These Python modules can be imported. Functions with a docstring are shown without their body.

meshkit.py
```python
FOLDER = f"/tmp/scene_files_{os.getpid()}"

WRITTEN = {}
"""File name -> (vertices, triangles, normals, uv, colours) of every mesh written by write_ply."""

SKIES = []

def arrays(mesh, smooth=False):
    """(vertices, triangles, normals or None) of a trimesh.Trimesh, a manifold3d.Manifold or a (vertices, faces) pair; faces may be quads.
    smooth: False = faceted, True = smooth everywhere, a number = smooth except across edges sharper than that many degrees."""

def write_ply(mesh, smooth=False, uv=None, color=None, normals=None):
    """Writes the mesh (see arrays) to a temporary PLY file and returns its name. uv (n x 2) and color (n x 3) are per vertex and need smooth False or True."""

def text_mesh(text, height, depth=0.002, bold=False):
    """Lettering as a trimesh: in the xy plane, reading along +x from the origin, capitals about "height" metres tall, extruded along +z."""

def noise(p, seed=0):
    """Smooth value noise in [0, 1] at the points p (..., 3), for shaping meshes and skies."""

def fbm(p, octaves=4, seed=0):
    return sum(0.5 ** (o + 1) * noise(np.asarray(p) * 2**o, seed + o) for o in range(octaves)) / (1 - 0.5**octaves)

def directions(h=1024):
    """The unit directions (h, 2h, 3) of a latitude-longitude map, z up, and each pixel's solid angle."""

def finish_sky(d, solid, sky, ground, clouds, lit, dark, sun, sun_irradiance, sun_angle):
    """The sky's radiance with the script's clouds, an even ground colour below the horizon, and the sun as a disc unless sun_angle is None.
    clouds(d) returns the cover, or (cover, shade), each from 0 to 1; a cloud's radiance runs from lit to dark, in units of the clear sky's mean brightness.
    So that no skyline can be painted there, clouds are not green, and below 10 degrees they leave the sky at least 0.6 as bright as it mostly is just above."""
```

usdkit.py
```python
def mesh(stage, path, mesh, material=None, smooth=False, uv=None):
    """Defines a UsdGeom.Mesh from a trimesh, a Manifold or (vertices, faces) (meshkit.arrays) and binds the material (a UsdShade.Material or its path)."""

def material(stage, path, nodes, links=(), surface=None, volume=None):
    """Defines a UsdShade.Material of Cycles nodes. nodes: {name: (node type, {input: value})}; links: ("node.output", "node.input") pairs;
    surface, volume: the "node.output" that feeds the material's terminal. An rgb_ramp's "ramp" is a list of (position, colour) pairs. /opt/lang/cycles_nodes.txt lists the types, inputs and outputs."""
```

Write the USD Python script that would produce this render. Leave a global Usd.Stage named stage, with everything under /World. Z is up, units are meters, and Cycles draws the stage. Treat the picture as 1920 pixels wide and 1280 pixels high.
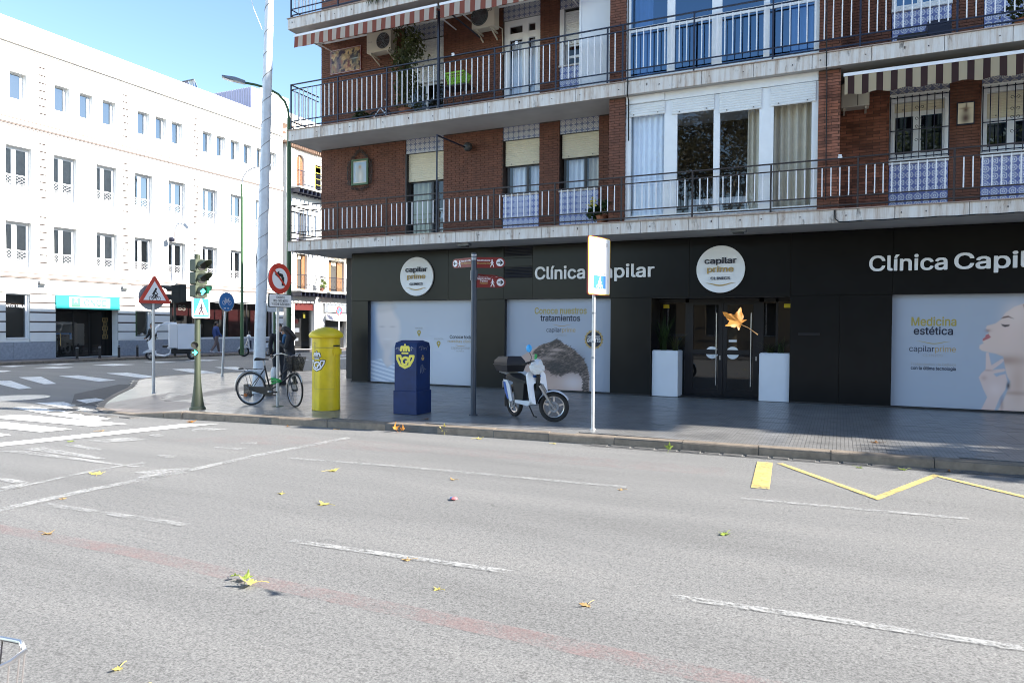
import math, random
import numpy as np, trimesh, shapely, manifold3d as m3
from shapely.geometry import Polygon, Point, LineString
from shapely.ops import unary_union
import meshkit, usdkit
from pxr import Usd, UsdGeom, UsdLux, UsdShade, Gf, Sdf, Vt

stage = Usd.Stage.CreateInMemory()
UsdGeom.SetStageUpAxis(stage, 'Z')
WORLD = UsdGeom.Xform.Define(stage, '/World')
UsdGeom.Scope.Define(stage, '/World/Looks')
PI = math.pi
RNG = random.Random(7)

# ------------------------------------------------------------------ camera, sky, sun
EYE = 1.73
YAW, PITCH, ROLL = (math.radians(a) for a in (24.954, -1.137, .376))
FWD = np.array([-math.sin(YAW) * math.cos(PITCH), math.cos(YAW) * math.cos(PITCH), math.sin(PITCH)])
RGT = np.array([math.cos(YAW), math.sin(YAW), 0.0])
UPV = np.cross(RGT, FWD)
RGT, UPV = math.cos(ROLL) * RGT + math.sin(ROLL) * UPV, -math.sin(ROLL) * RGT + math.cos(ROLL) * UPV
cam = UsdGeom.Camera.Define(stage, '/World/camera')
cam.CreateHorizontalApertureAttr(36.0)
cam.CreateVerticalApertureAttr(36.0 * 682 / 1024)
cam.CreateFocalLengthAttr(36.0 * 1315 / 1920)
cam.CreateClippingRangeAttr(Gf.Vec2f(.05, 2000))
cam.CreateExposureAttr(1.76)
mtx = Gf.Matrix4d(1)
for i, (v, w) in enumerate(((RGT, 0), (UPV, 0), (-FWD, 0), ((0, 0, EYE), 1))):
    mtx.SetRow(i, Gf.Vec4d(*[float(a) for a in v], w))
UsdGeom.Xformable(cam).AddTransformOp().Set(mtx)

SUN_AZ, SUN_EL = math.radians(12.0), math.radians(32.0)      # from +X towards +Y
SD = np.array([math.cos(SUN_AZ) * math.cos(SUN_EL), math.sin(SUN_AZ) * math.cos(SUN_EL), math.sin(SUN_EL)])
sun = UsdLux.DistantLight.Define(stage, '/World/sun')
sun.CreateIntensityAttr(1.22)
sun.CreateNormalizeAttr(True)
sun.CreateAngleAttr(.5)
sun.CreateColorAttr(Gf.Vec3f(1, .95, .87))
sx = np.cross([0, 0, 1], SD); sx /= np.linalg.norm(sx); sy = np.cross(SD, sx)
mtx = Gf.Matrix4d(1)
for i, v in enumerate((sx, sy, SD)):
    mtx.SetRow(i, Gf.Vec4d(*[float(a) for a in v], 0))
UsdGeom.Xformable(sun).AddTransformOp().Set(mtx)

dome = UsdLux.DomeLight.Define(stage, '/World/sky')
skym = usdkit.material(stage, '/World/Looks/sky_air', {
    's': ('sky_texture', {'sky_type': 'single_scattering', 'sun_disc': False, 'sun_elevation': SUN_EL, 'sun_rotation': math.atan2(SD[0], SD[1]),
                          'air_density': 1.0, 'aerosol_density': .35, 'ozone_density': 1.0}),
    'h': ('hsv', {'saturation': 1.08, 'value': 1.0}),
    'b': ('background_shader', {'strength': .102})}, [('s.color', 'h.color'), ('h.color', 'b.color')], surface='b.background')
UsdShade.MaterialBindingAPI.Apply(dome.GetPrim()).Bind(skym)
dome.GetPrim().SetCustomDataByKey('kind', 'structure')
dome.GetPrim().SetCustomDataByKey('label', 'clear pale blue winter sky')

# ------------------------------------------------------------------ materials
LOOK = {}
def M(name, col, rough=.5, metal=0., var=0., scale=3., bump=0., bscale=60., coat=0., spec=.5, island=0., trans=0.):
    """Principled with world-space colour mottling, optional relief and a tone per loose piece."""
    nodes = {'g': ('geometry', {}), 'p': ('principled_bsdf', {'roughness': rough, 'metallic': metal, 'coat_weight': coat, 'specular_ior_level': spec, 'transmission_weight': trans})}
    links = []
    c = np.array(col, float)
    if var or island:
        nodes['n'] = ('noise_texture', {'scale': scale, 'detail': 5.0, 'roughness': .62})
        nodes['r'] = ('rgb_ramp', {'ramp': [(.28, tuple(c * (1 - var))), (.5, tuple(c)), (.72, tuple(np.minimum(c * (1 + var), .92)))]})
        links += [('g.position', 'n.vector'), ('n.fac', 'r.fac')]
        last = 'r.color'
        if island:
            nodes['mr'] = ('map_range', {'from_min': 0., 'from_max': 1., 'to_min': 1 - island, 'to_max': 1 + island})
            nodes['h'] = ('hsv', {'saturation': 1.0, 'hue': .5})
            links += [('g.random_per_island', 'mr.value'), ('mr.result', 'h.value'), (last, 'h.color')]
            last = 'h.color'
        links.append((last, 'p.base_color'))
    else:
        nodes['p'][1]['base_color'] = tuple(c)
    if bump:
        nodes['bn'] = ('noise_texture', {'scale': bscale, 'detail': 4.0, 'roughness': .65})
        nodes['b'] = ('bump', {'strength': bump, 'distance': .01})
        links += [('g.position', 'bn.vector'), ('bn.fac', 'b.height'), ('b.normal', 'p.normal')]
    LOOK[name] = usdkit.material(stage, '/World/Looks/' + name, nodes, links, surface='p.BSDF')
    return LOOK[name]

def MX(name, nodes, links, surface='p.BSDF'):
    LOOK[name] = usdkit.material(stage, '/World/Looks/' + name, nodes, links, surface=surface)
    return LOOK[name]

def worn(name, col, keep, scale=30., most=.95):
    """Road paint worn through to the asphalt."""
    MX(name, {'g': ('geometry', {}), 'n': ('noise_texture', {'scale': scale, 'detail': 6.0, 'roughness': .75}),
              'n2': ('noise_texture', {'scale': 3.5, 'detail': 3.0, 'roughness': .6}), 'a': ('math', {'math_type': 'multiply_add', 'value2': .55}),
              'r': ('map_range', {'from_min': .68 + (.5 - keep) * .6, 'from_max': .98 + (.5 - keep) * .6, 'to_min': 0., 'to_max': most, 'clamp': True}),
              't': ('transparent_bsdf', {'color': (1, 1, 1)}), 'p': ('principled_bsdf', {'base_color': col, 'roughness': .75}), 'm': ('mix_closure', {})},
       [('g.position', 'n.vector'), ('g.position', 'n2.vector'), ('n2.fac', 'a.value1'), ('n.fac', 'a.value3'), ('a.value', 'r.value'), ('r.result', 'm.fac'), ('t.BSDF', 'm.closure1'), ('p.BSDF', 'm.closure2')], 'm.closure')

# asphalt: aggregate speckle, tyre-polished lanes, old patches
MX('asphalt', {'g': ('geometry', {}),
   'n1': ('noise_texture', {'scale': 68., 'detail': 4.0, 'roughness': .8}), 'r1': ('rgb_ramp', {'ramp': [(.33, (.075, .075, .076)), (.46, (.155, .154, .151)), (.62, (.25, .248, .242))]}),
   'n4': ('noise_texture', {'scale': 24., 'detail': 2.0, 'roughness': .9}), 'r4': ('rgb_ramp', {'ramp': [(.36, (.55, .55, .55)), (.46, (.95, .95, .95)), (.62, (1.2, 1.2, 1.19))]}), 'm3': ('mix_color', {'blend_type': 'multiply', 'fac': .55, 'use_clamp': False}),
   'mp': ('mapping', {'scale': (.12, .9, 1.)}), 'n2': ('noise_texture', {'scale': 1.6, 'detail': 6.0, 'roughness': .6}), 'r2': ('rgb_ramp', {'ramp': [(.3, (.80, .80, .80)), (.5, (.93, .93, .93)), (.7, (1.05, 1.04, 1.03))]}),
   'n3': ('noise_texture', {'scale': 5.5, 'detail': 3.0, 'roughness': .7}), 'r3': ('rgb_ramp', {'ramp': [(.27, (.5, .5, .5)), (.36, (1, 1, 1)), (1., (1, 1, 1))]}),
   'm1': ('mix_color', {'blend_type': 'multiply', 'fac': 1.0}), 'm2': ('mix_color', {'blend_type': 'multiply', 'fac': .55}),
   'b': ('bump', {'strength': .16, 'distance': .004}), 'p': ('principled_bsdf', {'roughness': .85, 'specular_ior_level': .3})},
   [('g.position', 'n1.vector'), ('n1.fac', 'r1.fac'), ('g.position', 'mp.vector'), ('mp.vector', 'n2.vector'), ('n2.fac', 'r2.fac'), ('g.position', 'n3.vector'), ('n3.fac', 'r3.fac'),
    ('g.position', 'n4.vector'), ('n4.fac', 'r4.fac'), ('r1.color', 'm3.a'), ('r4.color', 'm3.b'), ('m3.result', 'm1.a'), ('r2.color', 'm1.b'), ('m1.result', 'm2.a'), ('r3.color', 'm2.b'), ('m2.result', 'p.base_color'), ('n1.fac', 'b.height'), ('b.normal', 'p.normal')])
M('asphalt_patch', (.06, .06, .062), .85, var=.25, scale=9, bump=.5, bscale=160)
worn('paint_white', (.72, .72, .70), .80)
worn('paint_faded', (.46, .46, .45), .5)
worn('paint_ghost', (.42, .42, .41), .5, 30., .7)
worn('paint_yellow', (.60, .46, .15), .72)
worn('paint_red', (.33, .2, .19), .52, 60., .42)
worn('paint_pink', (.30, .21, .2), .45, 20., .3)
M('kerb_stone', (.22, .18, .14), .75, var=.3, scale=7, bump=.5, bscale=50, island=.14)
M('sett_stone', (.12, .115, .11), .7, var=.35, scale=14, bump=.6, bscale=60, island=.25)
M('mortar_bed', (.10, .098, .095), .85, var=.3, scale=6)
def paving(name, col, rough):
    MX(name, {'g': ('geometry', {}), 'mp': ('mapping', {'scale': (20., 20., 20.)}), 'bk': ('brick_texture', {'offset': 0.0, 'scale': 1.0, 'brick_width': 1.0, 'row_height': 1.0, 'mortar_size': .09, 'mortar_smooth': .35, 'color1': (1, 1, 1), 'color2': (1, 1, 1), 'mortar': (.34, .34, .34)}),
        'n': ('noise_texture', {'scale': 2.2, 'detail': 6.0, 'roughness': .65}), 'r': ('rgb_ramp', {'ramp': [(.3, tuple(np.array(col) * .7)), (.5, col), (.7, tuple(np.array(col) * 1.25))]}),
        'mr': ('map_range', {'to_min': .82, 'to_max': 1.15}), 'h': ('hsv', {}), 'mm': ('mix_color', {'blend_type': 'multiply', 'fac': .8}),
        'b': ('bump', {'strength': .45, 'distance': .004}), 'p': ('principled_bsdf', {'roughness': rough, 'specular_ior_level': .5})},
       [('g.position', 'mp.vector'), ('mp.vector', 'bk.vector'), ('g.position', 'n.vector'), ('n.fac', 'r.fac'), ('g.random_per_island', 'mr.value'), ('mr.result', 'h.value'), ('r.color', 'h.color'), ('h.color', 'mm.a'), ('bk.color', 'mm.b'),
        ('mm.result', 'p.base_color'), ('bk.color', 'b.height'), ('b.normal', 'p.normal')])
paving('paving_grey', (.26, .255, .25), .3)
paving('paving_red', (.26, .20, .185), .45)
paving('paving_band', (.14, .12, .12), .45)
M('brick', (.22, .082, .048), .8, var=.3, scale=6, bump=.4, bscale=90, island=.38)
for i, k in enumerate((.66, .85, 1., 1.15, 1.32)):
    M('brick_tone_%d' % i, tuple(np.array((.22, .082, .048)) * k), .8, var=.3, scale=6, bump=.4, bscale=90)
M('mortar', (.075, .05, .04), .9, var=.2, scale=8)
MX('brick_far', {'g': ('geometry', {}), 'sp': ('separate_xyz', {}), 'cb': ('combine_xyz', {}), 'ad': ('math', {'math_type': 'add'}), 'bk': ('brick_texture', {'scale': 1., 'brick_width': .25, 'row_height': .06, 'mortar_size': .006, 'color1': (.20, .066, .04), 'color2': (.24, .085, .05), 'mortar': (.17, .13, .11)}), 'p': ('principled_bsdf', {'roughness': .85})},
   [('g.position', 'sp.vector'), ('sp.x', 'ad.value1'), ('sp.y', 'ad.value2'), ('ad.value', 'cb.x'), ('sp.z', 'cb.y'), ('cb.vector', 'bk.vector'), ('bk.color', 'p.base_color')])
# weathered marble fascia: rust-brown runs and black stains below the coping
MX('fascia_marble', {'g': ('geometry', {}), 'mp': ('mapping', {'scale': (9., 1., .7)}), 'n': ('noise_texture', {'scale': 1.3, 'detail': 6.0, 'roughness': .7}),
   'r': ('rgb_ramp', {'ramp': [(.30, (.28, .19, .14)), (.42, (.50, .43, .37)), (.55, (.60, .56, .52)), (.75, (.66, .64, .61))]}),
   'mp2': ('mapping', {'scale': (2.6, 1., .8)}), 'n2': ('noise_texture', {'scale': 1.7, 'detail': 7.0, 'roughness': .72}), 'r2': ('rgb_ramp', {'ramp': [(.30, (.12, .11, .10)), (.36, (.6, .58, .56)), (.42, (1, 1, 1)), (1., (1, 1, 1))]}),
   'mr': ('map_range', {'to_min': .88, 'to_max': 1.1}), 'h': ('hsv', {}), 'mm': ('mix_color', {'blend_type': 'multiply', 'fac': .9}), 'p': ('principled_bsdf', {'roughness': .55})},
   [('g.position', 'mp.vector'), ('mp.vector', 'n.vector'), ('n.fac', 'r.fac'), ('g.position', 'mp2.vector'), ('mp2.vector', 'n2.vector'), ('n2.fac', 'r2.fac'), ('r.color', 'mm.a'), ('r2.color', 'mm.b'), ('mm.result', 'p.base_color')])
M('coping', (.34, .25, .20), .7, var=.35, scale=6)
M('soffit_paint', (.50, .49, .47), .85, var=.1, scale=2)
M('concrete', (.42, .41, .39), .85, var=.15, scale=3)
M('iron_dark', (.012, .014, .03), .38, var=.3, scale=20)
M('iron_brown', (.03, .02, .018), .5, var=.3, scale=20)
M('bar_white', (.72, .71, .72), .45, var=.05, scale=8)
M('frame_white', (.74, .75, .76), .35, var=.04, scale=4)
M('frame_dark', (.03, .028, .03), .4)
M('shutter_cream', (.60, .54, .40), .5, var=.05, scale=5)
M('shutter_white', (.68, .69, .69), .45, var=.05, scale=5)
M('panel_white', (.68, .69, .71), .4)
M('interior', (.07, .065, .06), .9)
M('curtain_white', (.76, .82, .90), .8, var=.05, scale=4)
M('curtain_beige', (.62, .57, .46), .85, var=.08, scale=5)
M('curtain_green', (.42, .42, .29), .85, var=.1, scale=5)
def pane(name, ior, tint=(1, 1, 1), gl=(1, 1, 1), rough=0.):
    MX(name, {'g': ('geometry', {}), 'io': ('mix_float', {'a': ior, 'b': 1. / ior}), 't': ('transparent_bsdf', {'color': tint}), 'gl': ('glossy_bsdf', {'color': gl, 'roughness': rough}), 'f': ('fresnel', {'IOR': ior}), 'm': ('mix_closure', {})},
       [('g.backfacing', 'io.fac'), ('io.result', 'f.IOR'), ('f.fac', 'm.fac'), ('t.BSDF', 'm.closure1'), ('gl.BSDF', 'm.closure2')], 'm.closure')
pane('pane', 1.75, (.96, .98, 1.))
pane('pane_blue', 3.2, (.3, .42, .6), (.42, .62, .86))
pane('pane_dark', 1.7, (.5, .52, .55))
pane('pane_far', 3.2, (.35, .38, .42), (.82, .92, 1.))
pane('screen_clear', 1.45, (.95, .96, .97))
M('cladding_black', (.0055, .0058, .006), .24, var=.2, scale=2, spec=.26)
M('black_matt', (.012, .012, .013), .55)
M('black_gloss', (.009, .009, .011), .3, spec=.4)
M('top_box_black', (.012, .013, .018), .5, spec=.3)
M('rubber', (.014, .014, .015), .75)
M('sign_white', (.75, .76, .78), .4)
M('letter_navy', (.012, .014, .03), .45)
M('letter_black', (.015, .015, .016), .5)
M('letter_gold', (.42, .29, .10), .4)
M('letter_olive', (.36, .29, .06), .5)
M('letter_grey', (.35, .34, .33), .5)
M('letter_white', (.74, .74, .76), .45)
M('planter_white', (.58, .61, .67), .4, var=.03)
M('steel_grey', (.23, .25, .28), .45, metal=.3, var=.12, scale=9)
M('galvanised', (.55, .56, .57), .4, metal=.5, var=.12, scale=14)
M('slate_post', (.045, .06, .085), .4)
M('red_sign', (.19, .018, .016), .45)
M('traffic_red', (.50, .045, .025), .45)
M('traffic_blue', (.045, .20, .52), .45)
M('traffic_cyan', (.03, .45, .62), .45)
M('pole_green', (.05, .115, .05), .5, var=.15, scale=6)
M('signal_green', (.055, .068, .042), .5, var=.1, scale=5)
M('signal_black', (.02, .022, .018), .55)
M('lens_dark', (.05, .05, .05), .2)
MX('lamp_green', {'p': ('emission', {'color': (.05, 1., .62), 'strength': 3.2})}, [], 'p.emission')
M('yellow_paint', (.66, .50, .012), .42, var=.14, scale=4, bump=.04, bscale=30)
M('yellow_bright', (.72, .62, .08), .45)
M('blue_paint', (.006, .022, .095), .45, var=.25, scale=5, spec=.35)
M('white_paint_pole', (.62, .66, .70), .5, var=.12, scale=5)
M('wire', (.16, .15, .15), .6)
M('chrome', (.55, .55, .56), .25, metal=.9)
M('bike_black', (.018, .018, .02), .35)
M('lock_green', (.04, .36, .09), .45)
M('reflector', (.55, .16, .04), .3)
M('scooter_white', (.66, .70, .76), .3, coat=.4)
M('scooter_blue', (.03, .12, .42), .35)
M('mirror_blue', (.05, .36, .75), .25)
M('bag_plastic', (.62, .66, .70), .35, bump=.6, bscale=25)
M('skin', (.42, .24, .17), .55)
M('hair_dark', (.022, .014, .01), .5)
M('coat_black', (.014, .014, .017), .8)
M('trousers_dark', (.02, .022, .03), .85)
M('scarf_blue', (.03, .10, .20), .85)
M('jacket_blue', (.03, .06, .20), .8)
M('trousers_brown', (.13, .10, .10), .85)
M('shoe_pale', (.5, .5, .55), .6)
M('facade_white', (.74, .73, .70), .85, var=.05, scale=1.5)
M('stone_brown', (.09, .07, .045), .85, var=.2, scale=3)
M('facade_trim', (.26, .215, .195), .85, var=.08, scale=2)
M('groove_dark', (.09, .07, .065), .85)
M('granite_base', (.27, .29, .33), .6, var=.2, scale=9, bump=.2)
M('panel_mint', (.42, .60, .52), .5)
M('fascia_teal', (.03, .42, .40), .4)
M('letter_pale_green', (.10, .34, .19), .5)
M('shop_red', (.10, .012, .01), .5)
M('shop_ochre', (.11, .06, .012), .6)
M('shop_warm', (.06, .045, .025), .7)
M('metal_lilac', (.42, .40, .55), .5, var=.05)
M('roof_tile', (.34, .22, .16), .85, var=.2, scale=8)
M('wood_brown', (.26, .13, .055), .6, var=.15, scale=9)
M('wrapper_pink', (.50, .16, .17), .5)
M('terracotta', (.32, .12, .06), .8)
M('basket_lime', (.26, .52, .05), .45)
M('ac_cream', (.56, .52, .43), .5)
M('stub_brown', (.11, .085, .06), .8, var=.3, scale=15)
M('moss', (.03, .07, .015), .9)
M('earth', (.06, .045, .03), .95)
M('iron_cover', (.38, .38, .37), .5, metal=.4, var=.2, scale=20)
def leafmat(name, col, tr, var=.35):
    c = np.array(col, float)
    MX(name, {'g': ('geometry', {}), 'mr': ('map_range', {'to_min': 1 - var, 'to_max': 1 + var}), 'h': ('hsv', {'color': col}), 'd': ('principled_bsdf', {'roughness': .55}), 't': ('translucent_bsdf', {'color': tuple(np.minimum(c * 1.4, .9))}), 'm': ('mix_closure', {'fac': tr})},
       [('g.random_per_island', 'mr.value'), ('mr.result', 'h.value'), ('h.color', 'd.base_color'), ('d.BSDF', 'm.closure1'), ('t.BSDF', 'm.closure2')], 'm.closure')
leafmat('leaf_green', (.05, .10, .02), .3)
leafmat('leaf_olive', (.075, .09, .025), .3)
leafmat('leaf_yellow', (.62, .52, .14), .25, .1)
leafmat('leaf_tan', (.50, .33, .14), .2, .1)
leafmat('leaf_orange', (.62, .27, .05), .4, .1)
leafmat('leaf_brown', (.20, .10, .04), .2, .1)
leafmat('leaf_lime', (.26, .34, .06), .3, .1)
leafmat('plane_leaf', (.10, .085, .025), .35, .5)
M('bark', (.20, .17, .12), .9, var=.4, scale=4)
# striped awning cloth: stripes in the cloth, along X
def stripes(name, a, b, period, duty, x0):
    MX(name, {'g': ('geometry', {}), 'sp': ('separate_xyz', {}), 'm1': ('math', {'math_type': 'subtract', 'value2': x0}), 'm2': ('math', {'math_type': 'divide', 'value2': period}), 'm3': ('math', {'math_type': 'fraction'}), 'm4': ('math', {'math_type': 'less_than', 'value2': duty}),
        'mx': ('mix_color', {'a': a, 'b': b}), 'd': ('principled_bsdf', {'roughness': .9}), 't': ('translucent_bsdf', {}), 'm': ('mix_closure', {'fac': .25})},
       [('g.position', 'sp.vector'), ('sp.x', 'm1.value1'), ('m1.value', 'm2.value1'), ('m2.value', 'm3.value1'), ('m3.value', 'm4.value1'), ('m4.value', 'mx.fac'), ('mx.result', 'd.base_color'), ('mx.result', 't.color'), ('d.BSDF', 'm.closure1'), ('t.BSDF', 'm.closure2')], 'm.closure')
stripes('awning_red', (.58, .50, .42), (.30, .095, .065), .286, .48, -13.56)
stripes('awning_brown', (.56, .46, .30), (.06, .028, .026), .243, .47, .095)
# blue and white glazed tile, one medallion per tile (st)
def azulejo(name, blue, white):
    MX(name, {'a': ('attribute', {'attribute': 'st'}), 'sp': ('separate_xyz', {}),
        'x': ('math', {'math_type': 'subtract', 'value2': .5}), 'y': ('math', {'math_type': 'subtract', 'value2': .5}), 'x2': ('math', {'math_type': 'multiply'}), 'y2': ('math', {'math_type': 'multiply'}),
        's': ('math', {'math_type': 'add'}), 'r': ('math', {'math_type': 'sqrt'}), 'pr': ('math', {'math_type': 'multiply'}), 'ab': ('math', {'math_type': 'absolute'}), 'pk': ('math', {'math_type': 'multiply', 'value2': 1.1}), 'rr': ('math', {'math_type': 'subtract'}),
        'k': ('rgb_ramp', {'ramp': [(0., blue), (.07, blue), (.09, white), (.17, white), (.20, blue), (.25, blue), (.28, white), (.33, white), (.36, blue), (.42, blue), (.45, white), (.49, white), (.53, blue), (1., blue)]}),
        'p': ('principled_bsdf', {'roughness': .22})},
       [('a.vector', 'sp.vector'), ('sp.x', 'x.value1'), ('sp.y', 'y.value1'), ('x.value', 'x2.value1'), ('x.value', 'x2.value2'), ('y.value', 'y2.value1'), ('y.value', 'y2.value2'), ('x2.value', 's.value1'), ('y2.value', 's.value2'), ('s.value', 'r.value1'),
        ('x.value', 'pr.value1'), ('y.value', 'pr.value2'), ('pr.value', 'ab.value1'), ('ab.value', 'pk.value1'), ('r.value', 'rr.value1'), ('pk.value', 'rr.value2'), ('rr.value', 'k.fac'), ('k.color', 'p.base_color')])
azulejo('azulejo', (.16, .19, .40), (.60, .62, .68))
azulejo('azulejo_grey', (.17, .19, .29), (.58, .57, .55))
MX('print', {'a': ('attribute', {'attribute': 'art'}), 'p': ('principled_bsdf', {'roughness': .45})}, [('a.color', 'p.base_color')])

# ------------------------------------------------------------------ scene-tree helpers
COUNT, WHERE = {}, {}
def numbered(parent, name):
    k = (parent, name); n = COUNT.get(k, 0); COUNT[k] = n + 1
    return f'{parent}/{name}' if n == 0 else f'{parent}/{name}_{n:03d}'
def tag(p, label=None, cat=None, group=None, kind=None):
    for k, v in (('label', label), ('category', cat), ('group', group), ('kind', kind)):
        if v: p.SetCustomDataByKey(k, v)
    return p
def thing(name, label, cat, loc=(0, 0, 0), rz=0., group=None, kind=None):
    path = numbered('/World', name)
    x = UsdGeom.Xform.Define(stage, path)
    x.AddTranslateOp().Set(Gf.Vec3d(*map(float, loc)))
    if rz: x.AddRotateZOp().Set(math.degrees(rz))
    WHERE[path] = (np.array(loc, float), rz)
    tag(x.GetPrim(), label, cat, group, kind)
    return path
def part(parent, name, mb, mat, label=None, smooth=30, local=False, kind=None, uv=None):
    """A part (or sub-part) of a thing. mb in world coordinates unless local."""
    mesh = mb.mesh() if isinstance(mb, MB) else mb
    path = numbered(parent, name)
    if not local:
        root = '/'.join(parent.split('/')[:3]); loc, rz = WHERE[root]
        v, f, n = meshkit.arrays(mesh, smooth)
        c, s = math.cos(-rz), math.sin(-rz)
        R = np.array([[c, -s, 0], [s, c, 0], [0, 0, 1]])
        mesh = trimesh.Trimesh((v - loc) @ R.T, f, process=False)
        m = usdkit.mesh(stage, path, mesh, LOOK[mat], False if n is None else True, uv)
        if n is not None: m.GetNormalsAttr().Set(Vt.Vec3fArray.FromNumpy((n @ R.T).astype(np.float32)))
    else:
        m = usdkit.mesh(stage, path, mesh, LOOK[mat], smooth, uv)
    tag(m.GetPrim(), label, kind=kind)
    return path
def single(name, mb, mat, label, cat, smooth=30, group=None, kind=None):
    mesh = mb.mesh() if isinstance(mb, MB) else mb
    path = numbered('/World', name)
    m = usdkit.mesh(stage, path, mesh, LOOK[mat], smooth)
    WHERE[path] = (np.zeros(3), 0.)
    tag(m.GetPrim(), label, cat, group, kind)
    return path
def structure(name, mb, mat, smooth=False, label=None):
    return single(name, mb, mat, label, None, smooth, kind='structure')
def copy_of(src, loc, rz, label, group=None):
    base = src.rsplit('/', 1)[1]
    path = numbered('/World', base)
    x = UsdGeom.Xform.Define(stage, path)
    x.GetPrim().GetReferences().AddInternalReference(src)
    x.GetPrim().SetInstanceable(True)
    x.ClearXformOpOrder()
    x.AddTranslateOp().Set(Gf.Vec3d(*map(float, loc)))
    x.AddRotateZOp().Set(math.degrees(rz))
    d = stage.GetPrimAtPath(src).GetCustomData()
    tag(x.GetPrim(), label, d.get('category'), group or d.get('group'))
    return path

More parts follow.
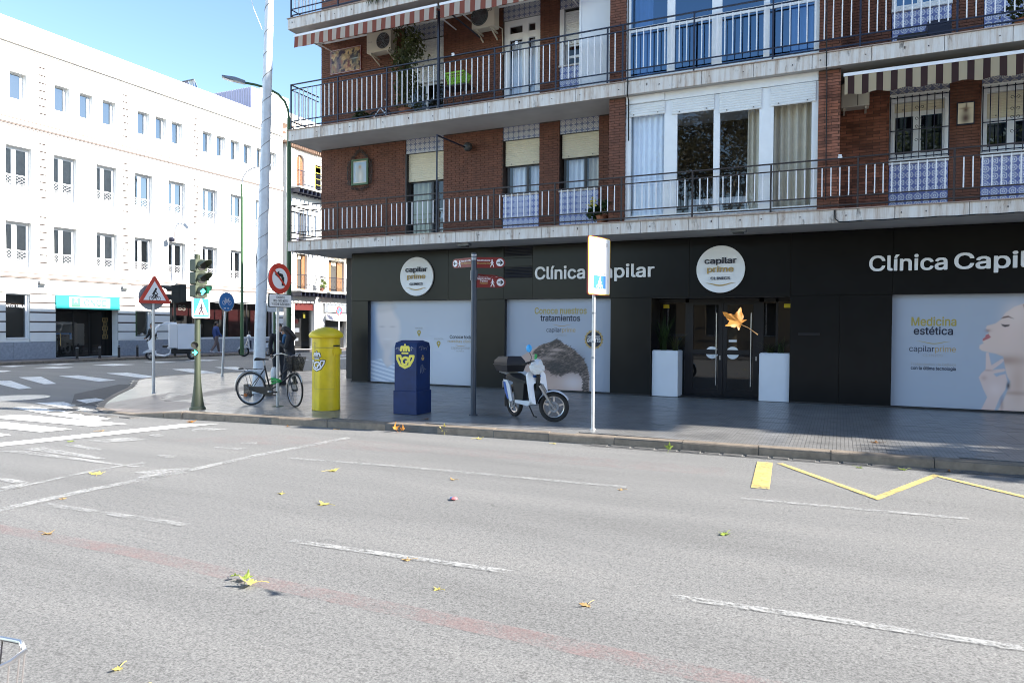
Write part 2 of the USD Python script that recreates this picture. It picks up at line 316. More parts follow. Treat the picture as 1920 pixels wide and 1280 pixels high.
def arr(m):
    if hasattr(m, 'to_mesh'):
        q = m.to_mesh(); return np.array(q.vert_properties[:, :3], float), np.array(q.tri_verts)
    if isinstance(m, trimesh.Trimesh): return np.array(m.vertices), np.array(m.faces)
    return np.asarray(m[0], float), np.asarray(m[1], int)
class MB:
    def __init__(self): self.v, self.f, self.n = [], [], 0
    def add(self, m, T=None):
        v, f = arr(m)
        if len(v) == 0: return self
        if T is not None: v = v @ np.array(T)[:3, :3].T + np.array(T)[:3, 3]
        self.v.append(v); self.f.append(f + self.n); self.n += len(v); return self
    def box(self, x0, y0, z0, x1, y1, z1):
        v = np.array([[x, y, z] for z in (z0, z1) for y in (y0, y1) for x in (x0, x1)], float)
        f = np.array([[0, 2, 3], [0, 3, 1], [4, 5, 7], [4, 7, 6], [0, 1, 5], [0, 5, 4], [2, 6, 7], [2, 7, 3], [0, 4, 6], [0, 6, 2], [1, 3, 7], [1, 7, 5]])
        return self.add((v, f))
    def cbox(self, x0, y0, z0, x1, y1, z1, b=.01):
        p = []
        for sx, X in ((1, x0), (-1, x1)):
            for sy, Y in ((1, y0), (-1, y1)):
                for sz, Z in ((1, z0), (-1, z1)):
                    p += [(X + sx * b, Y + sy * b, Z), (X + sx * b, Y, Z + sz * b), (X, Y + sy * b, Z + sz * b)]
        return self.add(hull(p))
    def tube(self, pts, r, n=8, closed=False):
        P = np.array(pts, float); m = len(P); R = np.broadcast_to(np.asarray(r, float), (m,))
        if closed: T = np.roll(P, -1, 0) - np.roll(P, 1, 0)
        else: T = np.gradient(P, axis=0)
        T = T / np.maximum(np.linalg.norm(T, axis=1, keepdims=True), 1e-9)
        a = np.array([0, 0, 1.]) if abs(T[0][2]) < .9 else np.array([1., 0, 0])
        u = np.cross(T[0], a); u /= np.linalg.norm(u); V = []
        for i in range(m):
            u = u - T[i] * (u @ T[i]); u /= max(np.linalg.norm(u), 1e-9); w = np.cross(T[i], u)
            t = np.arange(n) / n * 2 * PI
            V.append(P[i] + R[i] * (np.cos(t)[:, None] * u + np.sin(t)[:, None] * w))
        F = []
        for i in range(m if closed else m - 1):
            j = (i + 1) % m
            for k in range(n):
                l = (k + 1) % n
                F += [(i * n + k, i * n + l, j * n + l), (i * n + k, j * n + l, j * n + k)]
        V = np.vstack(V)
        if not closed:
            c0, c1 = len(V), len(V) + 1
            V = np.vstack([V, P[0], P[-1]])
            for k in range(n):
                l = (k + 1) % n
                F += [(c0, l, k), (c1, (m - 1) * n + k, (m - 1) * n + l)]
        return self.add((V, np.array(F)))
    def cyl(self, p0, p1, r0, r1=None, n=16):
        return self.tube([p0, p1], [r0, r0 if r1 is None else r1], n)
    def lathe(self, prof, c=(0, 0, 0), n=32, T=None):
        """profile [(r, z)...] turned round z at c."""
        p = np.array(prof, float); t = np.arange(n) / n * 2 * PI
        V = np.concatenate([np.stack([r * np.cos(t), r * np.sin(t), np.full(n, z)], 1) for r, z in p]); F = []
        for i in range(len(p) - 1):
            for k in range(n):
                l = (k + 1) % n
                F += [(i * n + k, i * n + l, (i + 1) * n + l), (i * n + k, (i + 1) * n + l, (i + 1) * n + k)]
        if T is not None: V = V @ np.array(T)[:3, :3].T + np.array(T)[:3, 3]
        return self.add((V + np.array(c), np.array(F)))
    def torus(self, c, R, r, axis, n=40, k=8):
        ax = np.array(axis, float) / np.linalg.norm(axis); a = np.array([0, 0, 1.]) if abs(ax[2]) < .9 else np.array([1., 0, 0])
        u = np.cross(ax, a); u /= np.linalg.norm(u); w = np.cross(ax, u); t = np.arange(n) / n * 2 * PI
        return self.tube(np.array(c) + R * (np.cos(t)[:, None] * u + np.sin(t)[:, None] * w), r, k, True)
    def poly(self, pts, depth, T=None):
        g = pts if hasattr(pts, 'geom_type') else Polygon(pts)
        if not g.is_valid: g = g.buffer(0)
        for q in getattr(g, 'geoms', [g]):
            if q.area > 1e-9: self.add(trimesh.creation.extrude_polygon(q, depth, engine='earcut'), T)
        return self
    def mesh(self):
        return trimesh.Trimesh(np.vstack(self.v), np.vstack(self.f), process=False)
def hull(p):
    h = trimesh.convex.convex_hull(np.array(p, float)); return h
def frame_T(o, ang):
    """Upright board frame: x along (cos, sin) of ang, y up, z out of its front (ang 0 faces -Y, 90 degrees faces +X)."""
    c, s = math.cos(ang), math.sin(ang)
    T = np.eye(4); T[:3, 0] = (c, s, 0); T[:3, 1] = (0, 0, 1); T[:3, 2] = (s, -c, 0); T[:3, 3] = o
    return T
def flat_T(o, ang):
    c, s = math.cos(ang), math.sin(ang); T = np.eye(4); T[:3, 0] = (c, s, 0); T[:3, 1] = (-s, c, 0); T[:3, 3] = o; return T
def text(s, h, bold=False, depth=.004, width=None, align='c'):
    m = meshkit.text_mesh(s, h, depth, bold)
    lo, hi = m.bounds[0], m.bounds[1]
    if width: m.apply_scale([width / (hi[0] - lo[0]), 1, 1])
    lo, hi = m.bounds[0], m.bounds[1]
    m.apply_translation([-(lo[0] + hi[0]) / 2 if align == 'c' else -lo[0], 0, 0])
    return m
def sheet(polys, z, m=None):
    m = m or MB()
    for p in polys:
        g = p if hasattr(p, 'geom_type') else Polygon(p)
        if not g.is_valid: g = g.buffer(0)
        for q in getattr(g, 'geoms', [g]):
            v, f = trimesh.creation.triangulate_polygon(q, engine='earcut')
            v = np.c_[v, np.full(len(v), z)]
            n = np.cross(v[f[:, 1]] - v[f[:, 0]], v[f[:, 2]] - v[f[:, 0]])[:, 2]
            f = np.where((n < 0)[:, None], f[:, ::-1], f)
            m.add((v, f))
    return m
def ribbon(pts, w):
    return LineString(pts).buffer(w / 2, cap_style=2, join_style=2)
def chain(*pr):
    """Manifold hull chain through (point, radius)."""
    out = []
    for (a, ra), (b, rb) in zip(pr[:-1], pr[1:]):
        s = []
        for c, r in ((a, ra), (b, rb)):
            s.append(m3.Manifold.sphere(r, 14).translate(tuple(map(float, c))))
        out.append(m3.Manifold.batch_hull(s))
    return m3.Manifold.batch_boolean(out, m3.OpType.Add)
def blob(chains, step=.04, it=8):
    u = m3.Manifold.batch_boolean(list(chains), m3.OpType.Add).refine_to_length(step)
    v, f = arr(u); t = trimesh.Trimesh(v, f, process=True)
    trimesh.smoothing.filter_taubin(t, iterations=it)
    return t

# ------------------------------------------------------------------ ground, road, pavements
structure('road', sheet([[(-160, -120), (160, -120), (160, 160), (-160, 160)]], 0.0), 'asphalt')
KERB = [(21, 11.2), (10, 10.55), (2.06, 10.16), (-3.4, 9.94), (-7.0, 9.66), (-9.05, 9.36), (-11.4, 9.10)]
CORNER = [(-11.4, 9.10), (-12.5, 9.04), (-13.3, 9.14), (-13.95, 9.5), (-14.8, 10.2), (-16.2, 11.5), (-17.5, 12.85), (-18.7, 13.95), (-19.25, 14.9), (-19.4, 16.0), (-19.3, 17.0), (-18.6, 18.0), (-17.4, 19.6), (-16.8, 21.2), (-16.6, 24), (-16.6, 40)]
pave_poly = Polygon(KERB + CORNER[1:] + [(-13.2, 40), (-13.2, 17.3), (21, 17.3)])
RAMP_L = LineString([(-10.9, 9.14)] + CORNER[:8]); RAMP_W = 1.35
def drop_at(x, y):
    """How far the kerb is let down beside (x, y): full at the corner, nothing at either end."""
    t = RAMP_L.project(Point(x, y)); a = min(1, max(0, t / 1.5)); b = min(1, max(0, (RAMP_L.length - t) / 1.9))
    return .108 * a * a * (3 - 2 * a) * b * b * (3 - 2 * b)
def ramp_z(x, y): return .1305 - drop_at(x, y) * max(0., 1 - max(0, RAMP_L.distance(Point(x, y)) - .12) / (RAMP_W - .14))
ramp_poly = RAMP_L.buffer(RAMP_W, cap_style=2).intersection(pave_poly.buffer(-.13))
slabp = pave_poly.difference(RAMP_L.buffer(RAMP_W, cap_style=2))
pv = MB()
for q in getattr(slabp, 'geoms', [slabp]):
    pv.poly(q.buffer(-.005), .119)
PAVE = thing('pavement', None, None, (-4, 13, 0), kind='structure')
part(PAVE, 'bed', pv, 'mortar_bed', smooth=False)
band_poly = Polygon([(-12.72, 10.36), (-13.32, 10.52), (-14.25, 13.4), (-14.0, 16.2), (-13.3, 16.2), (-13.55, 13.3)])
inner = pave_poly.buffer(-.17)
tiles = []
for ix in range(-98, 106):
    for iy in range(44, 125):
        x, y = ix * .2 + .1, iy * .2 + .1
        if x > 4.6 or (x < -12.9 and y > 24): continue
        if inner.contains(Point(x, y)): tiles.append((x, y))
shapely.prepare(band_poly); shapely.prepare(ramp_poly)
def tile_mesh(m, x, y, z, dz=0., w=.0992, slope=None):
    c = [(x - w, y - w), (x + w, y - w), (x + w, y + w), (x - w, y + w)]
    top = [(a, b, (slope(a, b) if slope else z)) for a, b in c]
    v = top + [(a, b, t - .02) for a, b, t in top]
    m.add((v, [[0, 1, 2], [0, 2, 3], [0, 4, 5], [0, 5, 1], [1, 5, 6], [1, 6, 2], [2, 6, 7], [2, 7, 3], [3, 7, 4], [3, 4, 0]]))
shop_side = [t for t in tiles if not ramp_poly.contains(Point(t)) and not band_poly.contains(Point(t)) and (t[1] < 16.45 or t[0] < -12.75)]
shop_side.sort(key=lambda t: math.hypot(*t))
rr = random.Random(3)
rest = MB()
for i, (x, y) in enumerate(shop_side):
    z = .13 + rr.uniform(-.0015, .0015)
    if i < 300:
        m = MB(); tile_mesh(m, x, y, z); part(PAVE, 'tile', m, 'paving_grey', smooth=False)
    else: tile_mesh(rest, x, y, z)
part(PAVE, 'tile_field', rest, 'paving_grey', smooth=False, kind='stuff')
rest = MB()
for x, y in tiles:
    if band_poly.contains(Point(x, y)) and not ramp_poly.contains(Point(x, y)): tile_mesh(rest, x, y, .131)
part(PAVE, 'guide_band', rest, 'paving_band', smooth=False, kind='stuff')
rest = MB(); rb = MB()
for x, y in [(ix * .2 + .1, iy * .2 + .1) for ix in range(-95, -52) for iy in range(44, 74)]:
    if ramp_poly.buffer(.06).contains(Point(x, y)): tile_mesh(rest if -14.4 < x < -11.7 and RAMP_L.distance(Point(x, y)) < 1.3 else rb, x, y, 0, slope=ramp_z)
part(PAVE, 'ramp_tiles', rest, 'paving_red', smooth=False, kind='stuff')
part(PAVE, 'sloping_tiles', rb, 'paving_grey', smooth=False, kind='stuff')
v, f = trimesh.creation.triangulate_polygon(ramp_poly, engine='earcut')
g = trimesh.Trimesh(np.c_[v, np.zeros(len(v))], f, process=False).subdivide_to_size(.3)
gv = np.array(g.vertices); gv[:, 2] = [ramp_z(a, b) - .01 for a, b in gv[:, :2]]
gf = np.array(g.faces); nz = np.cross(gv[gf[:, 1]] - gv[gf[:, 0]], gv[gf[:, 2]] - gv[gf[:, 0]])[:, 2]
part(PAVE, 'ramp_bed', (gv, np.where((nz < 0)[:, None], gf[:, ::-1], gf)), 'paving_red', smooth=False)
# kerb stones, one by one
def kerb_run(pts, zs, length, name, parent, mat='kerb_stone', w=.15, seed=1, top=.134):
    r = random.Random(seed); L = LineString(pts); d = 0
    while d < L.length - .05:
        e = min(L.length, d + length * r.uniform(.85, 1.15))
        if L.length - e < .3: e = L.length
        a, b = np.array(L.interpolate(d + .006).coords[0]), np.array(L.interpolate(e - .006).coords[0])
        t = (b - a) / np.linalg.norm(b - a); n = np.array([-t[1], t[0]])
        if zs is not None: za, zb = zs(a), zs(b)
        else: za = zb = top
        q = []
        j = r.uniform(-.006, .006)
        for p, z in ((a, za), (b, zb)):
            z += r.uniform(-.004, .004)
            o = p + n * 0
            for off, zz in ((j, -.05), (j, z - .028), (j - .009, z - .009) if False else (j - .01, z - .01), (j - .03, z), (-w, z), (-w, -.05)):
                q.append((*(o + n * off), zz))
        m = MB().add(hull(q)); part(parent, name, m, mat, smooth=25)
        d = e
# outward normal: the polyline runs right to left with the pavement on its right-hand side
def drop_z(p): return .134 - drop_at(*p) * .93
KST = thing('kerb', None, None, (-4, 10, 0), kind='structure')
kerb_run(KERB, drop_z, 1.05, 'kerb_stone', KST, seed=4)
kerb_run(CORNER, drop_z, .75, 'kerb_stone', KST, seed=5)
structure('gutter_bed', sheet([[(-3.4, 9.78), (2.0, 10.0), (4.4, 10.12), (4.4, 10.27), (2.06, 10.14), (-3.4, 9.92)]], .005), 'mortar_bed')
st = thing('gutter_setts', None, None, (0, 10, 0), kind='structure')
r = random.Random(9); x = -3.3
while x < 4.2:
    w = r.uniform(.24, .36); L = LineString(KERB)
    yk = np.interp(x + w / 2, [p[0] for p in KERB[::-1]], [p[1] for p in KERB[::-1]])
    dpt = r.uniform(.09, .13); z = .012 + r.uniform(0, .01); y1 = yk - .02
    m = MB().cbox(x, y1 - dpt, -.03, x + w - .04, y1, z, .009)
    part(st, 'sett', m, 'sett_stone', smooth=25); x += w
for px_, py_ in [(-13.75, 8.95), (-14.15, 9.2), (-14.5, 9.45), (-14.4, 9.0), (-13.95, 8.7), (-13.4, 8.78), (-13.0, 8.75), (-12.5, 8.78), (-14.85, 9.75), (-12.0, 8.85)]:
    m = MB().cbox(-.17, -.1, -.03, .17, .1, .016, .009); a = r.uniform(-.4, .2)
    part(st, 'sett', MB().add(m.mesh(), flat_T((px_, py_, 0), a)), 'sett_stone', smooth=25)
structure('asphalt_fillet', sheet([[(-14.2, 9.75), (-15.3, 9.9), (-17.2, 11.2), (-18.9, 13.6), (-18.6, 13.75), (-17.4, 12.75), (-16.1, 11.4), (-14.75, 10.1)]], .008), 'asphalt_patch')
# far pavement in front of the white building
fp = MB().poly([(-34.3, -6), (-31.9, -6), (-31.9, 33), (-33.6, 52), (-34.3, 52)], .125)
structure('far_pavement', fp, 'paving_band')
FK = thing('far_kerb', None, None, (-31.9, 20, 0), kind='structure')
for i in range(32):
    y = 4 + i * .9
    if y < 33: part(FK, 'kerb_stone', MB().cbox(-31.9, y, -.05, -31.75, y + .89, .13, .012), 'kerb_stone', smooth=False)
near = MB().poly([(-60, -7.2), (60, -3.5), (60, -40), (-60, -40)], .12)
structure('near_pavement', near, 'paving_grey')

ZEBRA = [[(-15.46,8.75),(-15.35,9.10),(-13.63,8.87),(-12.14,8.58),(-12.07,8.20),(-13.66,8.42)],[(-14.31,7.87),(-14.03,8.17),(-11.24,8.25),(-11.44,7.76),(-13.91,7.65)],[(-13.6,7.16),(-13.3,7.42),(-11.44,7.41),(-11.56,6.97),(-12.9,6.94)],
 [(-13.3,6.42),(-13.2,6.68),(-11.67,6.6),(-11.65,6.2)],[(-15.99,9.52),(-15.64,9.94),(-13.57,9.21),(-13.59,9.05)],[(-15.77,10.30),(-15.81,10.80),(-15.27,10.65),(-14.98,10.02)],
 [(-23.20,12.77),(-22.90,12.94),(-19.80,11.72),(-19.76,11.37),(-21.91,12.05)],[(-24.14,13.88),(-23.92,14.45),(-20.65,12.91),(-20.75,12.62)],[(-23.68,14.89),(-23.45,15.41),(-20.43,14.61),(-20.37,14.01)],[(-23.63,16.53),(-23.41,17.18),(-20.54,16.19),(-20.51,15.57)],
 [(-23.69,19.30),(-23.47,19.96),(-20.29,18.56),(-20.53,17.91)],[(-23.41,21.10),(-22.90,21.76),(-20.37,20.34),(-20.84,20.06)],[(-28.35,15.60),(-27.81,15.75),(-27.36,15.28),(-27.40,15.08)],[(-29.00,17.24),(-29.02,18.01),(-27.98,18.22),(-27.80,17.46)],
 [(-29.05,19.68),(-29.05,20.73),(-27.86,20.83),(-27.68,19.69)],[(-29.16,22.21),(-29.04,23.04),(-28.03,23.09),(-28.12,22.30)],[(-30.89,18.88),(-30.95,19.50),(-30.76,20.03),(-30.08,18.89)],[(-28.87,24.25),(-29.39,25.24),(-28.16,25.72),(-27.83,24.77)],[(-31.03,17.08),(-31.19,17.69),(-30.56,17.86),(-30.18,17.16)],
 [(-25.2,26.5),(-25.0,28.0),(-24.2,27.8),(-24.4,26.3)],[(-27.0,33),(-26.6,37),(-25.9,36.8),(-26.3,32.8)],[(-24.6,30),(-24.2,33),(-23.5,32.8),(-23.9,29.8)]]
for q in ZEBRA: structure('crossing_stripe', sheet([q], .0085), 'paint_white')
structure('stop_line', sheet([[(-11.2,5.6),(-11.03,6.06),(-10.36,8.72),(-9.86,9.00),(-10.70,5.88),(-10.8,5.5)]], .0085), 'paint_white')
WORN = [[(-10.20,5.92),(-10.11,6.13),(-8.57,5.99),(-8.63,5.89)],[(-10.01,6.37),(-10.01,6.51),(-9.17,6.38),(-9.27,6.29)],[(-9.80,7.55),(-9.79,7.71),(-9.52,7.63),(-9.52,7.47)],[(-10.12,6.79),(-9.82,7.31),(-9.44,7.22),(-9.71,6.80)],
 [(-10.36,5.69),(-9.93,5.86),(-8.82,5.84),(-7.85,5.80),(-7.68,5.89),(-7.74,5.76),(-9.00,5.74)],[(-8.21,6.43),(-7.91,6.53),(-7.84,6.41),(-7.94,6.36)],[(-9.69,8.26),(-9.73,8.54),(-9.18,8.54),(-9.31,8.38),(-9.50,8.28),(-9.49,8.12)],[(-8.00,7.19),(-7.96,7.27),(-7.51,7.35),(-7.54,7.21)],[(-8.01,7.65),(-7.80,7.81),(-7.67,7.68),(-7.92,7.62)],
 [(-7.46,5.55),(-7.29,5.87),(-7.03,6.09),(-6.94,5.50),(-7.11,5.29),(-7.26,5.54)],[(-8.6,4.67),(-8.34,4.72),(-8.0,4.7),(-7.8,4.45),(-8.05,4.36),(-8.0,4.6),(-8.40,4.61)]]
structure('worn_lettering', sheet(WORN, .0085), 'paint_faded')
structure('worn_edge_line', sheet([ribbon([(-7.03,3.5),(-7.08,4.78),(-6.99,5.75),(-7.0,7.01),(-6.86,8.8)], .14), ribbon([(-7.84,4.3),(-7.97,5.51),(-7.88,6.01)], .07)], .0085), 'paint_faded')
structure('lane_dash', sheet([ribbon([(-3.97,4.34),(-2.07,4.46)], .075), ribbon([(-.95,4.51),(.1,4.57),(1.4,4.62)], .075)], .0085), 'paint_faded')
structure('faint_lane_line', sheet([ribbon([(-6.9,4.19),(-5.09,4.29)], .09), ribbon([(-6.49,7.06),(-4.99,7.24),(-2.07,7.41)], .09), ribbon([(-.88,7.44),(1.11,7.57)], .08), ribbon([(-12,5.05),(-9.5,5.15)], .1)], .0085), 'paint_ghost')
structure('yellow_zigzag', sheet([unary_union([ribbon([(-.84,9.62),(-.745,8.0)], .19), ribbon([(-.66,9.62),(.38,8.08),(1.07,9.66),(3.2,7.2)], .085)])], .0085), 'paint_yellow')
structure('red_lane_line', sheet([ribbon([(-8.5,3.42),(-4.85,3.60),(-3.54,3.56),(-1.65,3.57),(1.5,3.56)], .17)], .004), 'paint_red')
structure('faded_red_lane', sheet([[(-9.4,7.2),(-8.2,8.5),(-4.4,8.85),(-1.2,9.05),(-1.2,8.5),(-4.4,8.25),(-7.3,7.75)]], .004), 'paint_pink')

# ------------------------------------------------------------------ the brick apartment block
W, YF, YR, YB = 16.4, 15.2, 15.25, 15.35        # wall, slab edge, railing, bay
BLD = thing('apartment_building', 'red brick apartment block with balconies above a black clinic front', 'building', (-12.74, 16.4, 0))
def B(name, mb, mat, parent=None, **k): return part(parent or BLD, name, mb, mat, **k)
SLAB = [(3.83, 4.10), (6.89, 7.19), (9.98, 10.28), (13.08, 13.37)]
core = MB().box(-13.8, 17.5, 0, 18, 24, 15.4).box(-13.8, 24.01, 0, -2, 41, 15.4).box(-13.8, 41.01, 0, -2, 75, 11.4).box(6, 15.21, 13.4, 18, 24, 17.4).box(18, 15.6, 0, 20.8, 24, 12.3)
B('core', core, 'interior', smooth=False)
B('parapet', MB().box(-14.0, 15.21, 13.371, 5.99, 15.4, 15.42).box(-14.0, 15.4, 13.371, -13.86, 24, 15.42), 'brick_far', smooth=False)
B('roof', MB().box(-13.8, 15.4, 15.0, 5.99, 17.49, 15.38), 'concrete', smooth=False)
B('side_wall', MB().box(-13.85, 16.75, 4.1, -13.81, 41, 15.0), 'concrete', smooth=False)
# brick piers with every brick
def bricks(x0, x1, z0, z1, y, rng):
    """Stretcher bond, fronts proud of the mortar; (x0, x1, z0, z1, y front) for each brick."""
    out, row, z = [], 0, z0 + .004
    while z < z1 - .03:
        zt = min(z + .05, z1 - .002); x = x0 - (.125 if row % 2 else 0)
        while x < x1 - .01:
            a, b = max(x, x0), min(x + .24, x1)
            if b - a > .02: out.append((a, b, z, zt, y - rng.uniform(.0, .007)))
            x += .25
        z += .06; row += 1
    return out
def brick_mesh(m, a, b, z0, z1, y):
    yb = y + .03
    m.add(([(a, y, z0), (b, y, z0), (b, y, z1), (a, y, z1), (a, yb, z0), (b, yb, z0), (b, yb, z1), (a, yb, z1)],
           [[0, 1, 2], [0, 2, 3], [1, 5, 6], [1, 6, 2], [4, 0, 3], [4, 3, 7], [3, 2, 6], [3, 6, 7], [4, 5, 1], [4, 1, 0]]))
br = random.Random(11)
PIERS1 = [(-.43, -.03, YB, 1), (-.03, .885, W, 1), (1.945, 2.475, W, 1), (-4.76, -4.39, YB, 1), (-5.34, -4.77, W, 0), (-6.905, -6.365, W, 1), (-9.70, -7.93, W, 0), (-13.85, -10.915, W, 0), (3.55, 18, W, 0)]
PIERS2 = [(-13.85, -10.965, W, 0), (-9.71, -7.945, W, 0), (-6.905, -6.385, W, 0), (-5.34, -4.77, W, 0), (-4.76, -4.39, YB, 0), (-.43, -.03, YB, 0), (-.03, .89, W, 0), (1.955, 2.48, W, 0), (3.55, 18, W, 0)]
ones = 0
for lvl, piers in ((0, PIERS1), (1, PIERS2), (2, PIERS2)):
    z0, z1 = SLAB[lvl][1], SLAB[lvl + 1][0]
    for x0, x1, y, pick in piers:
        far = x0 > 3 or lvl == 2
        w = B('brick_wall', MB().box(x0, y + (.012 if not far else 0), z0, x1, 17.5, z1), 'mortar' if not far else 'brick_far', smooth=False)
        if far: continue
        rest = MB(); lst = bricks(x0, x1, z0, z1, y, br)
        for i, q in enumerate(lst):
            if pick and ones < 300 and (i % 2 == 0 or x0 > -1):
                m = MB(); brick_mesh(m, *q); part(w, 'brick', m, 'brick_tone_%d' % br.randrange(5), smooth=False); ones += 1
            else: brick_mesh(rest, *q)
        if rest.n: part(w, 'brick_facing', rest, 'brick', smooth=False, kind='stuff')
        if y == YB:      # the bay piers' right-hand flanks
            fl = MB()
            for zz in range(int((z1 - z0) / .06)):
                for k in range(4):
                    ya = y + .03 + k * .25 + (.125 if zz % 2 else 0)
                    if ya + .24 < W: fl.box(x1 - .002, ya, z0 + .004 + zz * .06, x1 + .004, ya + .24, z0 + .054 + zz * .06)
            part(w, 'flank_bricks', fl, 'brick', smooth=False, kind='stuff')
# slabs: soffit, marble fascia panels, coping
for lv, (zb, zt) in enumerate(SLAB):
    s = B('balcony_slab', MB().box(-14.0, 15.235, zb, 18, 17.49, zt - .03), 'soffit_paint', smooth=False)
    x = -14.03; i = 0; fr = random.Random(20 + lv)
    while x < 4.5:
        w = fr.choice((1.05, 1.15, 1.2, .62, 1.1)); e = min(x + w, 4.5)
        part(s, 'fascia_panel', MB().cbox(x + .004, YF + fr.uniform(0, .003), zb - .005, e - .004, 15.232, zt - .022, .004), 'fascia_marble', smooth=False)
        x = e
    part(s, 'fascia_panel', MB().box(4.51, YF, zb - .005, 18, 15.232, zt - .022), 'fascia_marble', smooth=False)
    for k in range(2): part(s, 'fascia_panel', MB().box(-14.03, 15.24 + k * 1.2, zb - .005, -14.002, 16.42 + k * 1.2 - .01, zt - .022), 'fascia_marble', smooth=False)
    part(s, 'coping', MB().box(-14.05, YF - .02, zt - .02, 18, 15.36, zt).box(-14.05, 15.361, zt - .02, -13.9, 17.4, zt), 'coping', smooth=False)
    bolts = MB()
    for k in range(26):
        bx = -13.8 + k * .7 + fr.uniform(-.3, .3)
        if bx < 4: bolts.cyl((bx, YF + .002, zb + .14), (bx, YF - .005, zb + .14 + fr.uniform(-.03, .05)), .010, n=8)
    part(s, 'anchor_bolts', bolts, 'iron_brown', kind='stuff')
# railings
POSTS = [-13.95, -12.32, -10.73, -9.155, -7.605, -6.02, -4.43, -2.872, -1.293, .299, 1.90, 3.5]
def railing(levels, posts, zt, upto, tone, all_bars=True):
    bot, low, mid, top = levels
    rl = B('balcony_railing', MB().box(-13.965, YR - .02, top - .02, upto, YR + .02, top + .005), tone, smooth=False)
    for z, h in ((mid, .012), (low, .012), (bot, .014)): part(rl, 'rail', MB().box(-13.965, YR - .012, z - h, upto, YR + .012, z + h), tone, smooth=False)
    for x in posts: part(rl, 'post', MB().box(x - .017, YR - .016, zt, x + .017, YR + .016, top - .02), tone, smooth=False)
    for a, b in zip(posts[:-1], posts[1:]):
        n = round((b - a) / .152); st = (b - a) / n; far = MB()
        for k in range(1, n):
            m = MB().box(a + k * st - .0105, YR - .009, low + .012, a + k * st + .0105, YR + .009, mid - .012)
            if all_bars or b < -10: part(rl, 'baluster', m, 'bar_white', smooth=False)
            else: far.add(m.mesh())
        if far.n: part(rl, 'far_balusters', far, 'bar_white', smooth=False, kind='stuff')
    # the return along the left-hand end
    sd = MB().box(-13.97, YR + .02, top - .02, -13.93, 16.4, top + .005)
    for z in (mid, low, bot): sd.box(-13.96, YR + .012, z - .012, -13.94, 16.4, z + .012)
    part(rl, 'side_rails', sd, tone, smooth=False)
    for k in range(1, 8):
        y = YR + k * .144; part(rl, 'side_baluster', MB().box(-13.96, y - .0105, low + .012, -13.94, y + .0105, mid - .012), 'bar_white', smooth=False)
railing((4.175, 4.345, 4.93, 5.095), POSTS, 4.10, 3.52, 'iron_brown')
railing((7.265, 7.435, 8.31, 8.455), POSTS[:6] + [-4.78, -4.43] + POSTS[7:], 7.19, 3.52, 'iron_dark')
railing((10.36, 10.53, 11.40, 11.545), POSTS, 10.28, 3.52, 'iron_dark', False)
# ---- window furniture
def curtain(x0, x1, z0, z1, y, mat, gather=0., fold=.13, amp=.03, seed=0):
    n = max(8, int((x1 - x0) / fold * 8)); t = np.linspace(0, 1, n); r = random.Random(seed); ph = r.uniform(0, 6)
    V = []; rows = (0, .35, .7, 1.)
    for k in rows:
        pull = gather * k
        xs = x0 + (x1 - x0) * (t * (1 - pull) if gather >= 0 else 1 - (1 - t) * (1 + pull))
        V.append(np.stack([xs, y + amp * np.sin(t * (x1 - x0) / fold * 2 * PI + ph + .5 * np.sin(5 * t)), np.full(n, z1 + (z0 - z1) * k)], 1))
    F = []
    for i in range(len(rows) - 1):
        for k in range(n - 1):
            a = i * n + k; F += [(a, a + n, a + n + 1), (a, a + n + 1, a + 1)]
    return (np.vstack(V), np.array(F))
def shutter(x0, x1, z0, z1, y, mat, step=.052):
    s = B('roller_shutter', MB().box(x0, y + .012, z0, x1, y + .03, z1), mat, smooth=False)
    n = max(1, int((z1 - z0) / step)); h = (z1 - z0) / n
    for k in range(n):
        a = z0 + k * h
        pr = [(y + .014, a + .003), (y + .003, a + .012), (y, a + h * .5), (y + .003, a + h - .008), (y + .014, a + h - .002)]
        q = [(x0, *p) for p in pr] + [(x1, *p) for p in pr]
        part(s, 'slat', MB().add(hull(q)), mat, smooth=50)
    for t in (.18, .82): part(s, 'stop', MB().cyl((x0 + t * (x1 - x0), y + .01, z0 + .04), (x0 + t * (x1 - x0), y - .015, z0 + .04), .013, n=8), 'wire')
    return s
TILES = [0]
def tiles_panel(x0, x1, z0, z1, y, mat='azulejo', size=.15):
    p = B('tile_panel', MB().box(x0, y + .006, z0, x1, 17.49, z1), 'mortar_bed', smooth=False)
    nx = max(1, round((x1 - x0) / size)); sx_ = (x1 - x0) / nx; rest, ruv = MB(), []
    zt = z1; tr = random.Random(int(abs(x0) * 100))
    while zt > z0 + .01:
        zb = max(zt - size, z0); fv = (zt - zb) / size
        for k in range(nx):
            a, b = x0 + k * sx_ + .001, x0 + (k + 1) * sx_ - .001; yy = y - tr.uniform(0, .002); c0, c1 = zb + .001, zt - .001
            v = [(a, yy, c0), (b, yy, c0), (b, yy, c1), (a, yy, c1), (a, yy + .012, c0), (b, yy + .012, c0), (b, yy + .012, c1), (a, yy + .012, c1)]
            f = [[0, 1, 2], [0, 2, 3], [1, 5, 6], [1, 6, 2], [4, 0, 3], [4, 3, 7], [3, 2, 6], [3, 6, 7], [4, 5, 1], [4, 1, 0]]
            uv = [(0, 1 - fv), (1, 1 - fv), (1, 1), (0, 1)] * 2
            if TILES[0] < 300: part(p, 'tile', (v, f), mat, smooth=False, uv=uv); TILES[0] += 1
            else: rest.add((v, f)); ruv += uv
        zt -= size
    if rest.n: part(p, 'tile_field', rest, mat, smooth=False, uv=ruv, kind='stuff')
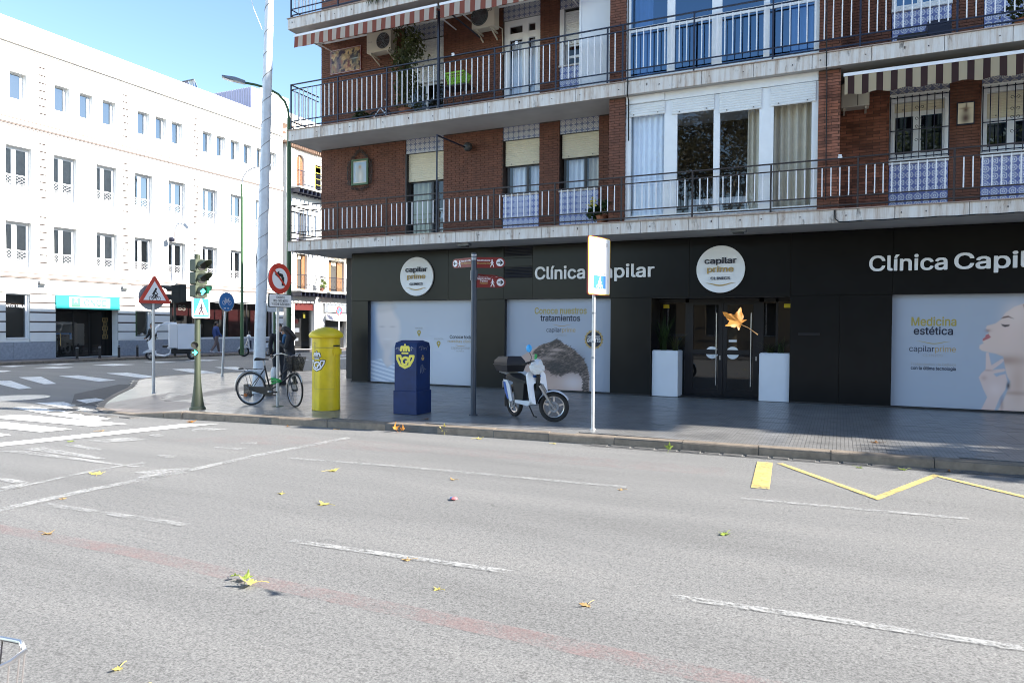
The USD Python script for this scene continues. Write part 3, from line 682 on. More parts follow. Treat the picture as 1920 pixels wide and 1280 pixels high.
def casement(x0, x1, z0, z1, y, frame, lights, bars=(), pn='pane', fw=.05, depth=.05, low=.0):
    """A glazed frame with vertical divisions at the given x; one pane each."""
    w = B('window', MB().box(x0, y, z0, x0 + fw, y + depth, z1).box(x1 - fw, y, z0, x1, y + depth, z1).box(x0 + fw, y, z0, x1 - fw, y + depth, z0 + fw + low).box(x0 + fw, y, z1 - fw, x1 - fw, y + depth, z1), frame, smooth=False)
    xs = [x0 + fw]
    for a, b in lights:
        part(w, 'mullion', MB().box(a, y - .004, z0 + fw + low, b, y + depth - .004, z1 - fw), frame, smooth=False); xs += [a, b]
    xs.append(x1 - fw)
    for a, b in zip(xs[::2], xs[1::2]):
        zz = [z0 + fw + low] + [c for q in bars for c in q] + [z1 - fw]
        for c, d in bars: part(w, 'transom', MB().box(a, y - .002, c, b, y + depth - .002, d), frame, smooth=False)
        for c, d in zip(zz[::2], zz[1::2]): part(w, 'pane', ([(a, y + .02, c), (b, y + .02, c), (b, y + .02, d), (a, y + .02, d)], [[0, 1, 2], [0, 2, 3]]), pn, smooth=False)
    return w
def drape(w, *a, **k): part(w, 'curtain', curtain(*a, **k), a[5], smooth=True)
H1 = SLAB[0][1]
# first floor, left flat
tiles_panel(-10.905, -9.705, 6.49, 6.89, W + .02, 'azulejo_grey')
shutter(-10.86, -9.71, 5.73, 6.49, W + .08, 'shutter_cream')
w = casement(-10.9, -9.71, 4.11, 5.75, W + .16, 'frame_dark', [(-10.17, -10.1)])
drape(w, -10.8, -10.2, 4.15, 5.75, W + .3, 'curtain_green', gather=.0, fold=.16, amp=.05)
B('door_jamb', MB().box(-10.915, W - .002, 4.1, -10.88, W + .2, 6.49), 'frame_dark', smooth=False)
for x0, x1, zs, sd in ((-7.925, -6.91, 5.895, 1), (-6.36, -5.345, 5.95, 2)):
    tiles_panel(x0, x1, 6.54, 6.89, W + .02, 'azulejo_grey')
    shutter(x0 + .04, x1, zs, 6.54, W + .08, 'shutter_cream')
    w = casement(x0 + .06, x1, 5.14, zs + .02, W + .16, 'frame_dark', [(x0 + .6, x0 + .66)])
    drape(w, x0 + .15, x0 + .58, 5.18, zs, W + .3, 'curtain_white', seed=sd); drape(w, x0 + .68, x1 - .05, 5.18, zs, W + .3, 'curtain_white' if sd == 1 else 'curtain_beige', seed=sd + 4)
    B('window_sill', MB().cbox(x0 - .01, W - .03, 5.10, x1, W + .2, 5.14, .008), 'fascia_marble', smooth=False)
    tiles_panel(x0 + .01, x1, 4.11, 5.10, W + .0)
# first floor bay: four white lights with half lowered shutters
B('shutter_box', MB().box(-4.385, YB + .03, 6.71, -.435, 17.49, 6.888), 'frame_white', smooth=False)
B('shutter_box', MB().box(-4.37, YB + .012, 6.72, -3.52, YB + .029, 6.885), 'sign_white', label='marbled white shutter box cover', smooth=False)
casement_y = YB + .05
w = casement(-4.39, -.43, 4.12, 6.70, casement_y, 'frame_white', [(-3.52, -3.24), (-2.47, -2.34), (-1.55, -1.27)], pn='pane', fw=.12, depth=.08)
for a, b, z in ((-4.36, -3.5, 6.43), (-3.36, -2.45, 6.38), (-2.36, -1.5, 6.29), (-1.34, -.47, 6.30)): shutter(a + .01, b - .01, z, 6.70, casement_y - .03, 'shutter_white', .048)
part(w, 'curtain', curtain(-4.27, -3.5, 4.2, 6.6, YB + .17, 'curtain_white', fold=.12, amp=.02, seed=3), 'curtain_white', smooth=True)
part(w, 'curtain', curtain(-1.8, -1.52, 4.2, 6.6, YB + .3, 'curtain_beige', fold=.1, seed=5), 'curtain_beige', smooth=True)
part(w, 'curtain', curtain(-1.27, -.5, 4.2, 6.6, YB + .28, 'curtain_beige', fold=.15, amp=.05, seed=6), 'curtain_beige', smooth=True)
B('bay_sill', MB().box(-4.38, YB - .01, 4.101, -.44, YB + .2, 4.16), 'fascia_marble', smooth=False)
# first floor right: barred white windows over tiled aprons
def grille(x0, x1, z0, z1, y, seed):
    g = B('window_grille', MB().box(x0, y, z0, x0 + .02, y + .02, z1).box(x1 - .02, y, z0, x1, y + .02, z1), 'iron_dark', smooth=False)
    n = 8
    for k in range(1, n):
        x = x0 + (x1 - x0) * k / n; part(g, 'bar', MB().box(x - .008, y, z0, x + .008, y + .016, z1), 'iron_dark', smooth=False)
    for z in (z1 - .04, z0 + (z1 - z0) * .45, z0 + .03): part(g, 'cross_bar', MB().box(x0 + .02, y - .006, z - .01, x1 - .02, y - .001, z + .01), 'iron_dark', smooth=False)
    sc = MB(); cx = (x0 + x1) / 2
    for s in (-1, 1):
        for z in (z0 + .35, z0 + .62, z0 + .78, z0 + 1.0):
            t = np.linspace(0, 4.5, 16); sc.tube(np.stack([cx + s * (.02 + .05 * (1 - t / 6) * (1 - np.cos(t))), np.full(16, y - .012), z + .05 * (1 - t / 6) * np.sin(t)], 1), .005, 4)
    part(g, 'scrolls', sc, 'iron_dark', kind='stuff')
for x0, x1, zs, sd in ((.89, 1.94, 6.18, 1), (2.48, 3.54, 5.88, 2)):
    tiles_panel(x0, x1, 6.53, 6.89, W + .02, 'azulejo_grey')
    B('shutter_box', MB().box(x0, W - .03, 6.36, x1, W + .1, 6.53), 'frame_white', smooth=False)
    shutter(x0 + .08, x1 - .08, zs, 6.36, W + .05, 'shutter_cream')
    w = casement(x0, x1, 5.22, zs + .02, W + .09, 'frame_white', [(x0 + .43, x0 + .57)], pn='pane_blue', fw=.11)
    for s in ((x0, x0 + .085), (x1 - .085, x1)): B('window_jamb', MB().box(s[0], W - .01, 5.22, s[1], W + .085, 6.36), 'frame_white', smooth=False)
    B('window_sill', MB().cbox(x0 - .01, W - .05, 5.11, x1 + .005, W + .15, 5.21, .008), 'frame_white', smooth=False)
    grille(x0 + .0, x1 - .0, 5.2, 6.48, W - .07, sd)
    tiles_panel(x0 + .005, x1 - .005, 4.11, 5.11, W)
# second floor
tiles_panel(-10.955, -9.72, 9.55, 9.98, W + .02, 'azulejo_grey')
shutter(-10.9, -9.73, 8.4, 9.55, W + .08, 'shutter_white')
casement(-10.93, -9.73, 7.2, 8.42, W + .16, 'frame_white', [(-10.36, -10.3)], fw=.08)
tiles_panel(-7.935, -6.915, 9.60, 9.98, W + .02, 'azulejo_grey')
w = casement(-7.93, -6.915, 7.2, 9.6, W + .06, 'frame_white', [(-7.42, -7.25)], bars=[(9.1, 9.26)], fw=.15, depth=.06, pn='pane', low=.35)
for a, b in ((-7.77, -7.43), (-7.24, -6.95)): part(w, 'curtain', curtain(a, b, 7.5, 9.1, W + .2, 'curtain_white', fold=.07, amp=.015), 'curtain_white', smooth=True)
tiles_panel(-6.375, -5.345, 9.60, 9.98, W + .02, 'azulejo_grey')
B('window_jamb', MB().box(-6.375, W - .01, 8.2, -6.27, W + .1, 9.6), 'frame_white', smooth=False)
shutter(-6.26, -5.36, 8.75, 9.55, W + .06, 'shutter_white')
casement(-6.27, -5.35, 8.22, 8.77, W + .12, 'frame_white', [(-5.85, -5.8)], bars=[(8.42, 8.48)], fw=.06)
B('window_sill', MB().cbox(-6.4, W - .04, 8.18, -5.345, W + .15, 8.22, .008), 'fascia_marble', smooth=False)
tiles_panel(-6.37, -5.35, 7.2, 8.18, W)
w = casement(-4.39, -.43, 7.2, 9.95, casement_y, 'frame_white', [(-3.48, -3.31), (-2.53, -2.32), (-1.49, -1.37)], bars=[(8.30, 8.40)], pn='pane_blue', fw=.1, depth=.08, low=.02)
part(w, 'curtain', curtain(-4.27, -3.85, 7.3, 9.9, YB + .3, 'curtain_white', fold=.11, gather=-.2), 'curtain_white', smooth=True)
part(w, 'curtain', curtain(-1.0, -.52, 7.3, 9.9, YB + .3, 'curtain_white', fold=.11), 'curtain_white', smooth=True)
for x0, x1 in ((.90, 1.95), (2.485, 3.54)):
    casement(x0, x1, 8.27, 9.7, W + .08, 'frame_white', [(x0 + .45, x0 + .55)], pn='pane_blue', fw=.09)
    shutter(x0 + .05, x1 - .05, 9.3, 9.97, W + .04, 'shutter_white')
    B('window_sill', MB().cbox(x0 - .01, W - .05, 8.2, x1 + .005, W + .15, 8.27, .008), 'frame_white', smooth=False)
    tiles_panel(x0 + .005, x1 - .005, 7.2, 8.2, W)
for lv in (2,):
    for x0, x1 in ((-10.955, -9.72), (-7.935, -6.915), (-6.375, -5.345), (.9, 1.95), (2.485, 3.54)):
        casement(x0, x1, SLAB[lv][1] + .01, SLAB[lv + 1][0] - .02, W + .08, 'frame_white', [], fw=.1)
    casement(-4.39, -.43, SLAB[lv][1] + .01, SLAB[lv + 1][0] - .02, casement_y, 'frame_white', [(-3.4, -3.3), (-2.4, -2.3)], pn='pane_blue', fw=.1)

# ---- the clinic's black front (ground floor)
def panel(x0, x1, z0, z1, y=W, d=.03): B('cladding_panel', MB().cbox(x0 + .003, y, z0 + .003, x1 - .003, y + d, z1 - .003, .003), 'cladding_black', smooth=False)
B('shop_backing', MB().box(-12.74, W + .03, .1, -12.17, 17.49, 3.825).box(-8.68, W + .03, .1, -7.85, 17.49, 3.825).box(-5.0, W + .03, .1, -4.02, 17.49, 3.825).box(-.955, W + .03, .1, .995, 17.49, 3.825).box(3.95, W + .03, .1, 18, 17.49, 3.825)
  .box(-12.17, W + .03, 2.46, -8.68, 17.49, 3.825).box(-7.85, W + .03, 2.46, -5.0, 17.49, 3.825).box(-4.02, W + .03, 2.46, -.955, 17.49, 3.825).box(.995, W + .03, 2.46, 3.95, 17.49, 3.825), 'black_matt', smooth=False)
for a, b in ((-12.74, -9.54), (-9.54, -7.88), (-7.07, -5.01), (-5.01, -3.14), (-3.14, -.96), (-.96, 1.0), (1.0, 3.95), (3.95, 7)): panel(a, b, 2.46, 3.825)
panel(-7.88, -7.07, 2.46, 3.0); panel(-7.88, -7.07, 3.51, 3.56); panel(-7.88, -7.07, 3.3, 3.505) if False else panel(-7.88, -7.07, 3.295, 3.51)
for a, b in ((-12.74, -12.165), (-8.685, -7.845), (-5.01, -4.01), (-.96, .015), (.015, 1.0), (3.95, 7)): panel(a, b, .14, 2.46)
B('plinth', MB().box(-12.75, W - .012, .12, -4.03, W + .028, .165).box(-.95, W - .012, .12, 7, W + .028, .165), 'black_matt', smooth=False)
for z0 in (3.0, 3.56):
    v = B('vent_grille', MB().box(-7.86, W + .02, z0, -7.08, W + .028, z0 + (.29 if z0 == 3.0 else .25)), 'black_matt', smooth=False)
    for k in range(7):
        zz = z0 + .012 + k * .038
        if zz + .03 < z0 + (.29 if z0 == 3.0 else .25): part(v, 'louvre', MB().add(hull([(x, y, z) for x in (-7.85, -7.09) for y, z in ((W - .002, zz), (W + .018, zz + .022), (W + .018, zz + .027), (W - .002, zz + .004))])), 'steel_grey' if False else 'iron_dark', smooth=False)
B('mail_slot', MB().cbox(-.79, W - .008, 1.60, -.36, W + .0, 1.66, .003), 'black_gloss', smooth=False)
# recessed entrance
YD = 17.05
B('entrance_reveal', MB().box(-4.03, W + .03, .1, -4.01, YD + .05, 2.46).box(-.96, W + .03, .1, -.955, YD + .05, 2.46).box(-4.03, W + .03, 2.44, -.955, YD + .05, 2.46), 'black_gloss', smooth=False)
B('threshold', MB().box(-4.0, W + .1, .1, -.97, YD, .15), 'black_matt', smooth=False)
ent = B('entrance_frame', MB().box(-4.01, YD, .15, -3.96, YD + .06, 2.44).box(-3.34, YD, .15, -3.26, YD + .06, 2.44).box(-1.66, YD, .15, -1.56, YD + .06, 2.44).box(-1.3, YD, .15, -1.25, YD + .06, 2.44).box(-.99, YD, .15, -.96, YD + .06, 2.44).box(-3.96, YD, 2.36, -.99, YD + .06, 2.44)
   .box(-3.96, YD, 1.55, -3.34, YD + .05, 1.6), 'black_gloss', smooth=False)
for a, b in ((-3.96, -3.34), (-1.56, -1.3), (-1.25, -.99)): part(ent, 'pane', ([(a, YD + .03, .15), (b, YD + .03, .15), (b, YD + .03, 2.36), (a, YD + .03, 2.36)], [[0, 1, 2], [0, 2, 3]]), 'pane_dark', smooth=False)
for a, b, g0, g1 in ((-3.26, -2.47, -3.155, -2.57), (-2.46, -1.66, -2.365, -1.79)):
    d = B('door', MB().box(a, YD + .002, .15, g0, YD + .05, 2.36).box(g1, YD + .002, .15, b, YD + .05, 2.36).box(g0, YD + .002, .15, g1, YD + .05, .3).box(g0, YD + .002, 2.3, g1, YD + .05, 2.36).box(g0, YD + .002, 1.13, g1, YD + .05, 1.24), 'black_gloss', smooth=False)
    for c, e in ((.3, 1.13), (1.24, 2.3)): part(d, 'pane', ([(g0, YD + .03, c), (g1, YD + .03, c), (g1, YD + .03, e), (g0, YD + .03, e)], [[0, 1, 2], [0, 2, 3]]), 'pane_dark', smooth=False)
    part(d, 'handle', MB().cyl((g1 - .04, YD - .03, .4), (g1 - .04, YD - .03, 2.1), .012), 'chrome')
    part(d, 'lock', MB().cbox(b - .07, YD - .012, 1.0, b - .04, YD + .002, 1.1, .003), 'chrome', smooth=False)
B('shop_interior', MB().box(-4.0, 17.46, .1, -.96, 17.49, 2.44), 'interior', smooth=False)
for x in (-3.8, -1.06):
    B('alarm_plaque', MB().cbox(x - .07, YD - .006, 2.22, x + .07, YD, 2.31, .003), 'paint_yellow_flat' if False else 'yellow_paint', smooth=False)
# cable down the facade, along the lower fascia, and little lamps under the slab
B('facade_cable', MB().tube([(-4.3, YF - .02, 10.2), (-4.29, YF - .022, 7.1), (-4.3, YF - .02, 6.9), (-4.31, YB - .02, 6.8), (-4.3, YB - .02, 5.9)], .014, 6).tube([(-.3, YF - .02, 9), (-.29, YF - .02, 6.95), (-.28, YB - .03, 6.7), (-.27, YB - .03, 4.3)], .012, 6), 'rubber')
cb = [(-.1, YF - .015, 4.07), (-.09, YF - .02, 3.9), (-.02, YF - .02, 3.835)] + [(.15 + k * .3, YF - .018, 3.835 + (.006 if k % 2 else -.004)) for k in range(14)]
B('fascia_cable', MB().tube(cb, .013, 6), 'rubber')
for x in (-8.55, -1.95):
    l = B('soffit_lamp', MB().cbox(x - .16, 15.42, 3.77, x + .16, 15.6, 3.83, .012), 'steel_grey', smooth=False)
    part(l, 'lens', MB().cbox(x - .11, 15.40, 3.745, x + .11, 15.56, 3.769, .006), 'lens_dark', smooth=False)
# the clothes-line gallows on the first floor and its globe lamp
B('line_gallows', MB().box(-9.215, YR - .035, 4.1, -9.175, YR - .018, 6.55).add(MB().tube([(-9.195, YR - .03, 6.53), (-8.9, 16.15, 6.42)], .022, 6).mesh()), 'iron_dark')
gl = B('wall_lamp', MB().add(trimesh.creation.icosphere(3, .12), np.array([[1, 0, 0, -8.87], [0, 1, 0, 16.24], [0, 0, 1, 6.45], [0, 0, 0, 1.]])), 'lens_dark')
part(gl, 'bracket', MB().cyl((-8.87, 16.34, 6.45), (-8.87, 16.41, 6.45), .05), 'iron_dark')
# shading: next building along, past the right-hand end
NB = thing('neighbour_building', 'plain brick neighbour beyond the right end of the apartment block', 'building', (21, 16, 0))
part(NB, 'wall', MB().box(20.85, 15.61, 0, 44, 24, 12.2), 'brick_far', smooth=False)

# ------------------------------------------------------------------ signs and posters on the clinic front
def wave_line(w, amp, th, d=.004):
    t = np.linspace(-1, 1, 40); y = -amp * np.cos(t * PI * .9) * (1 - .35 * t * t)
    up = np.c_[t * w / 2, y + th * (1 - t * t) * .5]; dn = np.c_[t * w / 2, y - th * (1 - t * t) * .5 - .001]
    return MB().poly(np.vstack([up, dn[::-1]]), d).mesh()
def on_front(m, x, z, y=W, ang=0.): return MB().add(m, frame_T((x, y, z), ang))
def round_logo(x, z, r, label):
    t = thing('round_logo_sign', label, 'sign', (x, W, z), group=None)
    disc = trimesh.creation.cylinder(r, .05, sections=64)
    part(t, 'disc', on_front(disc, x, z, W - .03), 'sign_white', smooth=30)
    k = r / .53; y = W - .056
    for s, h, dz, mt, wd, bo in (('capilar', .125, .13, 'letter_navy', .70, True), ('prime', .125, -.06, 'letter_gold', .58, True), ('CLINICS', .062, -.235, 'letter_navy', .42, False)):
        part(t, 'lettering', on_front(text(s, h * k, bo, .02, wd * k), x, z + dz * k, y), mt, smooth=False)
    part(t, 'swoosh', on_front(wave_line(.66 * k, .035 * k, .03 * k, .012), x, z - .33 * k, y), 'letter_gold', smooth=False)
round_logo(-10.51, 3.11, .53, 'round white logo sign at the left end of the black front')
round_logo(-2.435, 3.075, .53, 'round white logo sign above the glass entrance')
def shop_lettering(x0, x1, z, label):
    t = thing('shop_lettering', label, 'lettering', (x0, W, z))
    words = (('Clínica', 0, .437), ('Capilar', .473, 1.))
    for s, a, b in words:
        part(t, 'word', on_front(text(s, .30, True, .03, (x1 - x0) * (b - a)), x0 + (x1 - x0) * (a + b) / 2, z, W - .001), 'letter_white', smooth=False)
shop_lettering(-6.99, -3.94, 2.955, 'white lettering Clínica Capilar half hidden by the parking sign')
shop_lettering(.56, 3.75, 2.955, 'white lettering Clínica Capilar cut off by the right edge')

YP = W + .14
def printed(parent, x0, x1, z0, z1, paint, step=.0125, y=YP):
    nx, nz = int((x1 - x0) / step) + 1, int((z1 - z0) / step) + 1
    X, Z = np.meshgrid(np.linspace(x0, x1, nx), np.linspace(z0, z1, nz))
    col = paint(X, Z)
    V = np.stack([X.ravel(), np.full(X.size, y), Z.ravel()], 1)
    i = (np.arange(nz - 1)[:, None] * nx + np.arange(nx - 1)).ravel()
    F = np.vstack([np.stack([i, i + 1, i + nx + 1], 1), np.stack([i, i + nx + 1, i + nx], 1)])
    p = part(parent, 'print', (V, F), 'print', smooth=False)
    UsdGeom.PrimvarsAPI(stage.GetPrimAtPath(p)).CreatePrimvar('art', Sdf.ValueTypeNames.Color3fArray, 'vertex').Set(Vt.Vec3fArray.FromNumpy(col.reshape(-1, 3).astype(np.float32)))
    return p
def soft(X, Z, pts, blur, smooth=0.):
    """1 inside the outline, 0 outside, over a soft edge."""
    g = Polygon(pts).buffer(0)
    if smooth: g = g.buffer(smooth).buffer(-2 * smooth).buffer(smooth)
    P = shapely.points(X.ravel(), Z.ravel()); shapely.prepare(g)
    d = shapely.distance(g.boundary, P); s = np.where(shapely.contains(g, P), d, -d).reshape(X.shape)
    return np.clip(.5 + s / blur, 0, 1)[..., None]
def gauss(X, Z, x, z, rx, rz): return np.exp(-((X - x) / rx) ** 2 - ((Z - z) / rz) ** 2)[..., None]
def lay(c, m, col): return c * (1 - m) + m * np.array(col)
def hairs(X, Z, fx, fz, seed): return meshkit.fbm(np.stack([X * fx, Z * fz, np.zeros_like(X)], -1), 4, seed)[..., None]
PAPER = (.35, .385, .46)
def poster(x0, x1, z0, z1, label, paint):
    t = thing('window_poster', label, 'poster', ((x0 + x1) / 2, YP, z0))
    part(t, 'board', MB().box(x0, YP + .002, z0, x1, YP + .02, z1), 'sign_white', smooth=False)
    printed(t, x0, x1, z0, z1, paint, .010)
    return t
def lines(t, rows, y=YP - .001):
    for s, h, x0, x1, z, mt, bo in rows: part(t, 'lettering', on_front(text(s, h, bo, .0015, x1 - x0), (x0 + x1) / 2, z, y), mt, smooth=False)
# pixel map of poster pictures: (u, v) in the photograph's zoom, to metres on the glass
K = YP / W
def paint1(X, Z):
    c = np.ones(X.shape + (3,)) * np.array((.45, .48, .54))
    c = lay(c, gauss(X, Z, -12.1, 1.6, .22, 1.3), (.26, .34, .50))
    face = [(-11.98, 2.05), (-11.92, 2.3), (-11.5, 2.36), (-11.36, 2.1), (-11.2, 1.9), (-11.16, 1.6), (-11.22, 1.3), (-11.42, 1.12), (-11.5, .85), (-11.35, .6), (-11.75, .62), (-11.72, 1.05), (-11.88, 1.3), (-11.97, 1.65)]
    c = lay(c, soft(X, Z, face, .14, .05) * .8, (.68, .60, .58))
    c = lay(c, soft(X, Z, [(-11.98, 2.2), (-11.9, 2.42), (-11.45, 2.45), (-11.25, 2.28), (-11.4, 2.18), (-11.85, 2.12)], .1, .04) * .55, (.45, .42, .42))
    for ex in (-11.78, -11.42): c = lay(c, gauss(X, Z, ex, 1.73, .1, .025) * .5, (.35, .30, .32))
    c = lay(c, gauss(X, Z, -11.6, 1.38, .15, .03) * .35, (.78, .76, .76)); c = lay(c, gauss(X, Z, -11.58, 1.2, .2, .12) * .25, (.42, .38, .38))
    shirt = [(-12.17, .75), (-11.8, .82), (-11.6, .55), (-11.3, .75), (-10.8, .5), (-10.6, .16), (-12.17, .16)]
    s = soft(X, Z, shirt, .05, .03); st = (np.sin((Z + .22 * (X + 12)) * 2 * PI / .115) > .1)[..., None]
    c = lay(c, s * .8, (.42, .50, .64)); c = lay(c, s * st * .8, (.72, .75, .82))
    c = lay(c, gauss(X, Z, -9.6, 1.0, 1.2, .7) * .35, (.60, .66, .78))
    return c
t = poster(-12.17, -8.68, .165, 2.46, 'pale window poster of a smiling man, behind the blue box', paint1)
lines(t, [('MADRID', .045, -10.66, -10.42, 1.675, 'letter_grey', False), ('VALENCIA', .045, -10.06, -9.76, 1.385, 'letter_grey', False), ('Conoce todas', .085, -9.56, -8.82, 1.425, 'letter_black', True), ('nuestras clínicas', .075, -9.62, -8.75, 1.315, 'letter_gold', False), ('capilarprime', .08, -9.52, -8.95, 1.135, 'letter_grey', False), ('CLINICS', .035, -9.36, -9.12, 1.07, 'letter_grey', False)])
part(t, 'swoosh', on_front(wave_line(.34, .015, .014, .0015), -9.22, 1.235, YP - .001), 'letter_gold', smooth=False)
for px_, pz_ in ((-10.54, 1.45), (-9.91, 1.16)):
    pin = Point(0, .13).buffer(.062).union(Polygon([(-.055, .1), (.055, .1), (0, 0)])).difference(Point(0, .13).buffer(.022))
    part(t, 'map_pin', on_front(MB().poly(pin, .0015).mesh(), px_, pz_, YP - .001), 'letter_olive', smooth=False)

def paint2(X, Z):
    c = np.ones(X.shape + (3,)) * np.array(PAPER)
    c = c * (.93 + .08 * np.clip((Z - .2) / 2.3, 0, 1))[..., None]
    q = lambda px, py: (-8.03 + (px + 0) / 6.4 / 68.8 * 1.0, 0)
    def P(px, py):
        x = (-7.74 + (px - 87) / (1312 - 87) * 2.72) * K; z = 2.44 - (py - 68) / (1187 - 68) * 2.28; return (x, z)
    head = [P(*p) for p in [(240, 800), (270, 770), (400, 690), (480, 640), (600, 600), (760, 600), (860, 660), (950, 730), (1010, 800), (1050, 880), (1080, 980), (1085, 1190), (500, 1190), (420, 1000), (330, 980), (250, 940)]]
    c = lay(c, soft(X, Z, head, .03, .03), (.50, .36, .31))
    c = lay(c, gauss(X, Z, *P(900, 1080), .3, .22) * .8, (.62, .55, .56))
    hair = [P(*p) for p in [(400, 720), (470, 655), (560, 610), (640, 590), (700, 555), (740, 580), (790, 620), (860, 655), (950, 720), (1020, 805), (1060, 900), (1080, 1000), (1080, 1190), (1000, 1190), (1000, 1040), (960, 970), (850, 960), (760, 1010), (640, 1000), (560, 930), (500, 890), (520, 820), (430, 790)]]
    rg = hairs(X + .5 * Z, Z - .4 * X, 14, 60, 11)[..., 0]
    hm = soft(X + .10 * (rg - .5), Z + .16 * (rg - .5), hair, .03)
    h = hairs(X + .4 * Z, Z - .35 * X, 13, 75, 3)
    c = lay(c, hm * np.clip(.1 + 1.7 * h, 0, 1), (.045, .034, .03))
    c = lay(c, hm * np.clip((hairs(X + .4 * Z, Z - .35 * X, 20, 110, 17) - .52) * 4, 0, 1) * .5, (.20, .15, .13))
    for p, rx, rz, a in (((700, 690), .2, .035, .75), ((590, 800), .2, .05, .6), ((640, 740), .16, .03, .5)):
        c = lay(c, gauss(X, Z, *P(*p), rx, rz) * a, (.50, .38, .34))
    c = lay(c, gauss(X, Z, *P(700, 900), .42, .2) * .75, (.035, .03, .032)); c = lay(c, gauss(X, Z, *P(960, 850), .2, .3) * .5, (.06, .05, .05))
    lock = [P(*p) for p in [(580, 610), (640, 580), (690, 552), (740, 575), (785, 625), (770, 630), (720, 600), (660, 610)]]
    c = lay(c, soft(X, Z, lock, .02) * .85, (.06, .045, .04))
    return c
t = poster(-7.85, -5.0, .165, 2.46, 'window poster of a bowed head with thinning dark hair, behind the scooter', paint2)
lines(t, [('Conoce nuestros', .155, -7.06, -5.66, 2.085, 'letter_olive', True), ('tratamientos', .145, -6.9, -5.83, 1.905, 'letter_navy', True), ('capilar', .11, -6.73, -6.33, 1.625, 'letter_navy', False), ('prime', .11, -6.31, -5.95, 1.625, 'letter_gold', False), ('CLINICS', .05, -6.5, -6.18, 1.52, 'letter_grey', False)])
part(t, 'swoosh', on_front(wave_line(.52, .025, .014, .0015), -6.32, 1.80, YP - .001), 'letter_gold', smooth=False)
seal = thing('price_seal', 'black and gold scalloped free diagnosis seal on the hair poster', 'seal', (-5.47, YP, 1.45))
a = np.linspace(0, 2 * PI, 145)[:-1]; rr_ = .235 + .012 * np.cos(18 * a)
part(seal, 'rim', on_front(MB().poly(np.c_[rr_ * np.cos(a), rr_ * np.sin(a)], .003).mesh(), -5.47, 1.45, YP - .001), 'letter_gold', smooth=False)
part(seal, 'face', on_front(MB().poly(Point(0, 0).buffer(.195), .0045).mesh(), -5.47, 1.45, YP - .001), 'letter_navy', smooth=False)
for s, h, w_, dz in (('DIAGNÓSTICO', .05, .31, .035), ('GRATIS', .08, .35, -.065)): part(seal, 'lettering', on_front(text(s, h, True, .0015, w_), -5.47, 1.45 + dz, YP - .0056), 'letter_white', smooth=False)

def paint3(X, Z):
    c = np.ones(X.shape + (3,)) * np.array(PAPER)
    def P(px, py):
        x = (1.0 + (px - 72) / (1387 - 72) * 2.25) * K; z = 2.445 - (py - 72) / (1182 - 72) * 2.285; return (x, z)
    body = [P(*p) for p in [(1500, 150), (1390, 155), (1290, 190), (1200, 250), (1165, 310), (1110, 350), (1030, 372), (1018, 395), (1045, 420), (1050, 440), (1018, 460), (1015, 480), (990, 500), (988, 520), (1000, 540), (962, 560), (958, 590), (985, 612), (1040, 625), (1120, 640), (1190, 665), (1200, 720), (1215, 800), (1235, 860), (1262, 900), (1240, 980), (1200, 1080), (1120, 1240), (1700, 1240), (1700, 150)]]
    skin = (.66, .50, .44)
    c = lay(c, soft(X, Z, body, .025, .008), skin)
    c = lay(c, gauss(X, Z, *P(1240, 430), .16, .2) * .5, (.72, .52, .47)); c = lay(c, gauss(X, Z, *P(1300, 260), .2, .25) * .6, (.74, .60, .55))
    c = lay(c, soft(X, Z, body, .02) * gauss(X, Z, *P(1230, 700), .32, .1) * .75, (.36, .22, .17)); c = lay(c, soft(X, Z, body, .02) * gauss(X, Z, *P(1330, 900), .12, .4) * .55, (.48, .31, .24))
    c = lay(c, soft(X, Z, body, .02) * gauss(X, Z, *P(1310, 1010), .3, .045) * .6, (.38, .24, .19))
    c = lay(c, soft(X, Z, [P(*p) for p in [(1500, 130), (1385, 155), (1370, 175), (1400, 260), (1500, 420)]], .04), (.22, .07, .03))
    c = lay(c, soft(X, Z, [P(*p) for p in [(1160, 305), (1185, 285), (1230, 276), (1285, 305), (1230, 292), (1190, 300)]], .02), (.17, .10, .08))
    c = lay(c, soft(X, Z, [P(*p) for p in [(1165, 355), (1200, 362), (1245, 360), (1240, 375), (1200, 384), (1175, 372)]], .02), (.05, .035, .035))
    c = lay(c, soft(X, Z, [P(*p) for p in [(1018, 462), (1045, 450), (1070, 482), (1050, 495), (992, 520), (990, 500), (1015, 480)]], .018), (.42, .13, .14))
    c = lay(c, gauss(X, Z, *P(1040, 418), .05, .03) * .7, (.34, .18, .14))
    hand = [P(*p) for p in [(1025, 632), (1050, 628), (1075, 735), (1080, 750), (1180, 685), (1197, 700), (1180, 725), (1090, 795), (1200, 780), (1214, 795), (1200, 808), (1100, 830), (1130, 860), (1160, 845), (1215, 830), (1235, 900), (1215, 980), (1165, 1060), (1130, 1150), (1090, 1240), (960, 1240), (1045, 1060), (1005, 980), (985, 930), (960, 870), (985, 830), (1025, 790)]]
    hm = soft(X, Z, hand, .018, .004)
    c = lay(c, hm, (.64, .48, .44)); c = lay(c, hm * gauss(X, Z, *P(1120, 980), .12, .13) * .6, (.72, .58, .55)); c = lay(c, hm * gauss(X, Z, *P(1010, 875), .05, .05) * .5, (.42, .26, .23)); c = lay(c, hm * gauss(X, Z, *P(1050, 800), .1, .02) * .6, (.40, .25, .22))
    c = lay(c, gauss(X, Z, *P(1243, 940), .03, .07) * .9, (.05, .03, .03)); c = lay(c, gauss(X, Z, *P(1185, 1120), .03, .16) * .5, (.3, .16, .13))
    return c
t = poster(.995, 3.95, .165, 2.46, "window poster of a woman's face in profile, right end of the black front", paint3)
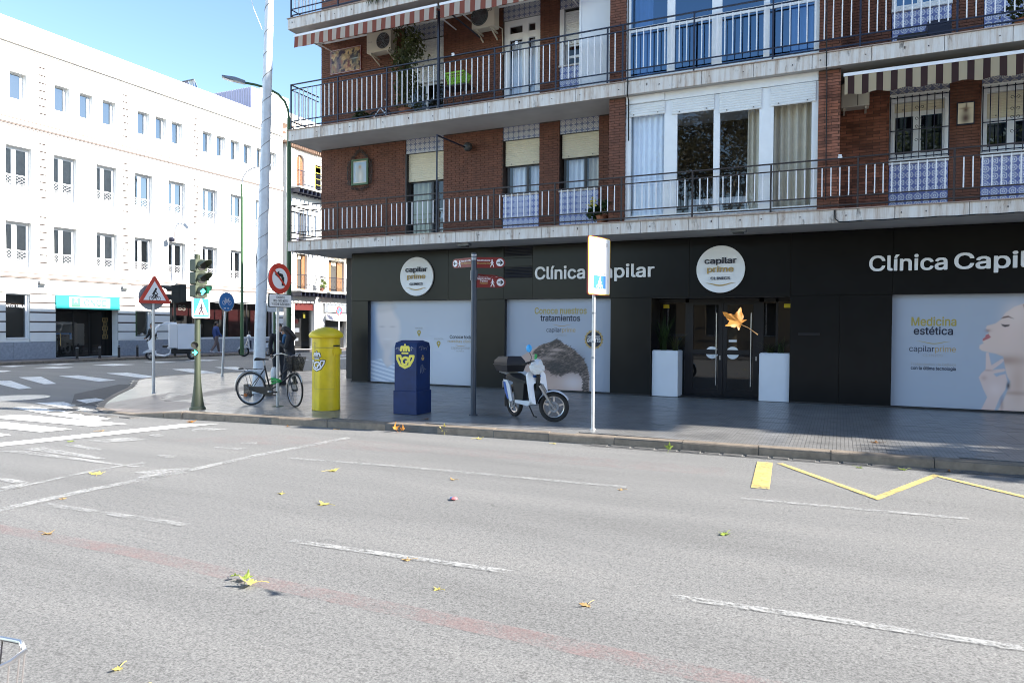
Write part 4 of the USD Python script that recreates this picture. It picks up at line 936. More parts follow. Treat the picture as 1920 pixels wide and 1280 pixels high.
lines(t, [('Medicina', .17, 1.355, 2.145, 1.825, 'letter_olive', True), ('estética', .15, 1.40, 2.09, 1.645, 'letter_navy', True), ('capilar', .115, 1.325, 1.77, 1.295, 'letter_navy', False), ('prime', .115, 1.785, 2.145, 1.295, 'letter_gold', False), ('CLINICS', .05, 1.57, 1.92, 1.195, 'letter_grey', False), ('Tratamientos de belleza', .06, 1.355, 2.15, 1.01, 'letter_grey', False), ('con la última tecnología', .065, 1.36, 2.15, .925, 'letter_navy', True)])
part(t, 'swoosh', on_front(wave_line(.62, .03, .014, .0015), 1.76, 1.49, YP - .001), 'letter_olive', smooth=False)
for x, lb in ((-2.71, 'round white sticker on the left glass door'), (-2.24, 'round white sticker on the right glass door')):
    t = thing('door_sticker', lb, 'sticker', (x, YD, 1.17))
    part(t, 'disc', on_front(MB().poly(Point(0, 0).buffer(.145), .004).mesh(), x, 1.17, YD + .018), 'sign_white', smooth=False)
    part(t, 'lettering', on_front(text('capilarprime', .035, False, .0015, .22), x, 1.155, YD + .0135), 'letter_grey', smooth=False)
    part(t, 'swoosh', on_front(wave_line(.17, .008, .006, .0015), x, 1.215, YD + .0135), 'letter_gold', smooth=False)
t = thing('opening_hours_label', 'small white opening hours label on the right glass door', 'label', (-2.2, YD, 1.4))
part(t, 'plate', on_front(MB().poly([(-.09, -.025), (.09, -.025), (.09, .025), (-.09, .025)], .003).mesh(), -2.24, 1.45, YD + .018), 'sign_white', smooth=False)

# ------------------------------------------------------------------ planters and their plants
def planter(x0, x1, y0, y1, z1, label):
    t = thing('planter_box', label, 'planter', ((x0 + x1) / 2, (y0 + y1) / 2, .13))
    part(t, 'box', MB().cbox(x0, y0, .135, x1, y1, z1, .008), 'planter_white', smooth=False)
    part(t, 'rim', MB().box(x0 + .02, y0 + .02, z1 - .001, x1 - .02, y0 + .04, z1 + .012).box(x0 + .02, y1 - .04, z1 - .001, x1 - .02, y1 - .02, z1 + .012).box(x0 + .02, y0 + .04, z1 - .001, x0 + .04, y1 - .04, z1 + .012).box(x1 - .04, y0 + .04, z1 - .001, x1 - .02, y1 - .04, z1 + .012), 'planter_white', smooth=False)
    part(t, 'soil', MB().box(x0 + .04, y0 + .04, z1 - .002, x1 - .04, y1 - .04, z1 + .004), 'earth', smooth=False)
planter(-4.0, -3.385, 16.46, 16.98, 1.205, 'white square planter on the left of the glass doors')
planter(-1.59, -.955, 16.44, 16.94, 1.19, 'white square planter on the right of the glass doors')
def blades(c, n, h, spread, droop, w, seed, hv=.4):
    r = random.Random(seed); m = MB()
    for _ in range(n):
        a = r.uniform(0, 2 * PI); L = h * r.uniform(1 - hv, 1.05); s = spread * r.uniform(.2, 1); dr = droop * r.uniform(.2, 1.3)
        t = np.linspace(0, 1, 8); b = np.array(c) + [r.uniform(-.06, .06), r.uniform(-.05, .05), 0]
        hor = s * (t ** 1.5); z = L * (t - dr * t ** 3.2)
        ctr = b + np.stack([hor * math.cos(a), hor * math.sin(a), z], 1)
        sd = np.array([-math.sin(a), math.cos(a), 0]) * w / 2
        wd = (1 - t ** 2.5)[:, None] + .05
        V = np.vstack([ctr - sd * wd, ctr + sd * wd]); k = len(t)
        F = []
        for i in range(k - 1): F += [(i, i + k, i + k + 1), (i, i + k + 1, i + 1)]
        m.add((V, np.array(F)))
    return m
t = thing('ornamental_grass', 'tall drooping grass growing in the left white planter', 'plant', (-3.7, 16.7, 1.2))
part(t, 'tall_blades', blades((-3.78, 16.7, 1.2), 70, 1.05, .4, .35, .013, 5), 'leaf_green', smooth=False, kind='stuff')
part(t, 'short_blades', blades((-3.5, 16.7, 1.2), 40, .5, .4, .2, .010, 6), 'leaf_olive', smooth=False, kind='stuff')
t = thing('ornamental_grass', 'low straggly grass growing in the right white planter', 'plant', (-1.3, 16.7, 1.2))
part(t, 'blades', blades((-1.38, 16.7, 1.19), 46, .30, .5, .35, .009, 8), 'leaf_olive', smooth=False, kind='stuff')
part(t, 'dry_blades', blades((-1.15, 16.7, 1.19), 22, .42, .25, .15, .007, 9), 'leaf_green', smooth=False, kind='stuff')

# ------------------------------------------------------------------ leaves: one builder for every fallen leaf
def plane_leaf(size, curl, seed, stem=True):
    r = random.Random(seed)
    lobes = [(-125, .55), (-68, .9), (0, 1.12), (68, .9), (125, .55)]
    pts = []
    for i, (a, L) in enumerate(lobes):
        a += r.uniform(-6, 6); L *= r.uniform(.88, 1.1)
        for da, k in ((-17, .62), (-9, .70), (-7, .82), (0, 1.), (7, .82), (9, .70), (17, .62)):
            b = math.radians(a + da + 90); pts.append((L * k * math.cos(b), L * k * math.sin(b)))
        if i < 4:
            b = math.radians((a + lobes[i + 1][0]) / 2 + 90); pts.append((.48 * math.cos(b), .48 * math.sin(b)))
    pts.append((0, -.22))
    g = Polygon(pts).buffer(0)
    v, f = trimesh.creation.triangulate_polygon(g, engine='earcut')
    t = trimesh.Trimesh(np.c_[v, np.zeros(len(v))], f, process=False).subdivide_to_size(.22)
    V = np.array(t.vertices) * size / 2
    d = np.hypot(V[:, 0], V[:, 1]) / (size / 2)
    a = np.arctan2(V[:, 1], V[:, 0])
    V[:, 2] = size * (curl * .32 * d ** 2 + .07 * np.sin(3 * a + seed) * d + .03 * np.cos(9 * a) * d) + .008
    V[:, 2] -= V[:, 2].min() - .002
    m = MB().add((V, np.array(t.faces)))
    s = MB().tube([(0, -.1 * size, V[:, 2].min() + .006), (.02 * size, -.4 * size, .012 + .1 * size * curl), (.06 * size, -.72 * size, .012)], .0022, 5)
    return m, s
LEAF_MATS = {'yellow': 'leaf_yellow', 'tan': 'leaf_tan', 'orange': 'leaf_orange', 'brown': 'leaf_brown', 'lime': 'leaf_lime'}
def leaf(x, y, size, curl, tone, label, rz=None, seed=0, z=.0):
    rz = random.Random(seed).uniform(0, 6) if rz is None else rz
    t = thing('fallen_leaf', label, 'leaf', (x, y, z), rz, 'plane leaves lying about the road')
    b, s = plane_leaf(size, curl * .5, seed)
    part(t, 'blade', b, LEAF_MATS[tone], local=True, smooth=60)
    part(t, 'stalk', s, LEAF_MATS[tone], local=True)
for i, q in enumerate([
    (-7.75, 5.31, .22, .5, 'yellow', 'wide yellow leaf lying by the worn white line'), (-5.47, 6.67, .18, .5, 'yellow', 'pale yellow leaf in the middle of the far lane'), (-4.49, 5.38, .17, .6, 'yellow', 'yellow leaf with long stalk, mid road left of the litter'),
    (-3.93, 6.9, .10, .6, 'tan', 'small pale leaf straight before the signpost'), (-5.19, 5.54, .10, .4, 'yellow', 'tiny cream leaf left of the long-stalked yellow leaf'), (-5.91, 3.61, .13, .7, 'tan', 'curled tan leaf on the red line at the left'),
    (-2.87, 4.37, .10, .5, 'tan', 'tan leaf lying on the white lane dash'), (-2.37, 3.96, .08, .5, 'yellow', 'small yellow leaf beyond the red line, mid foreground'), (-1.4, 4.14, .11, .5, 'tan', 'pale tan leaf between the two white dashes'),
    (-3.26, 2.34, .085, .9, 'yellow', 'folded yellow leaf near the bottom left corner'), (-3.0, 2.235, .10, .5, 'yellow', 'yellow leaf cut by the bottom edge'), (-.84, 6.1, .15, .5, 'lime', 'greenish yellow leaf in the right middle of the road'),
    (-2.08, 7.27, .09, .6, 'tan', 'small brownish leaf on the faint lane line'), (-10.26, 6.62, .14, .4, 'lime', 'small yellow-green leaf below the stop line'), (-10.87, 7.51, .15, .3, 'tan', 'brown-yellow leaf touching the stop line'),
    (.76, 9.9, .16, .6, 'lime', 'green leaf in the gutter right of the yellow bar'), (1.25, 10.05, .15, 1.2, 'brown', 'reddish brown leaf against the right kerb'),
    (-6.95, 4.4, .10, .4, 'tan', 'faint tan leaf on the worn edge line'), (.25, 9.8, .12, .7, 'lime', 'darker green leaf in the gutter by the zigzag'), (-3.83, 9.72, .1, .5, 'yellow', 'small cream leaf at the kerb behind the scooter wheel'),
    (-8.55, 9.28, .13, .7, 'brown', 'small brown leaf at the kerb by the yellow post box'), (-7.6, 9.42, .12, .3, 'tan', 'flat tan leaf at the kerb right of the post box'), (-5.04, 9.62, .17, .6, 'yellow', 'bright yellow leaf at the kerb right of the signpost'), (-10.5, 8.95, .2, .8, 'orange', 'orange yellow leaf at the kerb by the traffic light')]): leaf(*q, seed=i + 1)
leaf(.517, 11.188, .16, .5, 'brown', 'brown leaf lying on the shaded tiles at right', seed=51, z=.131)
leaf(-6.45, 10.35, .15, .4, 'brown', 'dark leaf on the tiles before the blue box', seed=52, z=.131)
# leaves standing up against the kerb, and the clump in the foreground
def standing(name, x, y, size, tone, label, tilt, rz, z=.02, seed=3, curl=.7):
    t = thing(name, label, 'leaf', (x, y, z), rz)
    b, s = plane_leaf(size, curl, seed)
    c, si = math.cos(tilt), math.sin(tilt); T = np.array([[1, 0, 0, 0], [0, c, -si, 0], [0, si, c, size * .3 * abs(si)], [0, 0, 0, 1]])
    part(t, 'blade', MB().add(b.mesh(), T), LEAF_MATS[tone], local=True, smooth=60); part(t, 'stalk', MB().add(s.mesh(), T), LEAF_MATS[tone], local=True)
    return t
standing('kerb_leaf', -5.74, 9.78, .2, 'yellow', 'tall pale yellow leaf standing against the kerb', 1.2, .3, seed=3)
standing('kerb_leaf', -6.56, 9.58, .17, 'orange', 'crumpled orange leaf against the kerb under the blue box', .9, 1.2, seed=8, curl=1.6)
standing('kerb_leaf', -6.42, 9.60, .14, 'orange', 'smaller brown-orange leaf touching the crumpled orange one', .7, 4.2, seed=12, curl=1.4)
standing('kerb_leaf', -2.12, 9.78, .16, 'lime', 'green leaf leaning on the dark gutter stones', 1.1, -.2, seed=14)
for (dx, dy, sz, tone, ti, rz, sd, lb) in ((0, 0, .15, 'yellow', .12, 2.2, 21, 'rightmost yellow leaf of the foreground clump'), (-.10, .05, .13, 'lime', .15, .6, 22, 'lime green leaf in the middle of the foreground clump'), (-.20, .05, .10, 'lime', .2, 4.0, 23, 'small yellow-green leaf at the left of the foreground clump')):
    standing('clump_leaf', -3.50 + dx, 3.46 + dy, sz, tone, lb, ti, rz, seed=sd, curl=.55)
# the leaf in mid air, falling
t = thing('falling_leaf', 'large orange plane leaf falling in mid air before the glass doors', 'leaf', (-.50, 4.05, 1.665), .0)
b, s = plane_leaf(.20, .2, 31)
fl_T = np.eye(4)
ax_x = np.array([.83, -.05, -.42]); ax_x /= np.linalg.norm(ax_x)
nrm = np.array([.52, -.72, .36]); nrm -= ax_x * (nrm @ ax_x); nrm /= np.linalg.norm(nrm)
fl_T[:3, 1] = -ax_x; fl_T[:3, 2] = nrm; fl_T[:3, 0] = np.cross(-ax_x, nrm); fl_T[:3, 3] = (-.005, 0, .10)
part(t, 'blade', MB().add(b.mesh(), fl_T), 'leaf_orange', local=True, smooth=60)
st_ = [(.01, 0, .09), (.05, -.002, .072), (.08, -.004, .05), (.1, -.005, .035)]
part(t, 'stalk', MB().tube(st_, [.0016, .0014, .0018, .0034], 6), 'leaf_tan', local=True)
t = thing('crumpled_wrapper', 'tiny red and blue wrapper lying in the road', 'litter', (-3.46, 6.09, 0))
lv, lf = arr(trimesh.creation.icosphere(2, .032)); nz_ = meshkit.noise(lv * 60)[:, None]; lv = lv * (.6 + .7 * nz_); lv[:, 2] = np.maximum(lv[:, 2] * .45 + .02, .002)
part(t, 'wrapper', (lv, lf), 'wrapper_pink', local=True, smooth=False)
part(t, 'flap', (lv * [.6, .6, .8] + [-.035, .01, 0], lf), 'traffic_blue', local=True, smooth=False)

# ------------------------------------------------------------------ things on the balconies
def clumps(c, rad, n, size, seed, T=None, hang=0.):
    """Small leaf faces scattered through a crown, thinning outwards in uneven clumps."""
    r = np.random.default_rng(seed); out_v, out_f = [], []
    k = max(3, n // 60); cen = r.normal(0, .55, (k, 3)); cen /= np.maximum(1, np.linalg.norm(cen, axis=1, keepdims=True))
    p = cen[r.integers(0, k, n)] + r.normal(0, .23, (n, 3)); p = p * np.array(rad) + np.array(c)
    a = r.uniform(0, 2 * PI, n); e = r.uniform(-.9, .6, n) - hang
    d = np.stack([np.cos(a) * np.cos(e), np.sin(a) * np.cos(e), np.sin(e)], 1)
    s = np.cross(d, r.normal(0, 1, (n, 3))); s /= np.linalg.norm(s, axis=1, keepdims=True)
    L = size * r.uniform(.6, 1.3, n)[:, None]
    V = np.stack([p, p + d * L * .45 + s * L * .28, p + d * L, p + d * L * .45 - s * L * .28], 1).reshape(-1, 3)
    i = np.arange(n)[:, None] * 4
    return V, np.vstack([i + [0, 1, 2], i + [0, 2, 3]])
t = thing('weeping_fig', 'tall bushy weeping plant on the second floor balcony', 'plant', (-10.55, 15.9, 7.19))
part(t, 'pot', MB().lathe([(.0, 0), (.15, 0), (.2, .32), (.22, .34), (.19, .34), (.18, .28), (0, .28)], (-10.55, 15.9, 7.19), 24), 'terracotta')
part(t, 'trunk', MB().tube([(-10.55, 15.9, 7.45), (-10.5, 15.92, 8.3), (-10.58, 15.88, 9.2)], [.03, .025, .01], 8).tube([(-10.5, 15.92, 8.1), (-10.8, 15.8, 8.8), (-10.95, 15.7, 9.1)], [.015, .01, .005], 6), 'bark')
part(t, 'foliage', MB().add(clumps((-10.55, 15.85, 9.0), (.5, .35, .65), 1500, .10, 4, hang=.5)).add(clumps((-10.35, 15.8, 8.1), (.42, .3, .6), 700, .09, 5, hang=.7)), 'leaf_olive', smooth=False, kind='stuff')
def ac(x0, x1, y0, z0, z1, label, brand=None, fan=.35):
    t = thing('air_conditioner', label, 'air conditioner', ((x0 + x1) / 2, W, z0), group='air conditioner units')
    part(t, 'casing', MB().cbox(x0, y0, z0, x1, y0 + .28, z1, .012), 'ac_cream', smooth=30)
    w, h = x1 - x0, z1 - z0; r_ = h * .4; cx = x0 + w * fan; cz = (z0 + z1) / 2
    part(t, 'fan_recess', on_front(trimesh.creation.cylinder(r_, .004, sections=40), cx, cz, y0 - .003), 'signal_black')
    g = MB()
    for k in range(1, 6): g.torus((cx, y0 - .01, cz), r_ * k / 5.5, .004, (0, 1, 0), 32, 4)
    for k in range(6): a = k * PI / 3; g.cyl((cx, y0 - .01, cz), (cx + r_ * math.cos(a), y0 - .01, cz + r_ * math.sin(a)), .004, n=4)
    part(t, 'fan_guard', g, 'steel_grey')
    for k in (0, 1): part(t, 'fan_blade', on_front(MB().poly([(r_ * .15, -.03), (r_ * .85, -.09), (r_ * .85, .1), (r_ * .15, .04)], .004, flat_T((0, 0, 0), k * PI + .5)).mesh(), cx, cz, y0 - .0075), 'iron_brown')
    for bx in (x0 + .12, x1 - .12): part(t, 'bracket', MB().box(bx - .02, y0 + .02, z0 - .04, bx + .02, W - .008, z0 - .002).add(hull([(bx + s, W - .01, z) for s in (-.015, .015) for z in (z0 - .2, z0 - .16)] + [(bx + s, y0 + .05, z0 - .042) for s in (-.015, .015)] + [(bx + s, y0 + .09, z0 - .042) for s in (-.015, .015)])), 'ac_cream', smooth=False)
    if brand:
        part(t, 'badge', on_front(MB().poly(Point(0, 0).buffer(.05), .004).mesh(), x1 - .16, z1 - .07, y0 - .002), 'traffic_red', smooth=False)
        part(t, 'lettering', on_front(text(brand, .07, True, .003), x1 - .13, z1 - .22, y0 - .002), 'letter_black', smooth=False)
    else: part(t, 'lettering', on_front(text('FUJI', .035, False, .003, .14), x0 + .12, (z0 + z1) / 2, y0 - .002), 'letter_grey', smooth=False)
    part(t, 'pipe', MB().tube([(x1 - .05, y0 + .25, z0 + .1), (x1 + .04, W - .05, z0 + .05), (x1 + .05, W - .03, z0 - .6)], .014, 6), 'ac_cream')
ac(-11.9, -11.1, 15.95, 9.24, 9.78, 'cream air conditioner on the wall beside the mural tiles', None, .68)
ac(-8.63, -7.98, 15.97, 9.34, 9.95, 'air conditioner with red badge under the awning left of the white door', 'LG')
t = thing('air_conditioner', 'shaded air conditioner tucked under the brown striped awning', 'air conditioner', (.2, W, 6.3))
part(t, 'casing', MB().cbox(-.02, 15.95, 6.27, .5, 16.25, 6.75, .012), 'ac_cream'); part(t, 'seam', MB().box(.28, 15.944, 6.28, .295, 15.951, 6.74), 'iron_brown', smooth=False)
part(t, 'bracket', MB().box(.02, 16.0, 6.22, .06, W - .008, 6.268).box(.42, 16.0, 6.22, .46, W - .008, 6.268), 'ac_cream', smooth=False)
def mural(X, Z):
    c = np.ones(X.shape + (3,)) * np.array((.30, .22, .12)); n = hairs(X, Z, 7, 7, 5); n2 = hairs(X, Z, 13, 11, 9)
    c = lay(c, np.clip((n - .45) * 7, 0, 1), (.62, .46, .22)); c = lay(c, np.clip((n2 - .5) * 9, 0, 1), (.045, .025, .04)); c = lay(c, np.clip((.42 - n2) * 6, 0, 1) * .6, (.42, .13, .07))
    c = lay(c, gauss(X, Z, -13.2, 9.3, .10, .32) * .8, (.06, .05, .12)); c = lay(c, gauss(X, Z, -12.62, 9.35, .13, .22) * .9, (.03, .06, .08)); c = lay(c, gauss(X, Z, -12.6, 9.38, .12, .012), (.5, .6, .6)); c = lay(c, gauss(X, Z, -12.85, 9.2, .08, .2) * .6, (.30, .08, .04))
    return c
t = thing('wall_mural', 'colourful tiled mural picture on the second floor brick wall', 'picture', (-12.95, W, 9.05))
part(t, 'border', MB().box(-13.49, W - .03, 9.02, -12.41, W - .008, 9.72), 'red_sign', smooth=False)
dots = MB()
for k in range(34):
    for z in (9.035, 9.705): dots.box(-13.48 + k * .0318, W - .032, z - .008, -13.465 + k * .0318, W - .0299, z + .008)
for k in range(20):
    for x in (-13.475, -12.425): dots.box(x - .008, W - .032, 9.05 + k * .033, x + .008, W - .0299, 9.065 + k * .033)
part(t, 'border_tiles', dots, 'sign_white', smooth=False, kind='stuff')
printed(t, -13.455, -12.445, 9.055, 9.685, mural, .02, W - .034)
def icon(X, Z, cx, cz, blue):
    c = np.ones(X.shape + (3,)) * np.array((.66, .60, .46) if not blue else (.42, .52, .62))
    if blue:
        c = lay(c, gauss(X, Z, cx, cz + .22, .3, .16) * .7, (.25, .42, .62)); c = lay(c, gauss(X, Z, cx + .02, cz - .16, .13, .24), (.30, .27, .2)); c = lay(c, gauss(X, Z, cx + .02, cz - .16, .07, .2), (.62, .60, .56)); c = lay(c, gauss(X, Z, cx, cz + .12, .05, .06), (.42, .27, .12)); c = lay(c, gauss(X, Z, cx - .12, cz - .02, .04, .22) * .5, (.55, .5, .4))
    else:
        c = lay(c, gauss(X, Z, cx, cz - .09, .085, .12), (.09, .05, .045)); c = lay(c, gauss(X, Z, cx, cz + .07, .05, .06), (.10, .06, .05)); c = lay(c, gauss(X, Z, cx + .01, cz + .15, .012, .08), (.08, .05, .04)); c = lay(c, gauss(X, Z, cx - .02, cz + .1, .09, .015) * .8, (.2, .12, .08))
    return c
t = thing('framed_icon', 'framed devotional tile picture in wrought iron on the first floor brick wall', 'picture', (-12.42, W, 5.7))
part(t, 'frame', MB().box(-12.72, W - .06, 5.76, -12.14, W - .008, 5.81).box(-12.72, W - .06, 6.44, -12.14, W - .008, 6.49).box(-12.72, W - .06, 5.81, -12.67, W - .008, 6.44).box(-12.19, W - .06, 5.81, -12.14, W - .008, 6.44), 'pole_green', smooth=False)
part(t, 'mat', MB().box(-12.67, W - .035, 5.81, -12.19, W - .01, 6.44), 'curtain_beige', smooth=False)
printed(t, -12.65, -12.21, 5.84, 6.41, lambda X, Z: icon(X, Z, -12.43, 6.15, True), .015, W - .04)
sc = MB(); yy = W - .05
def scroll(x, z, r_, a0, turns, s): 
    tt = np.linspace(0, turns * 2 * PI, 22); rad = r_ * (1 - .8 * tt / tt[-1]); sc.tube(np.stack([x + s * rad * np.cos(a0 + tt), np.full(22, yy), z + rad * np.sin(a0 + tt)], 1), .011, 5)
for s in (-1, 1):
    for k in range(5): scroll(-12.43 + s * .36, 5.85 + k * .14, .07, PI / 2 if k % 2 else -PI / 2, 1.2, s)
    for k in range(3): scroll(-12.43 + s * (.09 + k * .09), 5.70 - .02 * (2 - k), .05, PI, 1.1, s); scroll(-12.43 + s * (.22 - k * .075), 6.55 + k * .07, .06, 0, 1.2, s)
    sc.tube([(-12.43 + s * .3, yy, 6.5), (-12.43 + s * .18, yy, 6.6), (-12.43 + s * .03, yy, 6.76)], .012, 5); sc.tube([(-12.43 + s * .3, yy, 6.5), (-12.43 + s * .43, yy, 6.3), (-12.43 + s * .43, yy, 5.95), (-12.43 + s * .3, yy, 5.74)], .012, 5)
sc.cyl((-12.43, yy, 6.7), (-12.43, yy, 6.84), .012)
part(t, 'ironwork', sc, 'iron_brown')
t = thing('framed_icon', 'small arched devotional tile picture between the two barred windows', 'picture', (2.21, W, 5.78))
part(t, 'frame', MB().box(2.06, W - .04, 5.78, 2.36, W - .008, 6.23), 'letter_navy', smooth=False)
printed(t, 2.08, 2.34, 5.805, 6.205, lambda X, Z: icon(X, Z, 2.21, 6.0, False), .015, W - .042)
# awnings (cloth, front bar, valance, arms)
def awning(x0, x1, yw, zw, yb, zb, val, mat, label, wavy=0.):
    t = thing('awning', label, 'awning', ((x0 + x1) / 2, W, zb), group=None)
    n = 60; X = np.linspace(x0, x1, n)
    V = np.vstack([np.stack([X, np.full(n, yw), np.full(n, zw)], 1), np.stack([X, np.full(n, (yw + yb) / 2), np.full(n, (zw + zb) / 2 - .02)], 1), np.stack([X, np.full(n, yb), np.full(n, zb)], 1)])
    F = []
    for i in range(2):
        for k in range(n - 1): a = i * n + k; F += [(a, a + 1, a + n + 1), (a, a + n + 1, a + n)]
    part(t, 'cloth', (V, F), mat, smooth=True)
    V = np.vstack([np.stack([X, np.full(n, yb - .02), np.full(n, zb + .01)], 1), np.stack([X, yb - .03 + .008 * np.sin(X * 9), np.full(n, zb - val * .5)], 1), np.stack([X, yb - .035 + .015 * np.sin(X * 9), zb - val + wavy * np.sin(X * 2 * PI / .47)], 1)])
    part(t, 'valance', (V, F), mat, smooth=True)
    part(t, 'front_bar', MB().box(x0 - .02, yb - .03, zb - .0, x1 + .02, yb + .02, zb + .06), 'bar_white', smooth=False)
    part(t, 'roller', MB().cyl((x0, yw, zw), (x1, yw, zw), .04), 'bar_white')
    for x in (x0 + .25, x1 - .25): part(t, 'arm', MB().cyl((x, W - .02, zb + .02), (x, yb, zb + .02), .018), 'bar_white')
    return t
awning(-13.56, -9.07, 16.2, 9.9, 14.98, 9.60, .30, 'awning_red', 'faded red and cream striped awning, left length')
awning(-8.96, -5.65, 16.2, 9.9, 14.98, 9.60, .31, 'awning_red', 'faded red and cream striped awning, right length')
awning(.04, 3.6, 16.2, 6.85, 15.05, 6.60, .36, 'awning_brown', 'brown and cream striped awning over the barred windows', .018)
B('awning_post', MB().box(-9.2, YR - .03, 7.19, -9.15, YR + .02, 9.62).add(MB().tube([(-8.95, 15.0, 9.6), (-8.55, 16.0, 9.25), (-8.5, W - .01, 9.2)], .02, 6).mesh()), 'iron_dark')
t = thing('balcony_cupboard', 'tall white cupboard standing at the end of the second floor balcony', 'cupboard', (-5.2, 15.9, 7.19))
part(t, 'body', MB().cbox(-5.58, 15.62, 7.2, -4.83, 16.36, 9.96, .006), 'panel_white', smooth=False)
part(t, 'door_edge', MB().box(-5.585, 15.605, 7.2, -5.54, 15.619, 9.95), 'frame_white', smooth=False)
# laundry basket on a small table
t = thing('balcony_table', 'small dark folding table under the lime basket', 'table', (-8.9, 15.7, 7.19))
part(t, 'top', MB().cbox(-9.2, 15.5, 7.80, -8.5, 15.95, 7.84, .006), 'iron_brown', smooth=False)
for x in (-9.15, -8.57):
    for y in (15.54, 15.9): part(t, 'leg', MB().cyl((x, y, 7.8), (x + (.1 if x < -9 else -.1), y, 7.19), .014), 'iron_brown')
t = thing('laundry_basket', 'lime green plastic laundry basket on the balcony table', 'basket', (-8.85, 15.7, 7.84))
def basket_wall(a0, b0, a1, b1, z0, z1, cx, cy, cols, rows, m):
    for k in range(4):
        q0 = [(-a0, -b0), (a0, -b0), (a0, b0), (-a0, b0)]; q1 = [(-a1, -b1), (a1, -b1), (a1, b1), (-a1, b1)]
        A0, A1 = np.array(q0[k]), np.array(q0[(k + 1) % 4]); C0, C1 = np.array(q1[k]), np.array(q1[(k + 1) % 4])
        for i in range(cols + 1):
            s = i / cols; m.tube([(cx + (A0 + (A1 - A0) * s)[0], cy + (A0 + (A1 - A0) * s)[1], z0), (cx + (C0 + (C1 - C0) * s)[0], cy + (C0 + (C1 - C0) * s)[1], z1)], .010, 4)
        for j in range(rows + 1):
            s = j / rows; P0 = A0 + (C0 - A0) * s; P1 = A1 + (C1 - A1) * s; m.tube([(cx + P0[0], cy + P0[1], z0 + (z1 - z0) * s), (cx + P1[0], cy + P1[1], z0 + (z1 - z0) * s)], .012, 4)
m = MB(); basket_wall(.2, .14, .27, .2, 7.85, 8.13, -8.87, 15.7, 9, 5, m); part(t, 'basket_wall', m, 'basket_lime', smooth=False)
part(t, 'basket_floor', MB().box(-9.07, 15.56, 7.842, -8.67, 15.84, 7.852), 'basket_lime', smooth=False)
rim = MB().tube([(-9.15, 15.49, 8.14), (-8.59, 15.49, 8.14), (-8.59, 15.91, 8.14), (-9.15, 15.91, 8.14)], .02, 6, True); part(t, 'rim', rim, 'basket_lime')
# potted plants and clutter
def pot_plant(x, y, z, r_, h, rad, n, sz, mat, label, seed, hang=0.):
    t = thing('potted_plant', label, 'plant', (x, y, z))
    part(t, 'pot', MB().lathe([(0, 0), (r_ * .7, 0), (r_, h), (r_ * 1.08, h), (r_ * .9, h - .02), (0, h - .02)], (x, y, z), 20), 'terracotta')
    part(t, 'foliage', MB().add(clumps((x, y, z + h + rad[2] * .7), rad, n, sz, seed, hang=hang)), mat, smooth=False, kind='stuff')
    return t
t = pot_plant(-4.98, 15.6, 4.10, .15, .22, (.25, .2, .28), 260, .13, 'leaf_green', 'leafy plant with a yellow bloom on the first floor balcony', 3)
part(t, 'bloom', MB().add(clumps((-5.15, 15.5, 4.62), (.07, .05, .12), 60, .09, 8)), 'yellow_bright', smooth=False)
pot_plant(-11.75, 15.6, 7.19, .13, .14, (.25, .15, .16), 160, .12, 'leaf_olive', 'low plant behind the second floor railing, below the mural', 5)
pot_plant(3.0, 15.6, 7.19, .16, .2, (.35, .25, .45), 500, .10, 'leaf_olive', 'bushy dark plant at the right end of the second floor', 6)
pot_plant(-7.9, 15.55, 10.28, .2, .2, (2.6, .12, .10), 2, .05, 'leaf_olive', 'dry plant', 7) if False else None
t = thing('hanging_grass', 'dry grey-green plants drooping over the top slab edge', 'plant', (-9.2, YF, 10.28))
hg = MB(); r = random.Random(41)
for k in range(170):
    x = -11.3 + r.random() * 3.4; L = r.uniform(.08, .3); a = r.uniform(-.5, .5)
    hg.add(([(x - .006, YF - .02, 10.3), (x + .006, YF - .02, 10.3), (x + a * L * .6 + .004, YF - .06, 10.3 - L * .4), (x + a * L, YF - .05 - r.random() * .04, 10.3 - L)], [[0, 1, 2], [0, 2, 3]]))
part(t, 'blades', hg, 'leaf_olive', smooth=False, kind='stuff')
t = thing('folded_chair', 'folded dark chair lying on the right second floor balcony', 'chair', (1.5, 15.6, 7.19))
part(t, 'seat', MB().cbox(.95, 15.45, 7.28, 1.45, 15.9, 7.40, .02), 'black_matt'); part(t, 'back', MB().cbox(1.45, 15.5, 7.25, 1.85, 15.9, 7.6, .02), 'letter_navy')
for x in (1.0, 1.4, 1.5, 1.8): part(t, 'leg', MB().cyl((x, 15.5, 7.19), (x + .15, 15.86, 7.3), .014), 'steel_grey')
t = thing('toy_bicycle', "child's bicycle on the second floor balcony below the mural", 'bicycle', (-11.1, 15.6, 7.19))
for x in (-11.35, -10.95): part(t, 'wheel', MB().torus((x, 15.55, 7.33), .13, .02, (0, 1, 0), 24, 6), 'rubber')
part(t, 'frame', MB().tube([(-11.35, 15.55, 7.33), (-11.15, 15.55, 7.55), (-10.95, 15.55, 7.33)], .018, 6).tube([(-11.0, 15.55, 7.4), (-10.93, 15.55, 7.68), (-10.93, 15.45, 7.72)], .015, 6), 'scooter_white')
t = thing('white_sideboard', 'low white sideboard seen behind the first floor bay glass', 'furniture', (-2.4, 16.2, 4.1))
part(t, 'body', MB().cbox(-3.1, 16.0, 4.12, -1.85, 16.4, 4.62, .01), 'frame_white', smooth=False)
for x in (-2.9, -2.35): part(t, 'niche', MB().box(x, 15.99, 4.2, x + .45, 15.999, 4.48), 'interior', smooth=False)
t = thing('balcony_shelf', 'white and wooden shelf rack inside the first floor door', 'shelf', (-9.9, 16.9, 4.1))
